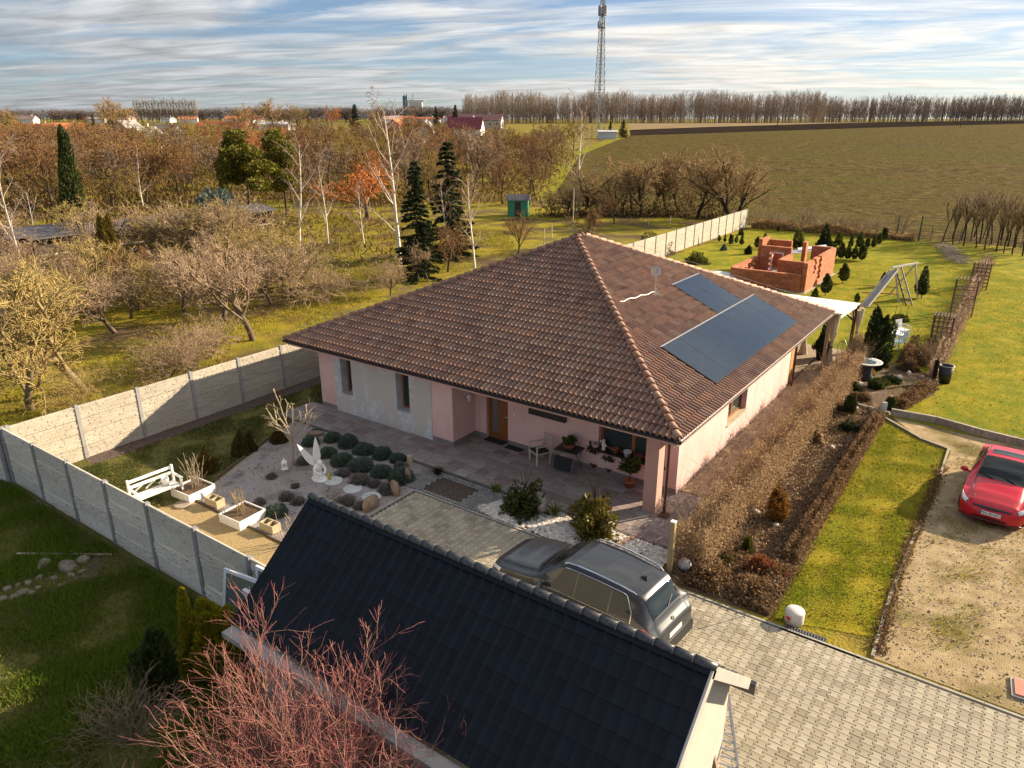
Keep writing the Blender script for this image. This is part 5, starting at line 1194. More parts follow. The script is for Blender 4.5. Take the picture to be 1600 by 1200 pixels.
# white bench with bucket
m_wp = mat('white_painted_wood', (0.62, 0.62, 0.60), 0.6, (0.72, 0.72, 0.70), 5, .2)
t = thing('bench', 'white painted wooden garden bench with slatted back beside the fence', 'bench', (-19.95, 9.05, .01), math.radians(-2))
for i in range(4): obj('seat_slat', MB().box(-.02-.12*i-.10, -.02-.12*i, .05, 1.35, .40, .425), m_wp, t)
for z in (.62, .80): obj('back_rail', MB().box(-.55, -.515, .02, 1.38, z, z+.09), m_wp, t)
for i in range(3): obj('back_brace', MB().bar((-.53, .12+i*.40, .46), (-.53, .42+i*.40, .62), .05, .03), m_wp, t)
for y in (.0, 1.36):
    for x in (-.53, -.05): obj('leg', MB().box(x-.035, x+.035, y, y+.06, 0, .92 if x < -.3 else .62), m_wp, t)
    obj('armrest', MB().box(-.56, .02, y-.01, y+.07, .62, .655), m_wp, t)
one('bucket', MB().lathe([(.09, 0), (.115, .22), (.12, .23), (.105, .22), (.08, .02)], n=18).mesh('bucket', True), m_white, 'white bucket standing on the garden bench', 'bucket', loc=(-20.25, 10.1, .438))
def stalks(loc, n, h, m, label, sp=.25):
    Q_ = []
    R = random.Random(n)
    for i in range(n):
        p = Vector((R.uniform(-sp, sp)*.6, R.uniform(-sp, sp)*.6, 0)); d = Vector((R.gauss(0, .22), R.gauss(0, .22), 1)).normalized()
        for k in range(3): q = p+d*h/3*R.uniform(.7, 1.15); Q_.append((*p, *q, .013*(1-k*.2), .013*(1-(k+1)*.2), k)); p = q; d = (d+Vector((R.gauss(0, .18), R.gauss(0, .18), .1))).normalized()
    S_ = np.array(Q_); V, F, T = twigs(S_, 4, S_[:, 8]/3); return one('dry_stalks', fast_mesh('dry_stalks', V, F, T), m, label, 'plant', loc=loc)
def planter(x, y, label, w=.92):
    p = P(x, y); t = thing('planter', label, 'planter', (p.x, p.y, .012), math.radians(3), 'white square planters on the pea gravel'); h = .27; k = .03
    for a in ((-w/2, w/2, -w/2, -w/2+k), (-w/2, w/2, w/2-k, w/2)): obj('side_board', MB().box(*a, 0, h), m_wp, t)
    for a in ((-w/2, -w/2+k), (w/2-k, w/2)): obj('side_board', MB().box(a[0], a[1], -w/2+k+.001, w/2-k-.001, 0, h), m_wp, t)
    obj('soil', MB().box(-w/2+k+.001, w/2-k-.001, -w/2+k+.001, w/2-k-.001, .02, h-.05), m_soil, t); return p
p = planter(303, 772, 'white square planter beside the garden bench'); stalks((p.x-.05, p.y+.1, .20), 22, 1.1, BK['pale'], 'tall pale dry stalks in the planter beside the bench')
p = planter(380, 812, 'white square planter nearer the garage with short dry stalks'); stalks((p.x, p.y, .20), 14, .75, BK['lichen'], 'short dry stalks in the planter nearer the garage')
m_blk = mat('concrete_block', (0.34, 0.28, 0.17), .95, (0.44, 0.37, 0.24), 8, .4)
for x, y, lab in ((337, 790, 'hollow concrete block with two cells between the white planters'), (423, 829, 'hollow concrete block with two cells beside the garage roof edge')):
    p = P(x, y); b = MB(); L2, W2, h = .27, .15, .26
    for a in ((-L2, L2, -W2, -W2+.03), (-L2, L2, W2-.03, W2)): b.box(*a, 0, h)
    for x0 in (-L2, -.015, L2-.03): b.box(x0, x0+.03, -W2+.0305, W2-.0305, 0, h)
    b.box(-L2+.031, L2-.031, -W2+.031, W2-.031, 0, .04); one('hollow_block', b, m_blk, lab, 'concrete block', 'hollow blocks on the pea gravel', (p.x, p.y, .012), (0, 0, math.radians(4)))
p = P(285, 790); one('stone_disc', MB().lathe([(.24, 0), (.25, .03), (.23, .05), (.01, .055)], n=20), mat('brown_slab', (0.23, 0.18, 0.13), .9, (0.3, 0.25, 0.19), 5), 'flat round brown stone disc in front of the bench', 'stone', loc=(p.x, p.y, .012))
stalks((-18.0, 8.9, .012), 12, .9, BK['pale'], 'few pale dry stems rising beside the black garage roof edge', .4).location = (P(455, 850).x, P(455, 850).y, .012)
for x, y, h, r, lab in ((325, 737, .95, .33, 'dark brown-green dwarf conifer on the yard lawn nearest the planter'), (377, 710, .95, .30, 'dark dwarf conifer on the yard lawn, left of the middle pair'), (391, 704, .75, .26, 'smaller dark dwarf conifer on the yard lawn, right of the middle pair'), (437, 690, .8, .3, 'dark dwarf shrub behind the young tree on the yard lawn')):
    p = P(x, y); conifer('dwarf_conifer', lab, (p.x, p.y, 0), h, r, leafmat('brown_thuja', [(0.085, 0.058, 0.02), (0.12, 0.08, 0.026), (0.065, 0.06, 0.02), (0.15, 0.10, 0.032)]), 3600, .04, 'cone', seed=x)

# ------------------------------------------------------------------ terrace furniture and pots
m_mat = mat('door_mat', (0.012, 0.012, 0.014), .95, (0.03, 0.03, 0.03), 40)
p = P(777, 690.5); one('door_mat', MB().box(-.42, .42, -.27, .27, 0, .02), m_mat, 'black door mat right before the front door', 'door mat', loc=(p.x, p.y, .07))
p = P(805, 703); one('door_mat', MB().box(-.33, .33, -.2, .2, 0, .02), m_mat, 'smaller black mat right of the door mat', 'door mat', loc=(p.x, p.y, .07))
m_cw = mat('beige_painted_wood', (0.48, 0.42, 0.31), .6, (0.56, 0.5, 0.38), 6)
t = thing('armchair', 'beige wooden armchair with black seat pad on the terrace', 'chair', (-12.2, 18.72, .066), math.radians(-28))
for x in (-.26, .26):
    obj('leg', MB().box(x-.022, x+.022, -.27, -.226, 0, .66), m_cw, t); obj('leg', MB().bar((x, .24, 0), (x, .32, .92), .044, .05), m_cw, t); obj('armrest', MB().box(x-.03, x+.03, -.29, .28, .662, .69), m_cw, t)
obj('seat_frame', MB().box(-.25, .25, -.26, .25, .38, .425), m_cw, t); obj('seat_pad', MB().box(-.235, .235, -.25, .23, .426, .47), m_mat, t)
for z in (.62, .74, .86): obj('back_slat', MB().bar((-.24, .285+(z-.6)*.12, z), (.24, .285+(z-.6)*.12, z), .018, .05), m_cw, t)
t = thing('folding_table', 'dark folding table against the terrace wall with a potted plant on it', 'table', (-11.15, 18.88, .066), math.radians(4))
obj('table_top', MB().box(-.42, .42, -.3, .3, .70, .73), mat('dark_tabletop', (0.03, 0.026, 0.024), .5), t)
m_fm = mat('grey_tube', (0.18, 0.18, 0.18), .4, metal=.7)
for x in (-.36, .36): obj('leg', MB().tube((x, -.28, 0), (x, .26, .70), .014, n=6), m_fm, t); obj('leg', MB().tube((x, .28, 0), (x, -.26, .70), .014, n=6), m_fm, t)
t = thing('folded_chair', 'black folded sling chair leaning under the terrace table', 'chair', (-11.15, 18.45, .066), math.radians(6))
obj('sling', MB().bar((0, -.02, .12), (0, .10, .55), .62, .02, up=(0, 1, 0)), mat('black_fabric', (0.015, 0.017, 0.02), .9), t)
for x in (-.34, .34): obj('frame_tube', MB().tube((x, -.06, 0), (x, .14, .66), .013, n=6), m_fm, t)
obj('cross_tube', MB().tube((-.34, .14, .66), (.34, .14, .66), .013, n=6), m_fm, t)
m_terra = mat('terracotta', (0.30, 0.10, 0.05), .8, (0.37, 0.14, 0.07), 6); m_terra2 = mat('dark_terracotta', (0.16, 0.05, 0.03), .7)
m_leafd = leafmat('houseplant_leaf', [(0.05, 0.08, 0.02), (0.09, 0.12, 0.03), (0.13, 0.13, 0.04), (0.06, 0.07, 0.02)])
def pot(loc, r, h, m, label, plant_h=0, pr=.2, n=400, size=.07, shape='ball', lm=None, mm=None):
    t = thing('flower_pot', label, 'flower pot', loc)
    obj('pot', MB().lathe([(r*.72, 0), (r, h*.82), (r*1.08, h*.83), (r*1.08, h), (r*.94, h), (r*.9, h*.9), (.01, h*.9)], n=20).mesh('pot', True), m, t)
    if plant_h:
        o = obj('plant', shrub_mesh('plant', n, shape, (pr, pr, plant_h*.5), size, lm or m_leafd, seed=int(r*1000)+n, aspect=2.6), None, t, (0, 0, h*.9+plant_h*.55)); obj('stem', stem_mesh(n, 3, plant_h*.5, .012, .3, m_stem), None, t, (0, 0, h*.85))
    return t
pot((-11.15, 18.88, .797), .20, .15, m_terra, 'wide terracotta bowl with cactus on the folding table', .22, .2, 160, .09, 'dome')
p = P(983, 763); pot((p.x, p.y, .066), .20, .24, m_terra, 'terracotta pot with small olive tree before the front window', .75, .32, 420, .07)
p = P(953, 742); pot((p.x, p.y, .066), .17, .22, m_terra2, 'dark pot with yellow-green bushy plant under the window', .6, .24, 500, .06, lm=leafmat('olive_leaf', [(0.11, 0.11, 0.03), (0.17, 0.15, 0.04), (0.08, 0.08, 0.02)]))
p = P(930, 735); pot((p.x, p.y, .066), .18, .24, m_terra2, 'dark pot with sparse reddish plant left of the front window', .85, .26, 180, .09, lm=leafmat('reddish_leaf', [(0.12, 0.07, 0.03), (0.09, 0.09, 0.03), (0.16, 0.08, 0.04)]))
sz = .888
b = MB(); b.lathe([(.07, 0), (.075, .03), (.05, .05), (.06, .12), (.075, .18), (.05, .25), (.03, .27)], n=14); b.ball((0, 0, .31), .05, (1, 1, 1.15), 12, 8); b.path([(.06, 0, .22), (.11, -.03, .15), (.05, -.06, .12)], .02, 6); b.path([(-.06, 0, .22), (-.11, -.03, .26), (-.08, -.05, .33)], .02, 6)
one('figurine', b.mesh('figurine', True), m_statue, 'small white cherub figurine on the front window sill', 'figurine', loc=(-10.1, 19.28, sz))
pot((-9.65, 19.27, sz), .10, .17, m_terra, 'small terracotta pot next to the figurine on the sill'); pot((-9.22, 19.24, sz), .12, .20, m_white, 'white round pot in the middle of the window sill'); pot((-8.82, 19.27, sz), .10, .18, m_terra2, 'dark red pot right of the white pot on the sill')
b = MB(); b.lathe([(.05, .0), (.055, .04), (.02, .09), (.05, .11), (.03, .15)], (0.12, 0, 0), 12); b.box(-.22, .05, -.05, .05, 0, .05); one('sill_ornament', b, m_white, 'small white ornament at the right end of the window sill', 'ornament', loc=(-8.35, 19.24, sz))

# pebble bed with shrubs and boulders
peb = [(-11.3, 14.92), (-6.25, 14.92), (-6.25, 16.28), (-10.3, 16.28), (-11.7, 15.9), (-12.1, 15.1)]
sheet('pebble_bed', peb, .02, m_mulch)
Q_ = inpoly(peb, 3600); r = NR.uniform(.028, .075, len(Q_)); base = PB9 = np.array([[1, 0, 0], [0, 1, 0], [-1, 0, 0], [0, -1, 0], [0, 0, .75], [.7, .7, .45], [-.7, .7, .45], [-.7, -.7, .45], [.7, -.7, .45]])
th = NR.uniform(0, 6.28, len(Q_)); ca_, sa_ = np.cos(th), np.sin(th); st_ = NR.uniform(.65, 1.35, len(Q_))
V = np.stack([(base[None, :, 0]*ca_[:, None]*st_[:, None]-base[None, :, 1]*sa_[:, None])*r[:, None]+Q_[:, :1], (base[None, :, 0]*sa_[:, None]*st_[:, None]+base[None, :, 1]*ca_[:, None])*r[:, None]+Q_[:, 1:2], base[None, :, 2]*r[:, None]+.022+NR.uniform(0, .02, (len(Q_), 1))], 2).reshape(-1, 3)
PF = np.array([[0, 5, 4], [5, 1, 4], [1, 6, 4], [6, 2, 4], [2, 7, 4], [7, 3, 4], [3, 8, 4], [8, 0, 4]]); F = (np.arange(len(Q_))[:, None, None]*9+PF[None]).reshape(-1, 3)
m_peb = mat('white_pebbles', (.6, .6, .6), .8, tintc=[(0.50, 0.46, 0.40), (0.62, 0.58, 0.53), (0.35, 0.30, 0.25), (0.68, 0.66, 0.62), (0.42, 0.34, 0.27), (0.57, 0.53, 0.47), (0.25, 0.22, 0.19)])
one('pebbles', fast_mesh('pebbles', V, F, np.repeat(NR.random(len(Q_)), 9), True), m_peb, 'white and tan pebbles spread along the terrace edge', 'pebbles', kind='stuff')
m_lau = leafmat('laurel_leaf', [(0.028, 0.048, 0.014), (0.05, 0.075, 0.02), (0.075, 0.09, 0.024), (0.10, 0.085, 0.03), (0.036, 0.055, 0.016)], .4, .2)
m_pho = leafmat('photinia_leaf', [(0.07, 0.085, 0.018), (0.12, 0.125, 0.025), (0.17, 0.155, 0.03), (0.19, 0.11, 0.03), (0.085, 0.095, 0.02)], .4, .3)
p = P(820, 800); plant('evergreen_shrub', 'dense dark green shrub on the pebbles left of the taller shrub', 'shrub', (p.x, p.y, 0), stem_mesh(61, 6, .6, .02, .5, m_stem), shrub_mesh('crown', 5200, 'ball', (.66, .60, .76), .072, m_lau, seed=61, lump=.3), names=('stem', 'crown')).children[1].location = (0, 0, .82)
p = P(928, 836); plant('evergreen_shrub', 'tall yellow-green evergreen shrub on the pebbles before the pillar', 'shrub', (p.x, p.y, 0), stem_mesh(62, 7, .9, .022, .4, m_stem), shrub_mesh('crown', 6800, 'ball', (.66, .62, 1.12), .072, m_pho, seed=62, lump=.34), names=('stem', 'crown')).children[1].location = (0, 0, 1.12)
m_bould = mat('grey_boulder', (0.27, 0.25, 0.22), .95, (0.42, 0.39, 0.34), 4, .6, 14)
for x, y, r, sq, lab in ((843, 800, .27, (.9, .8, 1.5), 'pale upright boulder beside the dark green shrub'), (948, 838, .27, (.8, .8, 1.4), 'tan upright boulder at the foot of the tall shrub')):
    p = P(x, y); one('boulder', MB().ball((0, 0, 0), r, sq, 14, 10, .12, seed=x).mesh('boulder', True), m_bould, lab, 'boulder', loc=(p.x, p.y, r*sq[2]*.7))
m_yuc = leafmat('strap_leaf', [(0.10, 0.14, 0.02), (0.17, 0.20, 0.035), (0.07, 0.11, 0.02)], .5, .3)
def strappy(x, y, h, n, label, m=m_yuc, name='strap_plant'):
    p = P(x, y); a = NR.uniform(0, 6.28, n); l = NR.uniform(.2, .9, n); N = np.stack([np.cos(a)*l, np.sin(a)*l, np.ones(n)], 1); N /= np.linalg.norm(N, axis=1)[:, None]; hh = h*NR.uniform(.6, 1.1, n)
    s = np.stack([-np.sin(a), np.cos(a), np.zeros(n)], 1)*.013; base_ = NR.normal(0, .04, (n, 3))*[1, 1, 0]; mid = base_+N*(hh*.55)[:, None]; tip = base_+N*hh[:, None]*[1.25, 1.25, .92]
    V = np.stack([base_-s, base_+s, mid+s*1.1, mid-s*1.1, tip], 1).reshape(-1, 3); F = (np.arange(n)[:, None, None]*5+np.array([[0, 1, 2, 3], [3, 2, 4, 4]])[None]).reshape(-1, 4)
    F3 = (np.arange(n)[:, None, None]*5+np.array([[0, 1, 2], [0, 2, 3], [3, 2, 4]])[None]).reshape(-1, 3)
    return one(name, fast_mesh(name, V, F3, np.repeat(NR.random(n), 5)), m, label, 'plant', loc=(p.x, p.y, .03))
strappy(866, 808, .55, 60, 'light green strap-leaved plant between the two terrace shrubs'); strappy(775, 770, .38, 50, 'green strap-leaved tuft at the left end of the pebbles'); strappy(793, 788, .35, 40, 'green tuft right of the first tuft in the pebbles')
strappy(685, 742, .3, 110, 'low dark plants in the mulch square beside the terrace', leafmat('mulch_plant', [(0.03, 0.04, 0.015), (0.06, 0.055, 0.02), (0.05, 0.03, 0.02)]), 'low_plant')
b = MB()
for i in range(7): b.box(-.11, .11, i*.118, i*.118+.11, 0, .05)
p = P(985, 842); one('brick_edging', MB().bar((p.x+.08, p.y+.2, .05), (p.x-.15, p.y-.95, .05), .09, .08), mat('red_edge_brick', (0.32, 0.17, 0.12), .9, (0.4, 0.24, 0.17), 9), 'short reddish edging row closing the pebble bed', 'edging')
# gate post and white bag at the hedge end
t = thing('wooden_post', 'tall squared timber post at the near end of the dry hedge', 'post', (-6.01, 15.43, 0)); m_tp = mat('timber_post', (0.34, 0.25, 0.12), .8, (0.44, 0.34, 0.18), 4, .3, stretch=(6, 6, 1))
obj('shaft', MB().box(-.06, .06, -.06, .06, 0, 1.46), m_tp, t); obj('cap', MB().box(-.068, .068, -.068, .068, 1.46, 1.49), m_wp, t)
one('white_bag', MB().ball((0, 0, 0), .17, (1, 1, .9), 12, 8, .08).mesh('white_bag', True), mat('grey_white_bag', (0.42, 0.42, 0.44), .8), 'grey-white bag on the pebbles behind the timber post', 'bag', loc=(-5.75, 15.75, .15))
# ------------------------------------------------------------------ dry hedge and the shrub bed
m_dry = leafmat('dry_hedge_leaf', [(0.28, 0.18, 0.095), (0.38, 0.26, 0.145), (0.20, 0.125, 0.065), (0.46, 0.34, 0.215), (0.31, 0.205, 0.11)], .8, .4)
m_dry2 = leafmat('dark_dry_leaf', [(0.15, 0.088, 0.045), (0.23, 0.14, 0.07), (0.11, 0.066, 0.034), (0.30, 0.20, 0.11)], .8, .3)
m_rosy = leafmat('rosy_dry_leaf', [(0.46, 0.33, 0.24), (0.58, 0.43, 0.33), (0.34, 0.23, 0.16), (0.40, 0.27, 0.17)], .8, .45)
def hedge(label, x0, x1, y0, y1, h, n, size, m, seed, twigc='pink', ragged=.25, name='dry_hedge', slope=0.0, tw=16):
    rng = np.random.default_rng(seed); xc, yc = (x0+x1)/2, (y0+y1)/2; hw = (x1-x0)/2
    Y = rng.uniform(y0, y1, n); Hh = h*(1-ragged*.5+ragged*(.5*np.sin(Y*2.1+seed)+.5*np.sin(Y*5.3))*.6+rng.normal(0, ragged*.25, n)); z = Hh*rng.random(n)**.7
    X = xc+slope*(Y-yc)+hw*(rng.random(n)**.5*np.sign(rng.normal(size=n)))*(1.05-.35*z/h)
    V, F, T = leaves('f', np.stack([X-xc, Y-yc, z], 1), size, aspect=1.9, rng=rng)
    t = thing(name, label, 'hedge', (xc, yc, 0)); obj('foliage', fast_mesh('foliage', V, F, T), m, t)
    k = int((y1-y0)*tw); S = []
    for i in range(k):
        y = rng.uniform(y0, y1); p = np.array([slope*(y-yc)+rng.uniform(-hw, hw)*.5, y-yc, 0]); d = np.array([rng.normal(0, .25), rng.normal(0, .2), 1.0])
        for s in range(3): q = p+d*h*.38*rng.uniform(.8, 1.15); S.append((*p, *q, .008-.002*s, .006-.002*s)); p = q; d = d+rng.normal(0, .25, 3)*[1, 1, .2]
    V, F, T = twigs(S, 3, np.full(len(S), .7)); obj('stem', fast_mesh('stem', V, F, T), BK[twigc], t); return t
hedge('long dry brown leafy hedge running beside the pink side wall', -6.15, -5.05, 15.5, 37.2, 1.5, 80000, .032, m_dry, 2, tw=40)
hedge('low dark dry hedge along the right edge of the shrub bed', -3.85, -3.35, 17.6, 29.6, .5, 15000, .042, m_dry2, 5, 'brown')
hedge('dark low leafy ground shrubs at the driveway end of the bed', -5.6, -3.3, 15.1, 17.4, .34, 9000, .05, m_dry2, 6, 'brown', .7)
hedge('low dark dry hedge around the near side of the rockery', -3.1, -2.5, 31.2, 34.6, .55, 4500, .05, m_dry2, 7, 'brown', .3, slope=.22)
hedge('rosy leafless hedge linking the trellis arches on the lawn', -2.9, -2.4, 36.0, 68.0, 1.1, 9000, .055, m_rosy, 8, 'pink', .9, slope=-.006, tw=70)
hedge('brown twiggy shrubs between rockery and first trellis arch', -4.3, -3.0, 37.6, 40.8, .8, 4200, .06, m_dry2, 9, 'brown', .7)
Q_ = inpoly([(-6.1, 15.0), (-3.3, 15.1), (-3.5, 29.6), (-5.9, 36)], 16000); V, F, T = leaves('l', np.column_stack([Q_, NR.uniform(.012, .10, 16000)]), .05, aspect=1.6)
one('leaf_litter', fast_mesh('leaf_litter', V, F, T), leafmat('litter', [(0.20, 0.115, 0.055), (0.29, 0.18, 0.09), (0.13, 0.075, 0.037), (0.38, 0.27, 0.16), (0.10, 0.06, 0.03)], .9, .1), 'fallen brown leaves scattered over the shrub bed', 'leaves', kind='stuff')
p0, p1 = P(1103, 862, .25), P(1170, 745, .35); one('white_pipe', MB().path([p0.lerp(p1, k/8)+Vector((0, 0, .02*math.sin(k*2))) for k in range(9)], .018, 6), mat('cream_pipe', (0.55, 0.47, 0.35), .7), 'thin cream pipe lying along the foot of the dry hedge', 'pipe')
m_pine = leafmat('pine_needles', [(0.07, 0.085, 0.015), (0.13, 0.135, 0.022), (0.05, 0.06, 0.013), (0.18, 0.165, 0.03)]); m_spru = leafmat('spruce_needles', [(0.022, 0.034, 0.012), (0.038, 0.052, 0.017), (0.016, 0.026, 0.010), (0.06, 0.075, 0.022)]); m_blue = leafmat('blue_spruce', [(0.085, 0.12, 0.105), (0.13, 0.17, 0.15), (0.06, 0.085, 0.075)])
m_oran = leafmat('orange_thuja', [(0.21, 0.095, 0.018), (0.29, 0.14, 0.028), (0.16, 0.075, 0.016)]); m_yel = leafmat('yellow_shrub', [(0.34, 0.23, 0.04), (0.25, 0.18, 0.035), (0.42, 0.30, 0.06)]); m_redl = leafmat('red_shrub', [(0.24, 0.055, 0.03), (0.30, 0.10, 0.045), (0.19, 0.045, 0.03), (0.30, 0.18, 0.06)])
bed = [(1213, 812, .95, .30, m_oran, 'column', 'orange-brown column conifer in the shrub bed'), (1132, 880, .5, .27, m_pine, 'ball', 'round yellow-green dwarf pine in the near part of the shrub bed'), (1166, 862, .42, .2, m_pine, 'cone', 'small bright green pine just right of the round dwarf pine'), (1192, 895, .38, .5, m_redl, 'dome', 'reddish low shrub in the near part of the shrub bed'), (1325, 672, .65, .38, m_spru, 'ball', 'round dark green conifer at the far end of the shrub bed'), (1327, 646, .75, .24, m_thd, 'column', 'narrow dark conifer behind the round conifer in the bed'), (1270, 690, .5, .35, m_dry, 'dome', 'dry brown bush beside the hedge at the far end of the bed'),
       (1330, 612, .42, .45, m_spru, 'dome', 'dark green cushion shrub in the rockery on the left'), (1368, 606, .42, .35, m_thd, 'dome', 'dark cushion shrub in the middle of the rockery'), (1390, 596, .5, .42, m_spru, 'ball', 'dark round shrub on the right of the rockery'), (1382, 600, .35, .25, m_pine, 'ball', 'small olive ball shrub in front of the right rockery shrub'), (1356, 584, .7, .3, m_yel, 'ball', 'yellow leafy shrub beside the stone birdbath'), (1378, 572, .8, .25, m_oran, 'cone', 'orange-leaved small shrub right of the birdbath'), (1390, 640, .55, .16, m_thd, 'column', 'thin green conifer beside the upright stone slab'), (1310, 640, .35, .4, m_dry2, 'dome', 'dark twiggy low shrub left of the narrow conifer'), (1420, 578, .5, .45, m_dry2, 'dome', 'dark twiggy shrub next to the black bin'), (1345, 625, .3, .4, m_dry2, 'dome', 'low brown shrub at the front of the rockery')]
for i, (x, y, h, r, m, sh, lab) in enumerate(bed):
    p = P(x, y); hh = h if sh in ('cone', 'column', 'dome') else h*.5
    t = plant('garden_shrub', lab, 'shrub', (p.x, p.y, 0), stem_mesh(i, 2, h*.5, .012, .2, m_stem), shrub_mesh('foliage', 1500, sh, (r, r, hh), .05, m, seed=70+i, up=.8, aspect=2.6), names=('stem', 'foliage'))
    if sh == 'ball': t.children[1].location = (0, 0, h*.55)
S = np.concatenate([grow(350+i, .55, .006, [(1, 1, 0, 3, .02, .12, .1), (3, .6, 30, 3, .03, .12, .2)], (NR.normal(0, .6), NR.normal(0, .6))) for i in range(14)]); tr, cr = bare_parts('b', S, BK['pink'], .004, 0, 4); p = P(1158, 845); plant('low_shrub', 'small fan of bare pinkish stems beside the dwarf pines', 'shrub', (p.x, p.y, 0), tr, cr, names=('stem', 'twig_crown'))
# stones scattered in bed and rockery
for i, (x, y, r) in enumerate([(1180, 802, .12), (1212, 822, .09), (1300, 700, .10), (1312, 698, .08), (1325, 595, .16), (1344, 603, .16), (1362, 640, .10), (1336, 640, .13), (1420, 585, .13), (1405, 592, .14), (1440, 590, .10)]):
    p = P(x, y); one('stone', MB().ball((0, 0, 0), r, (1.2, .9, .8), 9, 6, .14, seed=i+40).mesh('stone'), mat('pale_stone', (0.44, 0.38, 0.31), .9, (0.56, 0.5, 0.43), 6, objrand=.15), 'pale stone lying in the shrub bed or rockery', 'stone', 'pale stones in the beds', (p.x, p.y, r*.4), (0, 0, i))
p = P(1379, 645); one('stone_slab', MB().prism([(-.11, -.04), (.11, -.04), (.11, .04), (-.11, .04)], 0, .45, bevel=.02), m_round, 'upright grey stone slab at the corner of the rockery', 'stone', loc=(p.x, p.y, 0), rot=(0, .05, math.radians(40)))
p = P(1350, 592); t = thing('birdbath', 'round pale stone birdbath on a dark base in the rockery', 'birdbath', (p.x, p.y, 0))
obj('base', MB().lathe([(.42, 0), (.30, .25), (.26, .55), (.40, .72)], n=16).mesh('base', True), mat('dark_stone', (0.035, 0.033, 0.03), .9), t); obj('bowl', MB().lathe([(.40, .72), (.62, .80), (.65, .84), (.58, .83), (.1, .80), (0, .80)], n=28).mesh('bowl', True), m_round, t); obj('water', MB().lathe([(.001, .815), (.53, .815), (.53, .818), (.001, .818)], n=24), mat('still_water', (0.08, 0.12, 0.15), .05), t)
b = MB(); b.lathe([(.03, 0), (.05, .06), (.03, .16)], n=8); one('bird_figure', b.mesh('bird_figure', True), m_white, 'small white figure standing in the birdbath', 'figurine', loc=(p.x-.15, p.y+.1, .82))
# black bin and pipe, white drum
m_bin = mat('black_rubber_bin', (0.014, 0.014, 0.015), .5)
p = P(1474, 598); t = thing('bin', 'black round plastic bin standing on the lawn', 'bin', (p.x, p.y, 0)); obj('tub', MB().lathe([(.24, 0), (.29, .80), (.27, .80), (.22, .05), (0, .05)], n=24).mesh('tub', True), m_bin, t); obj('rim', MB().lathe([(.285, .775), (.31, .775), (.31, .815), (.27, .815)], n=24, cap=False).mesh('rim', True), mat('grey_rim', (0.20, 0.20, 0.20), .5), t)
p = P(1458, 597); t = thing('drain_pipe', 'upright black drainage pipe beside the black bin', 'pipe', (p.x, p.y, 0)); obj('tube', MB().lathe([(.09, 0), (.09, 1.0), (.10, 1.0), (.10, 1.06), (.075, 1.06), (.07, .5)], n=16).mesh('tube', True), m_bin, t); obj('foot', MB().lathe([(.24, 0), (.22, .03), (.1, .05)], n=16), m_round, t)
p = P(1240, 972); t = thing('concrete_drum', 'white round concrete drum with a red square mark at the lawn corner', 'drum', (p.x, p.y, .01))
obj('drum', MB().lathe([(.20, 0), (.215, .02), (.215, .30), (.20, .33), (0, .335)], n=28).mesh('drum', True), mat('white_drum', (0.50, 0.47, 0.42), .7, (0.57, 0.54, 0.49), 5), t)
vs = []
for z in (.14, .23):
    for k in range(5): a = math.radians(-128+k*7); vs.append((.2165*math.cos(a), .2165*math.sin(a), z))
obj('red_mark', MB().add(vs, [(k, k+1, k+6, k+5) for k in range(4)]), mat('red_mark', (0.55, 0.02, 0.02), .6), t)
vs = []
for z in (.085, .105):
    for k in range(5): a = math.radians(-126+k*6); vs.append((.2165*math.cos(a), .2165*math.sin(a), z))
obj('dark_mark', MB().add(vs, [(k, k+1, k+6, k+5) for k in range(4)]), m_bpl, t)
t = thing('drain_grate', 'dark slotted drain grate beside the concrete drum', 'drain grate', (P(1237, 990).x+.25, P(1237, 990).y+.12, .02), math.radians(4)); obj('tray', MB().box(-.45, .45, -.09, .09, 0, .025), m_bin, t)
for i in range(14): obj('slat', MB().box(-.42+i*.062, -.42+i*.062+.022, -.08, .08, .026, .05), m_fm, t)
t = thing('stake', 'thin dark metal stake standing in the shrub bed edge', 'stake', (P(1201, 955).x, P(1201, 955).y, 0)); obj('rod', MB().tube((0, 0, 0), (.03, 0, .85), .012, n=6), m_fm, t); obj('tip', MB().ball((.03, 0, .86), .02), m_fm, t)
p = P(1594, 1076); t = thing('manhole', 'square manhole with reddish lid in the sandy gravel at right', 'manhole', (p.x+.15, p.y-.05, .01), math.radians(5)); obj('frame', MB().box(-.32, .32, -.32, .32, 0, .05), m_edge, t); obj('lid', MB().box(-.26, .26, -.26, .26, .051, .075), mat('red_lid', (0.40, 0.13, 0.08), .7, (0.46, 0.18, 0.12), 6), t)

# ------------------------------------------------------------------ back garden: pergola, furniture, arches, play frame, brick shell
m_dwood = mat('dark_stained_wood', (0.075, 0.032, 0.018), .6, (0.11, 0.05, 0.028), 4, stretch=(5, 5, 1)); m_tarp = mat('white_sheet_roof', (0.68, 0.64, 0.58), .55, (0.74, 0.7, 0.64), 2)
pg = thing('pergola', 'terrace pergola with white sheet roof and dark wooden posts behind the house', 'pergola', (-9.5, 36.2, 0))
def pgo(n, b, m, p=None): return obj(n, b, m, p or pg, world=(p is None))
for i in range(4): pgo('roof_sheet', MB().add([(x, y, z) for y, z in ((34.15, 2.82), (38.1, 2.52)) for x in (-15.5+i*2.3, -15.5+i*2.3+2.26)]+[(x, y, z+.03) for y, z in ((34.15, 2.82), (38.1, 2.52)) for x in (-15.5+i*2.3, -15.5+i*2.3+2.26)], [(0, 2, 3, 1), (4, 5, 7, 6), (0, 1, 5, 4), (2, 6, 7, 3), (0, 4, 6, 2), (1, 3, 7, 5)]), m_tarp)
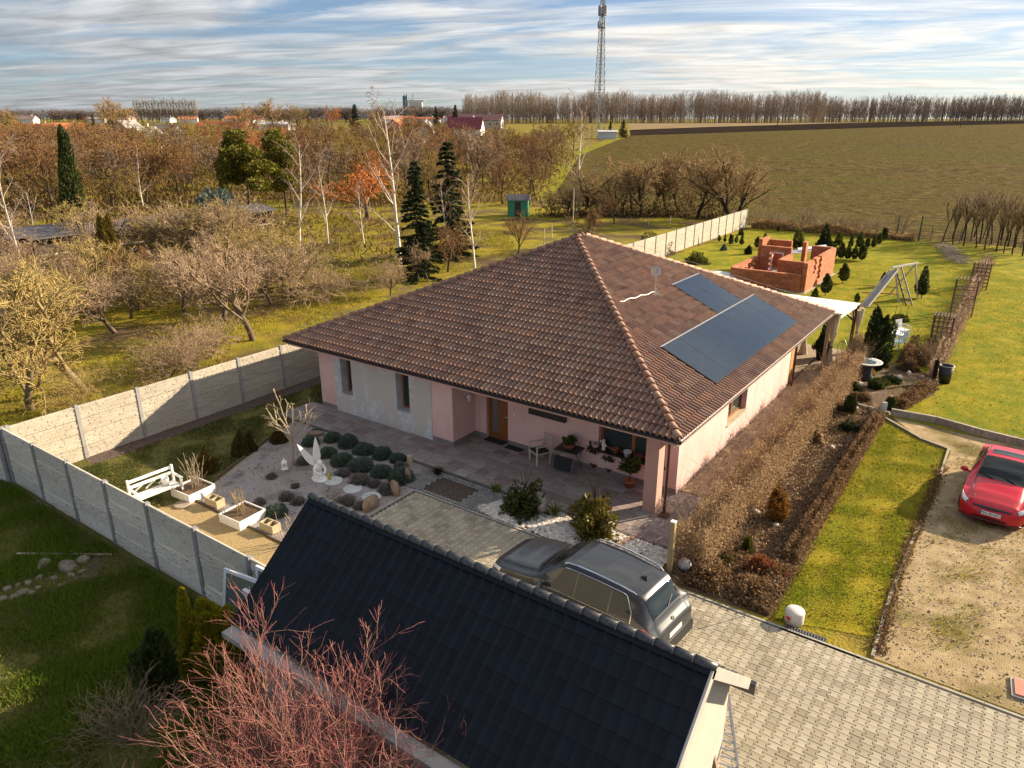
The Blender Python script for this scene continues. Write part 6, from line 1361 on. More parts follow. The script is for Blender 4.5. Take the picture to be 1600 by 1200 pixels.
pgo('beam', MB().bar((-15.4, 37.8, 2.42), (-6.3, 37.8, 2.42), .12, .16), m_dwood); pgo('beam', MB().bar((-6.45, 34.2, 2.68), (-6.45, 37.9, 2.46), .10, .14), m_tarp)
for x in (-6.45, -10.6, -14.9): pgo('post', MB().box(x-.07, x+.07, 37.73, 37.87, 0, 2.34), m_dwood)
pgo('brace', MB().bar((-6.45, 37.8, 1.75), (-6.45, 37.1, 2.38), .08, .08), m_dwood); pgo('brace', MB().bar((-6.52, 37.8, 1.75), (-7.2, 37.8, 2.34), .08, .08), m_dwood)
pgo('post', MB().box(-6.95, -6.81, 34.3, 34.44, 0, 2.7), mat('pale_post', (0.42, 0.30, 0.20), .7))
m_curt = mat('beige_curtain', (0.50, 0.42, 0.33), .9, (0.58, 0.5, 0.4), 4, .3, tr=.3)
def curtain(x, y, h, label):
    b = MB(); n = 18
    prof = [(0.02, .26), (.35, .19), (1.0, .07), (1.25, .06), (1.7, .15), (h, .22)]
    vs = []
    for z, r in prof:
        for k in range(n): a = 2*math.pi*k/n; rr = r*(1+.18*math.cos(a*5)); vs.append((x+rr*math.cos(a)*.8, y+rr*math.sin(a), z))
    b.add(vs, [(i*n+k, i*n+(k+1) % n, (i+1)*n+(k+1) % n, (i+1)*n+k) for i in range(len(prof)-1) for k in range(n)])
    t = thing('curtain', label, 'curtain', (x, y, 0)); obj('cloth', b.mesh('cloth', True), m_curt, t, world=True); obj('tie', MB().lathe([(.075, 1.1), (.085, 1.13), (.075, 1.16)], (x, y, 0), 12), m_dwood, t, world=True)
curtain(-6.70, 34.65, 2.62, 'tied-back beige curtain hanging at the near pergola post'); curtain(-8.30, 36.4, 2.5, 'brown-grey gathered curtain column inside the pergola'); curtain(-6.28, 38.0, 2.35, 'pale gathered curtain on the far corner post of the pergola')
p = P(1283, 563); t = thing('potted_thuja', 'dark green conifer in a black round pot on the covered terrace', 'potted plant', (p.x, p.y, .06)); obj('pot', MB().lathe([(.24, 0), (.32, .5), (.34, .5), (.34, .55), (.29, .55), (.27, .48), (0, .48)], n=20).mesh('pot', True), m_bin, t); obj('crown', shrub_mesh('crown', 2600, 'cone', (.42, .42, 1.25), .06, m_thd, seed=5, up=.8), None, t, (0, 0, .45)); obj('trunk', stem_mesh(9, 1, .9, .02, .02, m_stem, 'trunk'), None, t, (0, 0, .45))
p = P(1365, 577); conifer('garden_conifer', 'tall dark spruce-like conifer standing beside the white garden furniture', (p.x, p.y, 0), 2.75, .62, m_spru, 6000, .06, 'column', 33)
b = MB(); p = P(1312, 568); t = thing('rose_frame', 'thin dark metal plant frame at the pergola edge', 'plant frame', (p.x, p.y, 0))
for k in range(3): obj('hoop', MB().path([(-.2+.2*k, 0, 0), (-.2+.2*k, .02, .9), (-.05+.05*k, .1, 1.15)], .012, 5), m_fm, t)
# white garden set
m_plw = mat('white_garden_plastic', (0.70, 0.70, 0.72), .45)
p = P(1390, 540); tb = thing('garden_table', 'white round plastic garden table on the lawn', 'table', (p.x, p.y, 0)); obj('table_top', MB().lathe([(.02, .69), (.55, .69), (.57, .71), (.55, .73), (.02, .73)], n=24), m_plw, tb)
for k in range(4): a = .78+k*1.57; obj('leg', MB().bar((.36*math.cos(a), .36*math.sin(a), 0), (.30*math.cos(a), .30*math.sin(a), .69), .05, .05), m_plw, tb)
def gchair(x, y, rz, label, m):
    p = P(x, y); t = thing('garden_chair', label, 'chair', (p.x, p.y, 0), rz, 'plastic garden chairs on the lawn'); obj('seat', MB().box(-.25, .25, -.24, .24, .40, .44), m, t)
    for i in range(5): obj('back_slat', MB().bar((-.2+i*.1, .24, .44), (-.2+i*.1, .36, .86), .055, .02, up=(0, 1, 0)), m, t)
    obj('back_top', MB().bar((-.25, .365, .87), (.25, .365, .87), .03, .06), m, t)
    for sx in (-.24, .24):
        obj('armrest', MB().path([(sx, -.24, .44), (sx, -.24, .64), (sx, .26, .66)], .025, 6), m, t)
        for sy in (-.22, .22): obj('leg', MB().bar((sx, sy, 0), (sx*.95, sy*.95, .40), .045, .045), m, t)
gchair(1390, 531, math.radians(200), 'white plastic garden chair behind the round table', m_plw); gchair(1409, 527, math.radians(60), 'white plastic garden chair on the right of the round table', m_plw); gchair(1401, 546, math.radians(-30), 'pale blue plastic garden chair in front of the round table', mat('pale_blue_plastic', (0.42, 0.55, 0.62), .45)); gchair(1378, 528, math.radians(140), 'grey-white plastic garden chair left of the round table', m_plw)
p = P(1406, 501); t = plant('standard_tree', 'small round-headed tree on a thin stem in the middle of the lawn', 'tree', (p.x, p.y, 0), stem_mesh(71, 2, .7, .018, .05, m_stem, 'trunk'), shrub_mesh('crown', 1600, 'ball', (.5, .5, .42), .05, m_pine, seed=71, lump=.05)); t.children[1].location = (0, 0, .95)
for k, (dx, dy) in enumerate(((-.35, .1), (.35, .1), (0, -.4))): obj('support_stake', MB().tube((dx, dy, 0), (dx*.8, dy*.8, .85), .014, n=5), m_fm, t)
# trellis arches
def arch(x, y, h, w, d, label, open_=False):
    p = P(x, y); t = thing('trellis_arch', label, 'trellis arch', (p.x, p.y, 0), math.radians(92), 'brown trellis arches along the lawn')
    for sx in (-w/2, w/2):
        for sy in (-d/2, d/2): obj('post', MB().box(sx-.035, sx+.035, sy-.035, sy+.035, 0, h), m_dwood, t)
        b_ = MB()
        for k in range(1, 7 if not open_ else 4): z = h*k/(7 if not open_ else 4); obj('side_bar', MB().bar((sx, -d/2, z), (sx, d/2, z), .05, .045), m_dwood, t)
        if not open_:
            for k in range(1, 4): yy = -d/2+d*k/4; obj('lattice_bar', MB().bar((sx+.02, yy, .05), (sx+.02, yy, h), .045, .03), m_dwood, t)
    for k in range(7): yy = -d/2+d*k/6; obj('top_slat', MB().bar((-w/2-.1, yy, h+.03), (w/2+.1, yy, h+.03), .05, .05), m_dwood, t)
arch(1466, 545, 1.75, .75, .85, 'brown trellis arch nearest the house on the lawn'); arch(1501, 492, 2.15, .85, 1.1, 'tallest brown trellis arch, the middle one of three', True); arch(1528, 450, 1.75, 1.1, 1.0, 'farthest brown trellis arch at the end of the rosy hedge')
# play frame: two A-frames, ridge beam, slide and steps
m_alu2 = mat('weathered_timber', (0.42, 0.38, 0.36), .7, (0.52, 0.48, 0.45), 3)
t = thing('swing_frame', 'wooden swing and slide play frame on the lawn', 'play frame', (P(1405, 472).x, P(1405, 472).y, 0))
A0 = P(1404, 473); A1 = P(1434, 466); B0 = P(1372, 470); TA = Vector((A0.x*.5+A1.x*.5, A0.y*.5+A1.y*.5+.2, 2.35)); TB2 = Vector((TA.x-.9, TA.y-1.7, 2.3))
obj('ridge_beam', MB().bar(TB2+Vector((-.1, -.3, 0)), TA+Vector((.1, .3, 0)), .10, .10), m_alu2, t, world=True)
for q, top in ((A1, TA), (TA+Vector((-1.3, .9, -2.35)), TA), (A0, TB2)): obj('leg', MB().bar(q, top, .08, .08), m_alu2, t, world=True)
s0 = P(1351, 480, .12); obj('slide', MB().bar(s0, TB2+Vector((0, 0, -.25)), .34, .05), mat('grey_slide', (0.30, 0.28, 0.27), .4), t, world=True)
for k in (-1, 1): obj('slide_side', MB().bar(s0+Vector((.2*k, .1*k, .08)), TB2+Vector((.2*k, .1*k, -.12)), .04, .12), m_alu2, t, world=True)
st0 = P(1421, 478)
for k in (-1, 1): obj('step_rail', MB().bar(st0+Vector((.16*k, .1*k, 0)), TB2+Vector((.1+.16*k, .4+.1*k, 0)), .05, .07), m_dwood, t, world=True)
for i in range(8): q = st0.lerp(TB2+Vector((.1, .4, 0)), (i+.6)/8.3); obj('step', MB().bar(q+Vector((-.15, -.09, 0)), q+Vector((.15, .09, 0)), .07, .03), m_alu2, t, world=True)
for h in (.55, 1.0): obj('cross_bar', MB().bar(Vector((A0.x, A0.y, 0)).lerp(TB2, h/2.3), Vector((A0.x-2.1, A0.y-.8, h)), .05, .05), mat('red_bar', (0.35, 0.09, 0.06), .6), t, world=True)
# unfinished shell of orange hollow bricks: every wall course set out in blocks
m_brk = mat('hollow_brick', (0.45, 0.15, 0.06), .9, (0.8, 0.78, 0.75), 6, .3, 30, tintc=[(0.46, 0.155, 0.06), (0.40, 0.13, 0.055), (0.52, 0.19, 0.08), (0.43, 0.14, 0.055), (0.36, 0.115, 0.05)])
sh = thing('brick_shell', 'unfinished roofless orange brick shell in the back garden', 'building', (-14.5, 55, 0))
def bwall(x0, y0, x1, y1, h, th=.3, h1=None, gaps=()):
    b = MB(); a = Vector((x0, y0)); c = Vector((x1, y1)); L = (c-a).length; d = (c-a)/L; r = 0; z = 0.0; h1 = h if h1 is None else h1
    while z < max(h, h1)-.1:
        s = -(.25 if r % 2 else 0)*1.0
        while s < L-.02:
            e = min(s+.49, L); s0_ = max(s, 0); mid_ = (s0_+e)/2/L; lim = h+(h1-h)*mid_
            if z < lim-.1 and e-s0_ > .05 and not any(g[0] < (s0_+e)/2 < g[1] and g[2] < z+.12 < g[3] for g in gaps):
                p_, q_ = a+d*s0_, a+d*(e-.012); b.bar((*p_, z+.12), (*q_, z+.12), th, .236, rnd.random())
            s += .5
        z += .25; r += 1
    return setp(obj('wall', b, m_brk, sh, world=True), kind='stuff')
bwall(-11.9, 50.2, -11.9, 58.4, 2.5, gaps=((1.9, 2.4, 1.3, 3), (3.0, 3.8, .5, 3.0)))
bwall(-17.2, 50.2, -12.06, 50.2, 1.5); bwall(-17.2, 50.4, -17.2, 56.2, 1.5, gaps=[(k*.7+.35, k*.7+.6, .6, 1.2) for k in range(8)])
bwall(-17.0, 56.3, -14.6, 56.3, 2.6, gaps=((.9, 1.8, 0, 1.9),)); bwall(-17.2, 56.5, -17.2, 58.4, 3.0); bwall(-14.5, 55.9, -14.5, 53.0, 2.1); bwall(-14.3, 53.0, -12.1, 53.0, 1.9); bwall(-17.0, 58.4, -15.2, 58.4, 2.7); bwall(-13.6, 58.4, -12.06, 58.4, 2.5); bwall(-14.2, 58.3, -14.2, 58.9, 2.8)
bwall(-14.2, 50.9, -14.2, 52.2, .9)
obj('door_frame', MB().box(-16.1, -16.02, 56.05, 56.14, 0, 1.9).box(-15.22, -15.14, 56.05, 56.14, 0, 1.9).box(-16.1, -15.14, 56.05, 56.14, 1.9, 1.98), m_white, sh, world=True)
obj('slab', MB().box(-17.5, -11.6, 49.9, 58.8, -.05, .04), m_edge, sh, world=True)
sh.scale = (.93, .95, .80)
one('white_boards', MB().bar((-15.9, 61.5, .8), (-13.9, 62.2, 1.2), 1.4, .08).bar((-15.6, 61.9, 1.0), (-13.6, 62.6, 1.35), 1.2, .08), m_plw, 'stack of white boards behind the brick shell', 'boards')
b = MB().lathe([(2.1, 0), (2.1, .30), (1.95, .36), (1.2, .62), (.4, .72), (0, .73)], n=36); p = P(1112, 441); one('pool_cover', b.mesh('pool_cover', True), mat('pool_cover', (0.48, 0.56, 0.60), .4, (0.58, 0.64, 0.66), 1.5), 'round pale blue pool cover behind the house roof', 'pool', loc=(p.x+.2, p.y, 0))
one('white_sheet', MB().box(-.9, .9, -.5, .5, 0, .08), m_plw, 'flat white sheet lying beside the brick shell', 'sheet', loc=(P(1140, 440).x, P(1140, 440).y+.5, .02), rot=(0, 0, .3))
b = MB(); p = P(1012, 398); plant('round_bush', 'round olive-green bush in front of the far pale fence', 'bush', (p.x, p.y+1.5, 0), stem_mesh(88, 4, .8, .02, .5, m_stem), shrub_mesh('crown', 2600, 'dome', (1.6, 1.6, 1.5), .10, leafmat('olive_bush', [(0.10, 0.10, 0.03), (0.16, 0.14, 0.04), (0.075, 0.08, 0.022)]), seed=88), names=('stem', 'crown'))
p = P(1089, 411); t = plant('small_tree', 'small bushy yellow-green tree behind the pool cover', 'tree', (p.x, p.y, 0), stem_mesh(89, 1, 1.0, .05, .03, m_stem, 'trunk'), shrub_mesh('crown', 2000, 'ball', (.95, .95, .85), .10, m_pine, seed=89)); t.children[1].location = (0, 0, 1.35)
# nursery rows of little conifers
thu_me = [shrub_mesh('crown', 900, 'column', (.26, .26, 1), .07, m_thd, seed=90+i, up=.8) for i in range(3)]; spr_me = [shrub_mesh('crown', 1100, 'cone', (.36, .36, 1), .07, m_spru, seed=95+i, up=.2) for i in range(2)]; blu_me = shrub_mesh('crown', 1000, 'cone', (.45, .45, 1), .08, m_blue, seed=99); pin_me = shrub_mesh('crown', 700, 'cone', (.42, .42, 1), .09, m_pine, seed=98); trk = stem_mesh(97, 1, .45, .03, .02, m_stem, 'trunk')
nz_ = lambda x, y: (1120+x/5.714, 300+y/5.714)
nur = [(20, 445, 385, 't', 'conifer sapling closest to the pale fence in the far row'), (70, 450, 390, 't', 'conifer sapling second from the pale fence in the far row'), (122, 472, 385, 't', 'conifer sapling third from the pale fence in the far row'), (172, 458, 390, 't', 'conifer sapling fourth from the pale fence in the far row'), (220, 476, 395, 't', 'conifer sapling fifth from the pale fence in the far row'), (355, 502, 410, 't', 'thuja sapling left of the brick chimney stack'), (415, 512, 420, 't', 'thuja sapling next to the brick chimney stack'), (60, 522, 450, 'b', 'blue-grey spruce sapling in front of the far sapling row'), (280, 555, 450, 's', 'wide dark spruce sapling left of the brick shell'), (215, 385, 310, 'p', 'light green pine sapling near the fence corner'), (430, 420, 360, 'p', 'light pine sapling at the lawn end, second from fence'), (545, 355, 305, 't', 'single dark sapling at the far lawn edge'),
       (640, 500, 430, 's', 'dark spruce sapling behind the brick shell on the left'), (720, 490, 310, 'p', 'tall loose pine rising behind the brick shell'), (795, 515, 455, 't', 'short dark sapling between brick pillars'), (960, 490, 290, 's', 'tallest dark spruce at the far side of the lawn'), (1085, 470, 350, 'p', 'broad green pine right of the tallest spruce'), (1040, 600, 480, 't', 'thuja sapling touching the right brick wall'), (1105, 600, 470, 't', 'first thuja sapling in the front row right of the brick shell'), (1165, 604, 490, 't', 'second thuja sapling in the front row right of the brick shell'), (1225, 610, 490, 't', 'third thuja sapling in the front row right of the brick shell'), (1290, 617, 480, 't', 'last thuja sapling in the front row right of the brick shell'), (1195, 495, 410, 't', 'thuja sapling in the second row, nearest the broad pine'), (1270, 505, 375, 't', 'dark thuja sapling, tallest of the second row'), (1340, 505, 420, 't', 'thuja sapling third in the second row'), (1395, 500, 410, 't', 'thuja sapling fourth in the second row'), (1445, 472, 380, 't', 'thuja sapling fifth in the second row towards the posts'), (1490, 435, 330, 't', 'thuja sapling nearest the green fence post'), (880, 500, 450, 'p', 'tiny pine sapling behind the brick wall')]
def hpx(p, dy): return dy/FPX*math.hypot(p.x, p.y)*1.06
for i, (x, y, y1, k, lab) in enumerate(nur):
    p = P(*nz_(x, y)); h = hpx(p, (y-y1)/5.714); me = {'t': thu_me[i % 3], 's': spr_me[i % 2], 'b': blu_me, 'p': pin_me}[k]
    t = thing('sapling', lab, 'sapling', (p.x, p.y, 0), i*1.1, 'conifer saplings at the back of the lawn'); h *= .82; t.scale = (h, h, h); obj('trunk', trk, None, t); obj('crown', me, None, t, (0, 0, .14 if k == 't' else .04))
for x, y, y1, lab in ((1317, 443, 420, 'lone small round sapling on the open lawn right of the brick shell'), (1289, 462, 438, 'small brown sapling in front of the brick shell'), (1272, 470, 455, 'dark low sapling at the pergola roof edge'), (1438, 466, 438, 'leaning green sapling beside the swing frame leg'), (1380, 448, 432, 'dark sapling behind the slide'), (1338, 474, 462, 'dark clipped sapling behind the pergola corner')):
    p = P(x, y); h = hpx(p, y-y1); t = thing('sapling', lab, 'sapling', (p.x, p.y, 0), x); t.scale = (h*1.15, h*1.15, h); obj('trunk', trk, None, t); obj('crown', thu_me[x % 3], None, t, (0, 0, .2))
# far end of the lawn: green posts, dry reed edge, brushwood, pollard rows
for x, y, y1, lab in ((1400, 373, 344, 'dark green gate post at the far end of the lawn, left one'), (1435, 377, 346, 'dark green gate post at the far end of the lawn, right one')):
    p = P(x, y); h = hpx(p, y-y1); t = thing('gate_post', lab, 'post', (p.x, p.y, 0)); obj('shaft', MB().box(-.06, .06, -.06, .06, 0, h), mat('green_post', (0.02, 0.06, 0.04), .5), t); obj('cap', MB().box(-.07, .07, -.07, .07, h, h+.05), m_bin, t)
t = thing('wire_fence', 'low wire fence with thin posts along the field edge', 'fence', (-18, 80.2, 0))
for i in range(12): obj('post', MB().box(-25+i*2.4-.03, -25+i*2.4+.03, 80.15, 80.21, 0, 1.5), m_fm, t, world=True)
for z in (.4, .9, 1.4): obj('wire', MB().tube((-25, 80.18, z), (1.4, 80.18, z), .008, n=4), m_fm, t, world=True)
Q_ = np.column_stack([NR.uniform(-25, -9.5, 9000), NR.uniform(78.9, 80.1, 9000)]); c = clump(Q_, .9, 3); z = NR.random(9000)*(.35+.7*c); V, F, T = leaves('r', np.column_stack([Q_, z]), .09, aspect=3, up=1.5)
one('weed_strip', fast_mesh('weed_strip', V, F, T), leafmat('tan_weeds', [(0.42, 0.26, 0.11), (0.52, 0.35, 0.16), (0.32, 0.19, 0.09), (0.22, 0.14, 0.07)], .9), 'band of dry tan weeds along the wire fence', 'weeds', kind='stuff')
brush = [grow(400+i, .5, .03, [(1, 1, 0, 2, .05, .1, .2), (7, 3.2, 22, 5, .04, .10, .1), (5, .5, 28, 3, .03, .12, .3), (3, .5, 30, 2, .02, .1, .2)], (0, 0), .8) for i in range(3)]; br = [bare_parts('b', s_, BK['pink'], .011, 1, 4) for s_ in brush]
for i in range(17):
    x = -24.5+i*.85+NR.uniform(-.3, .3); plant('bare_shrub', 'leafless thin-stemmed shrub in the row along the wire fence', 'shrub', (x, 79.9+NR.uniform(-.4, .5), 0), *br[i % 3], rotz=i*1.7, scale=NR.uniform(.8, 1.35), group='bare shrubs along the field edge', names=('stem', 'crown'))
pol = [grow(420+i, 2.0, .07, [(1, 1, 0, 4, .02, .05, .93), (9, 1.55, 20, 5, .08, .07, .2), (5, .42, 22, 3, .05, .1, .3), (2, .5, 25, 2, .03, .1, .3)], (NR.normal(0, .06), NR.normal(0, .06)), .9) for i in range(4)]; po = [bare_parts('b', s_, barkmat('pollard_bark', (0.045, 0.033, 0.024), (0.40, 0.29, 0.15)), .012, 0, 5) for s_ in pol]
k = 0
for row, (xa, ya, xb, yb) in enumerate(((1468, 378, 1640, 408), (1480, 372, 1640, 395), (1500, 368, 1650, 385))):
    for i in range(11):
        f = (i+NR.uniform(.2, .8))/11; p = P(xa+(xb-xa)*f, ya+(yb-ya)*f); plant('pollard', 'slender pollarded tree in the row at the right end of the lawn', 'tree', (p.x, p.y, 0), *po[k % 4], rotz=k*2.1, scale=NR.uniform(.75, 1.05), group='pollard rows at the lawn end'); k += 1
b = MB(); S = []
for i in range(700):
    f = NR.random(); p = P(1472, 385).lerp(P(1502, 412), f); a = NR.uniform(0, 6.28); q = p+Vector((NR.normal(0, .35), NR.normal(0, .5), abs(NR.normal(0, .16)))); d = Vector((math.cos(a), math.sin(a), NR.normal(0, .25)))*NR.uniform(.2, .6); S.append((*(q-d), *(q+d), .014, .008))
V, F, T = twigs(S, 3, NR.random(len(S))); one('brushwood_heap', fast_mesh('brushwood_heap', V, F, T), BK['pale'], 'long heap of cut brushwood at the end of the lawn', 'brushwood')

# ------------------------------------------------------------------ grass blades on the nearer lawns
m_gl = leafmat('lawn_blades', [(0.13, 0.17, 0.014), (0.20, 0.21, 0.018), (0.29, 0.24, 0.028), (0.38, 0.28, 0.045), (0.16, 0.19, 0.016)], .8, .45)
m_gy = leafmat('yard_blades', [(0.030, 0.045, 0.012), (0.05, 0.075, 0.014), (0.08, 0.10, 0.02), (0.11, 0.10, 0.028), (0.055, 0.085, 0.014)], .8, .3)
m_gf = leafmat('front_blades', [(0.08, 0.125, 0.012), (0.13, 0.19, 0.016), (0.18, 0.24, 0.022), (0.18, 0.16, 0.045), (0.14, 0.22, 0.018)], .8, .45)
grass('strip_grass', [(-3.32, 14.98), (-1.06, 15.6), (-0.95, 27.95), (-1.9, 28.4), (-3.5, 29.8)], 42000, .05, .016, m_gl, 'short yellow-green grass on the lawn strip', 3.2, thr=.12, keep=.6)
grass('yard_grass', [(-24.4, 8.0), (-20.3, 8.0), (-19.6, 10.3), (-22.2, 16.2), (-22.6, 18.0), (-22.6, 26), (-24.4, 26)], 38000, .07, .018, m_gy, 'dark green grass on the yard lawn inside the fence', 2.5, seed=2)
grass('meadow_grass', [(-26, 7.6), (-12, 7.6), (-9.7, 6), (-9.7, 3.4), (-11, 1.5), (-15, 1.5), (-26, 5.5)], 120000, .15, .022, m_gf, 'tufted dark green grass in the shaded foreground', 2.6, seed=3, thr=.24, keep=.35)
grass('lawn_grass', [(-6.0, 39), (-3.2, 31), (3, 30.2), (14, 31), (20, 50), (-2, 66), (-16, 66)], 80000, .045, .03, m_gl, 'short yellow-green grass on the wide back lawn', 1.2, seed=4, thr=.1, keep=.7)
grass('gravel_weeds', [(-1.0, 15.2), (5, 15.2), (5, 29.4), (-0.6, 29.4)], 15000, .06, .02, m_gl, 'sparse grass tufts growing in the sandy gravel', 2.4, seed=5, thr=.62, keep=.03)
def kerbweeds(name, pts, n, label):
    R2 = np.random.default_rng(n); t_ = R2.random(n)*(len(pts)-1); i_ = t_.astype(int); f_ = t_-i_; A = np.array(pts)
    C2 = A[i_]*(1-f_)[:, None]+A[np.minimum(i_+1, len(pts)-1)]*f_[:, None]+R2.normal(0, .09, (n, 2)); V, F, T = leaves(name, np.column_stack([C2, R2.uniform(.01, .11, n)]), .038, aspect=2.4, up=.6, rng=R2)
    one(name, fast_mesh(name, V, F, T), m_dry2, label, 'weeds', kind='stuff')
kerbweeds('kerb_weeds', [(-1.05, 26.5), (-1.1, 23), (-1.15, 20), (-1.12, 17), (-1.0, 15.2)], 2200, 'dark dead leaves and weeds along the kerb by the gravel')

Q_ = np.concatenate([inpoly([(-3.3, 15), (-1.1, 15.7), (-1.0, 27.9), (-3.5, 29.7)], 700), inpoly([(-24.8, 8), (-20.3, 8), (-19.6, 10.3), (-22.2, 16.2), (-24.8, 18)], 600), inpoly([(-3.3, 31), (6, 30), (10, 45), (-2, 60)], 1500), inpoly([(-1, 15), (5, 15), (5, 29), (-1, 29)], 900), inpoly([(-20, 10.6), (-14.4, 10.6), (-14.4, 16.2), (-21.5, 16.2)], 500), inpoly([(-26, 7.6), (-12, 7.6), (-10, 3), (-15, 1.5)], 900)])
V, F, T = leaves('fl', np.column_stack([Q_, NR.uniform(.015, .05, len(Q_))]), .045, aspect=1.5); one('fallen_leaves', fast_mesh('fallen_leaves', V, F, T), MATS['litter'], 'scattered fallen leaves on lawns and gravel', 'leaves', kind='stuff')
Q_ = np.concatenate([inpoly([(-1.0, 15), (6, 15), (6, 29.4), (-.6, 29.4)], 4200), inpoly([(-19.5, 10.6), (-14.4, 10.6), (-14.35, 16.25), (-21.8, 16.25)], 5200)])
r = NR.uniform(.008, .028, len(Q_)); V = (PB9[None]*r[:, None, None]+np.column_stack([Q_, np.full(len(Q_), .012)])[:, None, :]).reshape(-1, 3); F = (np.arange(len(Q_))[:, None, None]*9+PF[None]).reshape(-1, 3)
one('loose_stones', fast_mesh('loose_stones', V, F, np.repeat(NR.random(len(Q_)), 9)), mat('loose_stone', (.3, .3, .3), .95, tintc=[(0.30, 0.24, 0.16), (0.40, 0.33, 0.23), (0.22, 0.18, 0.13), (0.34, 0.30, 0.25)]), 'small loose stones on the gravel surfaces', 'gravel', kind='stuff')
# ------------------------------------------------------------------ orchard beyond the left fence
def gheight(p, dy): return dy/FPX*(p.x*FW.x+p.y*FW.y)*1.03
ORC = [(1, 1, 0, 4, .02, .10, .35), (6, 1.5, 38, 6, .06, .14, .2), (7, .52, 42, 5, .04, .15, .15), (8, .46, 42, 4, .03, .15, .15), (4, .55, 38, 3, .02, .14, .2)]
BSH = [(1, 1, 0, 5, .01, .12, .15), (7, .6, 35, 5, .02, .15, .2), (6, .5, 38, 4, .01, .16, .2), (3, .5, 35, 3, 0, .15, .3)]
orc = [grow(500+i, 1.5, .085, ORC, (NR.normal(0, .15), NR.normal(0, .15)), .75) for i in range(4)]
def Hof(S): return S[:, 5].max()
def bush(seed, n, h, spr):
    R_ = random.Random(seed); return np.concatenate([grow(seed*50+i, h*R_.uniform(.6, 1.0), .02, BSH, (R_.gauss(0, spr), R_.gauss(0, spr))) for i in range(n)])
oparts = {}
OBM = {}
def bareset(key, Ss, bark, rmin, cut=1, n=6, share=None, idx=None):
    m_ = BK[bark] if isinstance(bark, str) else bark; OBM[key] = m_
    oparts[key] = [oparts[share][i] for i in (idx or range(len(oparts[share])))] if share else [(bare_parts('t', S_, m_, rmin, cut, n), Hof(S_)) for S_ in Ss]
def recolour(t, m_):
    for c in t.children:
        sl = c.material_slots[0]; sl.link = 'OBJECT'; sl.material = m_
    return t
bareset('orch_l', orc, 'lichen', .0075); bareset('orch_p', orc, 'pink', 0, share='orch_l'); bareset('orch_d', orc, 'brown', 0, share='orch_l')
bsh = [bush(60+i, 12, 2.6, .75) for i in range(2)]
bareset('bush_p', bsh, 'pink', .008, 0); bareset('bush_l', bsh, 'lichen', 0, share='bush_p')
def put(key, i, x, y, ytop, label, name='bare_tree', cat='tree', group=None, rot=None, wide=1.0, base=None):
    p = base or G(x, y); (tr, cr), h0 = oparts[key][i % len(oparts[key])]; s = gheight(p, y-ytop)/h0
    return recolour(plant(name, label, cat, p, tr, cr, rotz=(i*1.9 if rot is None else rot), scale=(s*wide, s*wide, s), group=group, names=('trunk', 'crown') if cat == 'tree' else ('stem', 'crown')), OBM[key])
put('orch_l', 0, 132, 612, 375, 'tall lichen-yellow bare fruit tree just behind the left fence corner', wide=1.15); put('orch_l', 1, 48, 640, 470, 'low spreading yellowish bare tree at the left edge behind the fence', wide=1.5)
put('orch_p', 2, 395, 532, 372, 'bare fruit tree with dark forked trunk behind the fence near the house', wide=1.3); put('orch_p', 3, 350, 500, 365, 'pinkish bare fruit tree behind the forked one', wide=1.35); put('orch_p', 1, 288, 490, 375, 'pinkish bare fruit tree left of the middle of the orchard', wide=1.2)
put('bush_p', 0, 300, 580, 500, 'round pinkish bare bush leaning over the pale fence', 'bare_bush', 'bush', wide=1.3); put('bush_p', 1, 265, 590, 520, 'second pinkish bare bush at the fence, left of the round one', 'bare_bush', 'bush', wide=1.2); put('bush_l', 0, 125, 640, 560, 'yellowish bare bush at the foot of the tall fruit tree', 'bare_bush', 'bush'); put('bush_l', 1, 30, 600, 520, 'yellowish bare bush at the far left behind the fence', 'bare_bush', 'bush', wide=1.4)
put('bush_p', 1, 515, 470, 410, 'upright brown bare bush in the orchard grass behind the house roof', 'bare_bush', 'bush', wide=.8); put('bush_p', 0, 470, 430, 365, 'grey bare bush beside the birch in the orchard', 'bare_bush', 'bush'); put('bush_l', 1, 600, 450, 400, 'small bare bush against the roof edge', 'bare_bush', 'bush'); put('orch_d', 2, 230, 470, 375, 'dark bare fruit tree beside the small column conifer'); put('orch_l', 3, 60, 520, 400, 'yellowish bare tree left of the tall fruit tree', wide=1.2); put('orch_p', 0, 180, 520, 420, 'low bare fruit tree right of the tall fruit tree', wide=1.4); put('bush_p', 0, 330, 560, 480, 'bare bush in front of the forked fruit tree', 'bare_bush', 'bush', wide=1.2)
put('orch_d', 1, 700, 425, 345, 'small bare tree with slim trunk right of the spruces', wide=.9); put('orch_p', 2, 668, 440, 372, 'small bare tree just behind the roof slope', wide=.9); put('orch_p', 1, 610, 462, 400, 'small bare fruit tree at the roof hip', wide=1.0); put('orch_d', 3, 810, 400, 330, 'small bare tree behind the roof near the ridge', wide=.9); put('orch_d', 0, 925, 385, 318, 'slim bare tree behind the roof apex'); put('orch_d', 2, 960, 350, 300, 'low bare tree by the orchard lawn edge')
TH = random.Random(12)
for i in range(52):
    x = TH.uniform(0, 470); y = TH.uniform(392, 500) if x > 120 else TH.uniform(415, 585)
    if 175 < x < 250 and y < 470: continue
    if x > 330 and y > 480: continue
    put(TH.choice(['bush_p', 'bush_l', 'bush_p', 'orch_l', 'orch_p']), i, x, y, y-TH.uniform(60, 105), 'twiggy leafless shrub in the orchard thicket beyond the left fence', 'thicket_shrub', 'shrub', 'shrubs of the orchard thicket', wide=1.25)
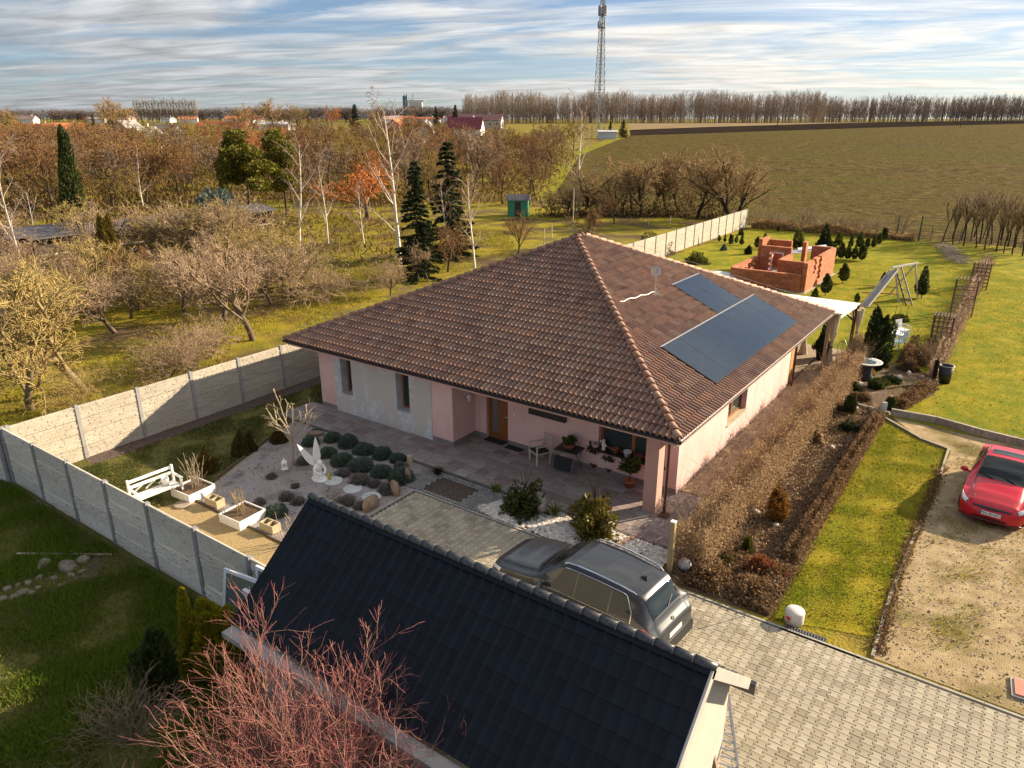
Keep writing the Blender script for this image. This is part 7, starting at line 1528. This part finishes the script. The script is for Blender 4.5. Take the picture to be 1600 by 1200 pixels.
# birches
BIR = [(1, 1, 0, 9, .06, .025, .22), (14, .30, 38, 5, .05, .09, .25), (5, .42, 40, 4, -.02, .12, .2), (4, .55, 40, 3, -.06, .14, .2)]
bir = [grow(540+i, 8.5, .10, BIR, (NR.normal(0, .05), NR.normal(0, .05)), .18) for i in range(4)]; bareset('birch', bir, 'birch', .012)
for i, (x, y, yt, lab) in enumerate([(468, 398, 215, 'white-stemmed birch before the yellow-green pine'), (513, 382, 245, 'slim white birch left of the orange willow'), (570, 390, 278, 'shorter white birch in front of the orange willow'), (626, 418, 160, 'tallest white birch left of the dark spruces'), (742, 418, 268, 'white birch right of the dark spruces'), (903, 338, 160, 'tall white birch standing alone before the field'), (40, 430, 215, 'white birch at the left edge above the fence'), (58, 400, 290, 'smaller white birch beside the birch at the left edge'), (705, 405, 275, 'slim grey-white birch in front of the second spruce'), (225, 330, 232, 'thin white birch in the brown wood behind the thuja')]):
    put('birch', i, x, y, yt, lab, wide=1.15 if x != 903 else .9)
# conifers of the orchard
def spruce(seed, H_, R0, m, nw=26):
    rng = np.random.default_rng(seed); C_, N_, S_ = [], [], []
    for w in range(nw):
        z = H_*(.06+.93*w/nw); L = R0*(1-z/H_)**.85+.12
        for k in range(7):
            a = rng.uniform(0, 6.28); l = L*rng.uniform(.7, 1.15); n = int(12+26*l); s = rng.random(n)**.7; x = l*s
            C_.append(np.stack([x*np.cos(a)+rng.normal(0, .09, n)*(1.2-s), x*np.sin(a)+rng.normal(0, .09, n)*(1.2-s), z-.30*x+.10*x*x/l-rng.random(n)*.16], 1)); N_.append(np.tile([[np.cos(a), np.sin(a), -.35]], (n, 1))); S_.append((0, 0, z, l*.9*math.cos(a), l*.9*math.sin(a), z-.2*l, .025, .008))
    V, F, T = leaves('c', np.concatenate(C_), .12, aspect=2.4, rng=rng, N=np.concatenate(N_)*1.3); me = fast_mesh('crown', V, F, T); me.materials.append(m)
    S_.append((0, 0, 0, 0, 0, H_, H_*.017, .02)); V, F, T = twigs(S_, 4); tr = fast_mesh('trunk', V, F, T); tr.materials.append(m_stem); return tr, me
sp = [spruce(5, 8, 1.7, m_spru), spruce(6, 8, 2.1, m_spru)]
for i, (x, y, yt, lab) in enumerate([(655, 437, 255, 'slim dark green spruce in the orchard behind the roof'), (703, 402, 228, 'broad dark spruce behind the slim one')]):
    p = G(x, y); s = gheight(p, y-yt)/8; plant('spruce', lab, 'tree', p, *sp[i], scale=s)
m_pinel = leafmat('pine_crown', [(0.10, 0.105, 0.014), (0.16, 0.15, 0.02), (0.06, 0.07, 0.013), (0.21, 0.175, 0.025), (0.045, 0.055, 0.012)])
def pine(seed, nb=16):
    rng = np.random.default_rng(seed); C_, S_ = [], [(0, 0, 0, .1, .05, 4.5, .16, .12), (.1, .05, 4.5, 0, 0, 9, .12, .04)]
    for i in range(nb):
        z = rng.uniform(3.2, 9.2); a = rng.uniform(0, 6.28); r = 2.3*(1.15-.08*z)*rng.uniform(.35, 1.1); c = np.array([r*math.cos(a), r*math.sin(a), z]); q, _ = vol(420, 'ball', rng); C_.append(c+q*[1.1, 1.1, .75]); S_.append((0, 0, z-.6, *c, .05, .02))
    V, F, T = leaves('c', np.concatenate(C_), .17, aspect=2.0, rng=rng, up=.5); me = fast_mesh('crown', V, F, T); me.materials.append(m_pinel); V, F, T = twigs(S_, 5); tr = fast_mesh('trunk', V, F, T); tr.materials.append(BK['brown']); return tr, me
for i, (x, y, yt, w, lab) in enumerate([(392, 342, 208, 1.15, 'full yellow-green pine with rounded crown in the orchard'), (448, 335, 215, 1.0, 'yellow-green pine right of the full one'), (365, 330, 235, .8, 'lower dark pine at the left of the pine group')]):
    p = G(x, y); s = gheight(p, y-yt)/9.8; plant('pine_tree', lab, 'tree', p, *pine(20+i), scale=(s*w, s*w, s))
for x, y, yt, r, lab in ((128, 382, 240, 1.15, 'tall dark column thuja in front of the brown wood'), (178, 432, 345, .62, 'small golden-brown column conifer beside the tall thuja')):
    p = G(x, y); h = gheight(p, y-yt); conifer('thuja', lab, p, h, r, m_thd if x == 128 else leafmat('olive_thuja', [(0.14, 0.10, 0.02), (0.20, 0.14, 0.03), (0.10, 0.08, 0.02)]), 8000, .13, seed=int(x), cat='tree')
p = G(340, 362); plant('blue_spruce', 'round blue-grey spruce beside the long shed', 'tree', p, stem_mesh(12, 1, 2, .06, .02, m_stem, 'trunk'), shrub_mesh('crown', 4500, 'dome', (2.5, 2.5, gheight(p, 58)), .16, m_blue, seed=12, up=.4, aspect=2.6))
m_wil = barkmat('willow_bark', (0.10, 0.07, 0.05), (0.56, 0.20, 0.045), mid=(0.40, 0.16, 0.05))
wil = grow(561, 2.2, .16, [(1, 1, 0, 4, .02, .06, .5), (8, 1.3, 40, 5, .06, .12, .3), (9, .55, 40, 4, .0, .12, .2), (8, .6, 40, 5, -.22, .08, .1)], (0, 0), .8); bareset('willow', [wil], m_wil, .018)
put('willow', 0, 575, 345, 258, 'orange-twigged weeping willow in the middle of the orchard', wide=1.5)
# hedge of big bare trees behind the lot, dark trunks
HTR = [(1, 1, 0, 4, .03, .09, .3), (6, 1.25, 32, 6, .07, .12, .15), (8, .50, 38, 5, .04, .14, .15), (7, .46, 40, 4, .03, .15, .15), (4, .6, 36, 2, .02, .14, .2)]
htr = [grow(580+i, 2.4, .11, HTR, (NR.normal(0, .12), NR.normal(0, .12)), .8) for i in range(5)]; bareset('hedge_d', htr, 'dark', .012)
for i, x in enumerate([862, 885, 915, 935, 958, 972, 988, 1003, 1022, 1040, 1058, 1075, 1090, 1108, 1128, 1150]):
    y = 338+NR.uniform(-11, 4)+max(0, x-1090)*.12; yt = 243+NR.uniform(-16, 46)+(15 if x < 900 else 0)
    put('hedge_d', i, x, y, yt, 'dark-trunked bare tree in the row between orchard and ploughed field', group='bare trees along the field boundary', wide=NR.uniform(.8, 1.35))
Q_ = np.array([(*(G(x, 338+max(0, x-1090)*.1).xy+Vector((NR.normal(0, .8), NR.normal(0, .8)))), 0) for x in NR.uniform(850, 1150, 5000)]); V, F, T = leaves('hb', Q_+np.column_stack([np.zeros(5000), np.zeros(5000), NR.random(5000)**2*2.2]), .14, aspect=2.6, up=1.0)
one('boundary_brush', fast_mesh('boundary_brush', V, F, T), leafmat('brush_leaf', [(0.12, 0.08, 0.035), (0.19, 0.125, 0.05), (0.08, 0.055, 0.028), (0.24, 0.16, 0.06)], .9, .2), 'dark dead brushwood under the boundary trees', 'undergrowth', kind='stuff')
put('hedge_d', 3, 1142, 350, 235, 'widest dark bare tree at the end of the field boundary row beside the pale fence', wide=1.35, rot=.4)
# the brown wood and hedges behind the orchard
WD = [(1, 1, 0, 4, .03, .07, .3), (7, .95, 34, 5, .06, .12, .15), (6, .48, 40, 4, .04, .14, .2), (6, .45, 42, 3, .02, .15, .2), (4, .55, 40, 2, 0, .15, .2)]
wd = [grow(600+i, 3.4, .085, WD, (NR.normal(0, .08), NR.normal(0, .08)), .7) for i in range(5)]
bareset('w_brown', wd, 'brown', .019); bareset('w_grey', wd, 'grey', 0, share='w_brown'); bareset('w_rust', wd, 'rust', 0, share='w_brown'); bareset('w_olive', wd, 'olive', 0, share='w_brown')
poly_w = [(-60, 222), (330, 214), (560, 212), (720, 215), (850, 222), (900, 245), (845, 300), (830, 322), (700, 318), (640, 330), (500, 318), (330, 318), (200, 335), (0, 345), (-60, 345)]
wk = 0; tries = 0; RW = random.Random(8)
names_w = {'w_brown': 'bare brown tree in the dense wood behind the orchard', 'w_grey': 'bare grey tree in the dense wood behind the orchard', 'w_rust': 'bare rust-coloured tree in the dense wood behind the orchard', 'w_olive': 'bare olive-yellow tree in the dense wood behind the orchard'}
pts_w = []
while wk < 290 and tries < 12000:
    tries += 1; x = RW.uniform(-60, 900); t_ = RW.random(); y = 214+130*t_**1.35
    if not pip(np.array([x]), np.array([y]), poly_w)[0]: continue
    if 690 < x < 850 and 224 < y < 246: continue
    p = G(x, y); md = 2.2+.012*p.xy.length
    if any((p.x-q[0])**2+(p.y-q[1])**2 < md*md for q in pts_w): continue
    pts_w.append((p.x, p.y)); key = RW.choices(['w_brown', 'w_grey', 'w_rust', 'w_olive'], [5.5, 2.4, .7, 2.4])[0]
    hh = RW.uniform(6.0, 10.5)*(1.0 if y > 240 else .8); (tr, cr), h0 = oparts[key][RW.randrange(len(oparts[key]))]; s = hh/h0
    recolour(plant('bare_tree', names_w[key], 'tree', p, tr, cr, RW.uniform(0, 6.28), (s*1.1, s*1.1, s), 'trees of the brown wood'), OBM[key]); wk += 1
# brown undergrowth and tall dry grass in the wood
n = 60000
X_ = NR.uniform(-60, 900, 3*n); Y_ = 216+190*NR.random(3*n)**1.3; ok = pip(X_, Y_, poly_w) | ((Y_ > 330) & (X_ < 620) & (NR.random(3*n) < .30)); X_, Y_ = X_[ok][:n], Y_[ok][:n]; n = len(X_)
Q_ = np.array([G(x, y) for x, y in zip(X_[::6], Y_[::6])]); Q_ = np.repeat(Q_, 6, axis=0)[:n]; n = len(Q_); Q_ = Q_+np.column_stack([NR.normal(0, 1.1, (n, 2)), np.zeros(n)])
c = clump(Q_[:, :2], .35, 9); dd = np.hypot(Q_[:, 0], Q_[:, 1]); V, F, T = leaves('u', Q_+np.column_stack([np.zeros(n), np.zeros(n), NR.random(n)*(.3+1.3*c)]), .05+.0010*dd, aspect=4.0, up=1.6)
one('undergrowth', fast_mesh('undergrowth', V, F, T), leafmat('undergrowth', [(0.15, 0.09, 0.038), (0.21, 0.13, 0.05), (0.11, 0.07, 0.032), (0.20, 0.16, 0.045), (0.23, 0.13, 0.045)], .9, .2), 'brown dead undergrowth filling the wood and orchard edges', 'undergrowth', kind='stuff')
grass('orchard_grass', [(-26, 9), (-26, 40), (-45, 62), (-80, 60), (-95, 45), (-60, 18), (-36, 10)], 90000, .16, .05, leafmat('orchard_blades', [(0.13, 0.14, 0.014), (0.22, 0.19, 0.02), (0.32, 0.235, 0.03), (0.36, 0.24, 0.05), (0.22, 0.15, 0.04)], .9, .3), 'rough yellow-green grass of the orchard', .7, seed=11, thr=.35)
# long shed, green hut, sundry garden buildings
m_shroof = mat('grey_sheet_roof', (0.06, 0.06, 0.07), .8, (0.10, 0.10, 0.11), 1.5, spec=.2); m_dk = mat('dark_boards', (0.035, 0.026, 0.02), .9, (0.055, 0.04, 0.03), 3)
a, c = G(190, 392), G(352, 368); d = (c-a).normalized(); L = (c-a).length+6
t = thing('long_shed', 'long low dark shed with grey sheet roof in the orchard', 'shed', a, math.atan2(d.y, d.x)); hs = 1.9
for i in range(6): obj('post', MB().box(-7+i*(L+7)/5-.1, -7+i*(L+7)/5+.1, -.1, .1, 0, hs), m_dwood, t)
obj('back_wall', MB().box(-7, L, 2.3, 2.4, 0, hs+.3), m_dk, t); obj('side_wall', MB().box(-7.2, -7.05, 0, 2.29, 0, hs), m_dk, t); obj('side_wall', MB().box(L+.05, L+.2, 0, 2.29, 0, hs), m_dk, t); obj('rail', MB().box(-7, L, -.05, .05, .5, .62), m_alu2, t)
for i in range(7): w_ = (L+8)/7; obj('roof_sheet', MB().add([(-7.5+i*w_, -.5, hs), (-7.5+(i+1)*w_-.04, -.5, hs), (-7.5+(i+1)*w_-.04, 2.6, hs+.4), (-7.5+i*w_, 2.6, hs+.4), (-7.5+i*w_, -.5, hs+.10), (-7.5+(i+1)*w_-.04, -.5, hs+.10), (-7.5+(i+1)*w_-.04, 2.6, hs+.5), (-7.5+i*w_, 2.6, hs+.5)], [(0, 3, 2, 1), (4, 5, 6, 7), (0, 1, 5, 4), (1, 2, 6, 5), (2, 3, 7, 6), (3, 0, 4, 7)]), m_shroof, t)
a = G(60, 410); t = thing('long_shed', 'grey-roofed shed at the left edge behind the birches', 'shed', a, math.atan2(d.y, d.x)); obj('wall', MB().box(-16, 4, 0, 2.3, 0, 2.1), m_dk, t); obj('roof', MB().add([(-16.5, -.5, 2.1), (4.5, -.5, 2.1), (4.5, 2.6, 2.5), (-16.5, 2.6, 2.5), (-16.5, -.5, 2.2), (4.5, -.5, 2.2), (4.5, 2.6, 2.6), (-16.5, 2.6, 2.6)], [(0, 3, 2, 1), (4, 5, 6, 7), (0, 1, 5, 4), (1, 2, 6, 5), (2, 3, 7, 6), (3, 0, 4, 7)]), m_shroof, t)
p = G(810, 337); t = thing('green_hut', 'small bright green garden hut at the back of the orchard lawn', 'hut', p, math.radians(30)); obj('wall', MB().box(-1.2, 1.2, -1, 1, 0, 1.9), mat('green_boards', (0.03, 0.20, 0.09), .6, (0.05, 0.27, 0.13), 4), t); obj('roof', MB().add([(-1.4, -1.2, 1.9), (1.4, -1.2, 1.9), (1.4, 1.2, 1.9), (-1.4, 1.2, 1.9), (-1.4, 0, 2.5), (1.4, 0, 2.5)], [(0, 1, 5, 4), (2, 3, 4, 5), (0, 4, 3), (1, 2, 5), (3, 2, 1, 0)]), m_shroof, t); obj('door', MB().box(-.35, .35, -1.03, -1.002, .05, 1.7), m_dk, t)
for i, (x, y, yt, lab) in enumerate([(895, 362, 300, 'tall thin bare pole in the orchard lawn, tallest one'), (862, 372, 352, 'short pole at the orchard lawn edge behind the roof'), (850, 395, 360, 'short grey post left of the tall pole'), (1013, 352, 342, 'grey fence post in front of the boundary trees'), (1047, 350, 338, 'grey fence post nearer the pale fence')]):
    p = G(x, y); h = gheight(p, y-yt); t = thing('pole', lab, 'pole', p); obj('shaft', MB().tube((0, 0, 0), (0, 0, h), .05, .035, n=6), m_alu2, t); obj('cap', MB().ball((0, 0, h), .05, nu=6, nv=4), m_alu2, t)
# ------------------------------------------------------------------ village in the distance
def farhouse(x, y, w, dp, h, rh, wallc, roofc, label, rz=0.3, name='country_house', win=True, cat='house'):
    p = G(x, y); t = thing(name, label, cat, p, rz); mw = mat('w_%d_%d_%d' % tuple(int(q*100) for q in wallc), wallc, .9); mr = mat('r_%d_%d_%d' % tuple(int(q*100) for q in roofc), roofc, .8, tuple(q*1.3 for q in roofc), 1.0)
    b = MB().add([(-w/2, -dp/2, 0), (w/2, -dp/2, 0), (w/2, dp/2, 0), (-w/2, dp/2, 0), (-w/2, -dp/2, h), (w/2, -dp/2, h), (w/2, dp/2, h), (-w/2, dp/2, h), (-w/2, 0, h+rh), (w/2, 0, h+rh)], [(0, 1, 5, 4), (2, 3, 7, 6), (0, 4, 8, 7, 3), (1, 2, 6, 9, 5)]); obj('wall', b, mw, t)
    o = .4; k = rh/(dp/2)*o
    b = MB()
    for s in (1, -1): b.add([(-w/2-o, s*(dp/2+o), h-k), (w/2+o, s*(dp/2+o), h-k), (w/2+o, 0, h+rh+.02), (-w/2-o, 0, h+rh+.02), (-w/2-o, s*(dp/2+o), h-k+.18), (w/2+o, s*(dp/2+o), h-k+.18), (w/2+o, 0, h+rh+.2), (-w/2-o, 0, h+rh+.2)], [(0, 1, 2, 3), (7, 6, 5, 4), (0, 4, 5, 1), (0, 3, 7, 4), (1, 5, 6, 2)])
    r_ = obj('roof', b, mr, t); obj('chimney', MB().box(w*.2, w*.2+.6, .3, .9, h+rh*.4, h+rh+.9), mw, r_)
    if win:
        for i in range(max(1, int(w/4))): wx = -w/2+(i+.5)*w/max(1, int(w/4)); q = obj('window', MB().box(wx-.6, wx+.6, -dp/2-.06, -dp/2-.01, h*.35, h*.8), m_white, t); obj('pane', MB().box(wx-.5, wx+.5, -dp/2-.09, -dp/2-.061, h*.4, h*.76), m_pane, q)
        obj('window', MB().box(w/2+.01, w/2+.06, -.5, .5, h*.4, h*.8), m_pane, t)
orr = (0.42, 0.13, 0.045); dkr = (0.16, 0.03, 0.04); grr = (0.22, 0.21, 0.2)
for i, (x, y, w, dp, h, rh, wc, rc, rz, lab) in enumerate([(60, 216, 16, 9, 3, 2.4, (.5, .4, .3), orr, .6, 'orange-roofed house farthest left beyond the wood'), (32, 232, 13, 8, 3, 2.2, (.55, .42, .28), orr, .4, 'orange-roofed low house below the leftmost one'), (110, 214, 11, 8, 3, 2.4, (.6, .55, .5), orr, 1.2, 'small orange-roofed house beside the leftmost house'), (85, 228, 10, 7, 2.6, 1.8, (.45, .25, .15), orr, .2, 'low orange outbuilding in front of the leftmost houses'), (203, 221, 9, 8, 4, 3, (.62, .5, .3), grr, 2.0, 'cream gabled house with grey roof in the left wood'), (232, 238, 9, 9, 3.2, 3.6, (.66, .52, .3), grr, 2.0, 'steep cream gable rising from the left wood'), (260, 216, 12, 8, 3, 2, (.3, .28, .26), (.12, .11, .11), .5, 'dark grey-roofed house right of the cream gables'), (352, 211, 22, 10, 3.5, 2.2, (.3, .12, .1), (.36, .08, .05), .55, 'long red-roofed barn left of the pines'), (430, 203, 20, 10, 3, 1.2, (.6, .62, .65), (.55, .58, .62), .5, 'long pale flat-roofed hall behind the wood'), (728, 212, 15, 9, 3, 4.4, (.72, .68, .62), dkr, .45, 'dark red roofed house with white gable right of the wood'), (750, 202, 26, 12, 5, 3.2, (.4, .4, .42), (.10, .045, .05), .5, 'large dark-roofed barn behind the red house'), (667, 209, 7, 6, 3, 2.6, (.75, .74, .72), grr, 2.0, 'small white gabled house beyond the wood'), (620, 204, 8, 7, 3, 2.8, (.55, .28, .18), orr, 1.9, 'small house with orange gable beyond the wood'), (640, 236, 9, 6, 2.6, .5, (.6, .58, .55), (.6, .58, .55), .4, 'flat pale garden hut in the wood clearing'), (735, 206, 10, 8, 3, 2.5, (.5, .45, .4), dkr, .5, 'dark red roofed house behind the white gable'), (655, 257, 14, 5, 2.4, .4, (.62, .58, .5), (.55, .53, .5), .3, 'long pale wall of a garden building behind the spruces'), (535, 250, 8, 5, 2.2, .5, (.45, .42, .38), (.4, .38, .36), .4, 'grey flat-roofed hut behind the orange willow')]):
    farhouse(x, y, w, dp, h, rh, wc, rc, lab, rz)
RV = random.Random(3)
for i in range(22):
    x = RV.uniform(608, 725) if i < 14 else RV.uniform(30, 420); y = RV.uniform(191.3, 193.5); farhouse(x, y, RV.uniform(10, 20), 9, 3.5, RV.uniform(1.5, 3), (.72, .68, .64), RV.choice([orr, dkr, grr, (.3, .2, .17)]), 'tiny pale village house on the far horizon', RV.uniform(0, 1.5), 'village_house', False)
for o in COL.objects:
    if o.name.startswith('village_house'): o['group'] = 'village houses on the horizon'
# grain silo
p = G(646, 190.2); t = thing('grain_silo', 'tall grain silo with teal lift tower on the horizon', 'silo', p, YAW); k = p.xy.dot(FW)/FPX
for i in range(5): obj('silo_cell', MB().lathe([(2.4*k, 0), (2.4*k, 27*k), (0, 27.4*k)], (-1.5*k+i*4.0*k-2*k, 0, 0), 16).mesh('silo_cell', True), mat('silo_concrete', (0.50, 0.46, 0.40), .9), t)
obj('lift_tower', MB().box(-14*k, -7.2*k, -3*k, 3*k, 0, 35*k), mat('teal_cladding', (0.08, 0.20, 0.24), .7), t); obj('tower_head', MB().box(-12.5*k, -11*k, -1*k, 1*k, 35*k, 37*k).box(-9*k, -7.6*k, -1*k, 1*k, 35*k, 37.5*k), m_fm, t); obj('gallery', MB().box(-7.1*k, 16.5*k, -1.4*k, 1.4*k, 27.6*k, 29.4*k), mat('silo_concrete', (0.50, 0.46, 0.40), .9), t)
# lattice telecom mast
p = G(934, 216); k = p.xy.dot(FW)/FPX; t = thing('telecom_mast', 'tall steel lattice telecom mast with antennas beside the field', 'mast', p, YAW+.5); HM = 212*k*.942
m_mast = mat('mast_steel', (0.20, 0.20, 0.20), .5, metal=.4)
def mw_(z): return (7.2-5.0*min(z/(HM*.86), 1))*k
zs = [0, .07, .14, .21, .275, .335, .39, .445, .5, .55, .6, .65, .7, .745, .79, .83, .87, .91, .955, .99]; zs = [z*HM for z in zs]
cr4 = lambda z: [Vector((sx*mw_(z), sy*mw_(z), z)) for sx, sy in ((1, 1), (1, -1), (-1, -1), (-1, 1))]
for j in range(4): obj('leg', MB().path([cr4(z)[j] for z in zs], .42*k, 5), m_mast, t)
for i in range(len(zs)-1):
    a, c = cr4(zs[i]), cr4(zs[i+1]); b = MB()
    for j in range(4): b.tube(a[j], c[(j+1) % 4], .22*k, n=4); b.tube(a[(j+1) % 4], c[j], .22*k, n=4); b.tube(c[j], c[(j+1) % 4], .25*k, n=4)
    setp(obj('lattice', b, m_mast, t), kind='stuff')
obj('ladder', MB().box(-.5*k, .5*k, -.3*k, .3*k, 0, HM*.98), m_fm, t)
for z, n_, hh in ((.965, 8, 13*k), (.85, 7, 13*k), (.76, 5, 9*k)):
    for i in range(n_): a = i*6.283/n_; r = 5.2*k; q = Vector((r*math.cos(a), r*math.sin(a), z*HM)); obj('antenna_panel', MB().box(-.9*k, .9*k, -.7*k, .7*k, -hh/2, hh/2, M=Matrix.Translation(q) @ Matrix.Rotation(a, 4, 'Z')), mat('antenna_grey', (0.30, 0.31, 0.32), .6), t)
    obj('platform', MB().lathe([(1.5*k, -.4*k), (5.6*k, -.4*k), (5.6*k, .4*k), (1.5*k, .4*k)], (0, 0, z*HM-hh*.42), 12), m_mast, t)
for i, (x, y, yt, w, lab) in enumerate([(953, 213, 192, 1.2, 'dark conifer at the foot of the mast, left one'), (973, 215, 190, 1.3, 'dark conifer at the foot of the mast, right one'), (150, 215, 183, 1.0, 'dark green fir left in the village'), (181, 222, 192, .9, 'short dark fir beside the village fir'), (557, 212, 168, 1.3, 'dark fir standing above the middle of the wood'), (682, 203, 170, .9, 'dark fir left of the dark-roofed barn'), (712, 203, 168, 1.1, 'broader dark fir beside the dark-roofed barn'), (225, 205, 188, .7, 'small fir behind the cream gables')]):
    p = G(x, y); s = gheight(p, y-yt)/8; plant('fir_tree', lab, 'tree', p, *sp[i % 2], scale=(s*w, s*w, s), rotz=i)
p = G(952, 217); farhouse(949, 217, 7, 5, 2.6, .4, (.5, .52, .55), (.4, .42, .45), 'small white equipment hut at the foot of the mast', .5, 'equipment_hut', False, 'hut')
for i, (x, y, yt, lab) in enumerate([(178, 216, 157, 'tall dark bare tree on the left horizon'), (196, 214, 163, 'tall bare tree beside the left horizon tree'), (398, 210, 165, 'bare tree on the horizon left of the twin crowns'), (430, 210, 158, 'round-crowned bare tree on the horizon'), (465, 212, 166, 'wide bare tree right of the round-crowned one'), (520, 212, 170, 'bare reddish tree on the horizon before the fir'), (590, 212, 166, 'bare tree on the horizon left of the silo'), (5, 220, 170, 'bare tree at the left picture edge on the horizon'), (372, 214, 172, 'brownish tree above the red barn'), (640, 212, 180, 'small bare tree below the silo')]):
    put('hedge_d' if i != 5 else 'w_rust', i, x, y, yt, lab, wide=1.25)
# far woods: poplar plantation right, low wood left
def farwood(name, px0, px1, base0, base1, top0, top1, n, rows, m, label, kind_, seed, cw=5.0, crown=1.0):
    rng = np.random.default_rng(seed); S_ = []; T_ = []
    for i in range(n):
        f = rng.random(); px = px0+(px1-px0)*f; by = base0+(base1-base0)*f; ty = top0+(top1-top0)*f; p = G(px, by); r = rng.integers(0, rows); p = p+Vector((FW.x, FW.y, 0))*float(r*9+rng.uniform(-3, 3)); p.z = terr(p.x, p.y)
        u = p.xy.dot(FW); Hh = ((by-ty)/FPX*u*1.03)*rng.uniform(.82, 1.06)*(1+.07*math.sin(px*.041)+.05*math.sin(px*.13)); k_ = u/FPX
        S_.append((*p, p.x, p.y, p.z+Hh*.9, .26*k_*1.2, .10*k_)); T_.append(.1+.3*rng.random())
        for b_ in range(22 if kind_ == 'poplar' else 26):
            z = Hh*(rng.uniform(.10, .95) if kind_ == 'poplar' else rng.uniform(.15, .9)); a = rng.uniform(0, 6.28); l = (Hh*.10*(1.25-z/Hh) if kind_ == 'poplar' else Hh*.42*math.sin(math.pi*(.12+.8*z/Hh)))*crown; up = l*(3.0 if kind_ == 'poplar' else .8)
            q0 = Vector((p.x, p.y, p.z+z)); q1 = q0+Vector((l*math.cos(a), l*math.sin(a), up*.6)); q2 = q1+Vector((l*.5*math.cos(a)+rng.normal(0, l*.3), l*.5*math.sin(a)+rng.normal(0, l*.3), up*.5))
            for aa, bb, r0, r1 in ((q0, q1, .16, .11), (q1, q2, .11, .05)): S_.append((*aa, *bb, r0*k_, r1*k_)); T_.append(.5+.5*rng.random())
    V, F, T = twigs(S_, 3, T_); return one(name, fast_mesh(name, V, F, T), m, label, 'wood', kind='stuff')
farm = barkmat('poplar_bark', (0.38, 0.32, 0.26), (0.23, 0.17, 0.125))
farwood('poplar_plantation', 722, 1290, 193.2, 192, 154, 152, 1150, 6, farm, 'long plantation of bare poplars along the far side of the field', 'poplar', 1)
farwood('poplar_plantation', 1270, 1760, 191.5, 190, 158.5, 156, 850, 6, farm, 'bluish bare poplar wood closing the horizon at the right', 'poplar', 2)
farwood('woodland', -120, 730, 190.5, 191, 177, 173, 520, 4, barkmat('hazed_wood_bark', (0.10, 0.085, 0.08), (0.14, 0.105, 0.09)), 'low bare woodland greyed for haze along the left horizon', 'round', 3, crown=1.4)  # distance haze put into the bark as a greyer colour
pop = farm; S_ = []
rng = np.random.default_rng(44)
Hp = 24.0
S_.append((0, 0, 0, 0, 0, Hp*.95, .32, .08)); T_ = [.1]
for b_ in range(70):
    z = Hp*rng.uniform(.12, .95); a = rng.uniform(0, 6.28); l = Hp*.085*(1.25-z/Hp); q0 = np.array([0, 0, z]); q1 = q0+np.array([l*math.cos(a), l*math.sin(a), l*2.0]); q2 = q1+np.array([l*.4*math.cos(a)+rng.normal(0, .3), l*.4*math.sin(a)+rng.normal(0, .3), l*1.6]); S_ += [(*q0, *q1, .13, .10), (*q1, *q2, .10, .06)]; T_ += [.5, .8]
V, F, T = twigs(S_, 3, T_); pop_me = fast_mesh('poplar', V, F, T); pop_me.materials.append(farm)
for i in range(21):
    x = 214+i*4.7; p = G(x, 192.5); s = gheight(p, 192.5-160.5+RV.uniform(-2, 3))/Hp; one('poplar', pop_me, None, 'bare poplar in the straight row on the left horizon', 'tree', 'poplar row on the left horizon', p, (0, 0, i*1.3), (s*1.1, s*1.1, s))
# power poles in the field
for x, y, yt, lab in ((1213, 201, 186, 'wooden power pole far out in the field, left one'), (1500, 199, 178, 'leaning wooden power pole far out in the field, right one')):
    p = G(x, y); h = gheight(p, y-yt); t = thing('power_pole', lab, 'pole', p, YAW); obj('shaft', MB().tube((0, 0, 0), (.12*h, 0, h), .25, .18, n=6), m_dk, t); obj('cross_arm', MB().bar((.10*h-1.2, 0, h*.92), (.10*h+1.2, 0, h*.92), .2, .2), m_dk, t)
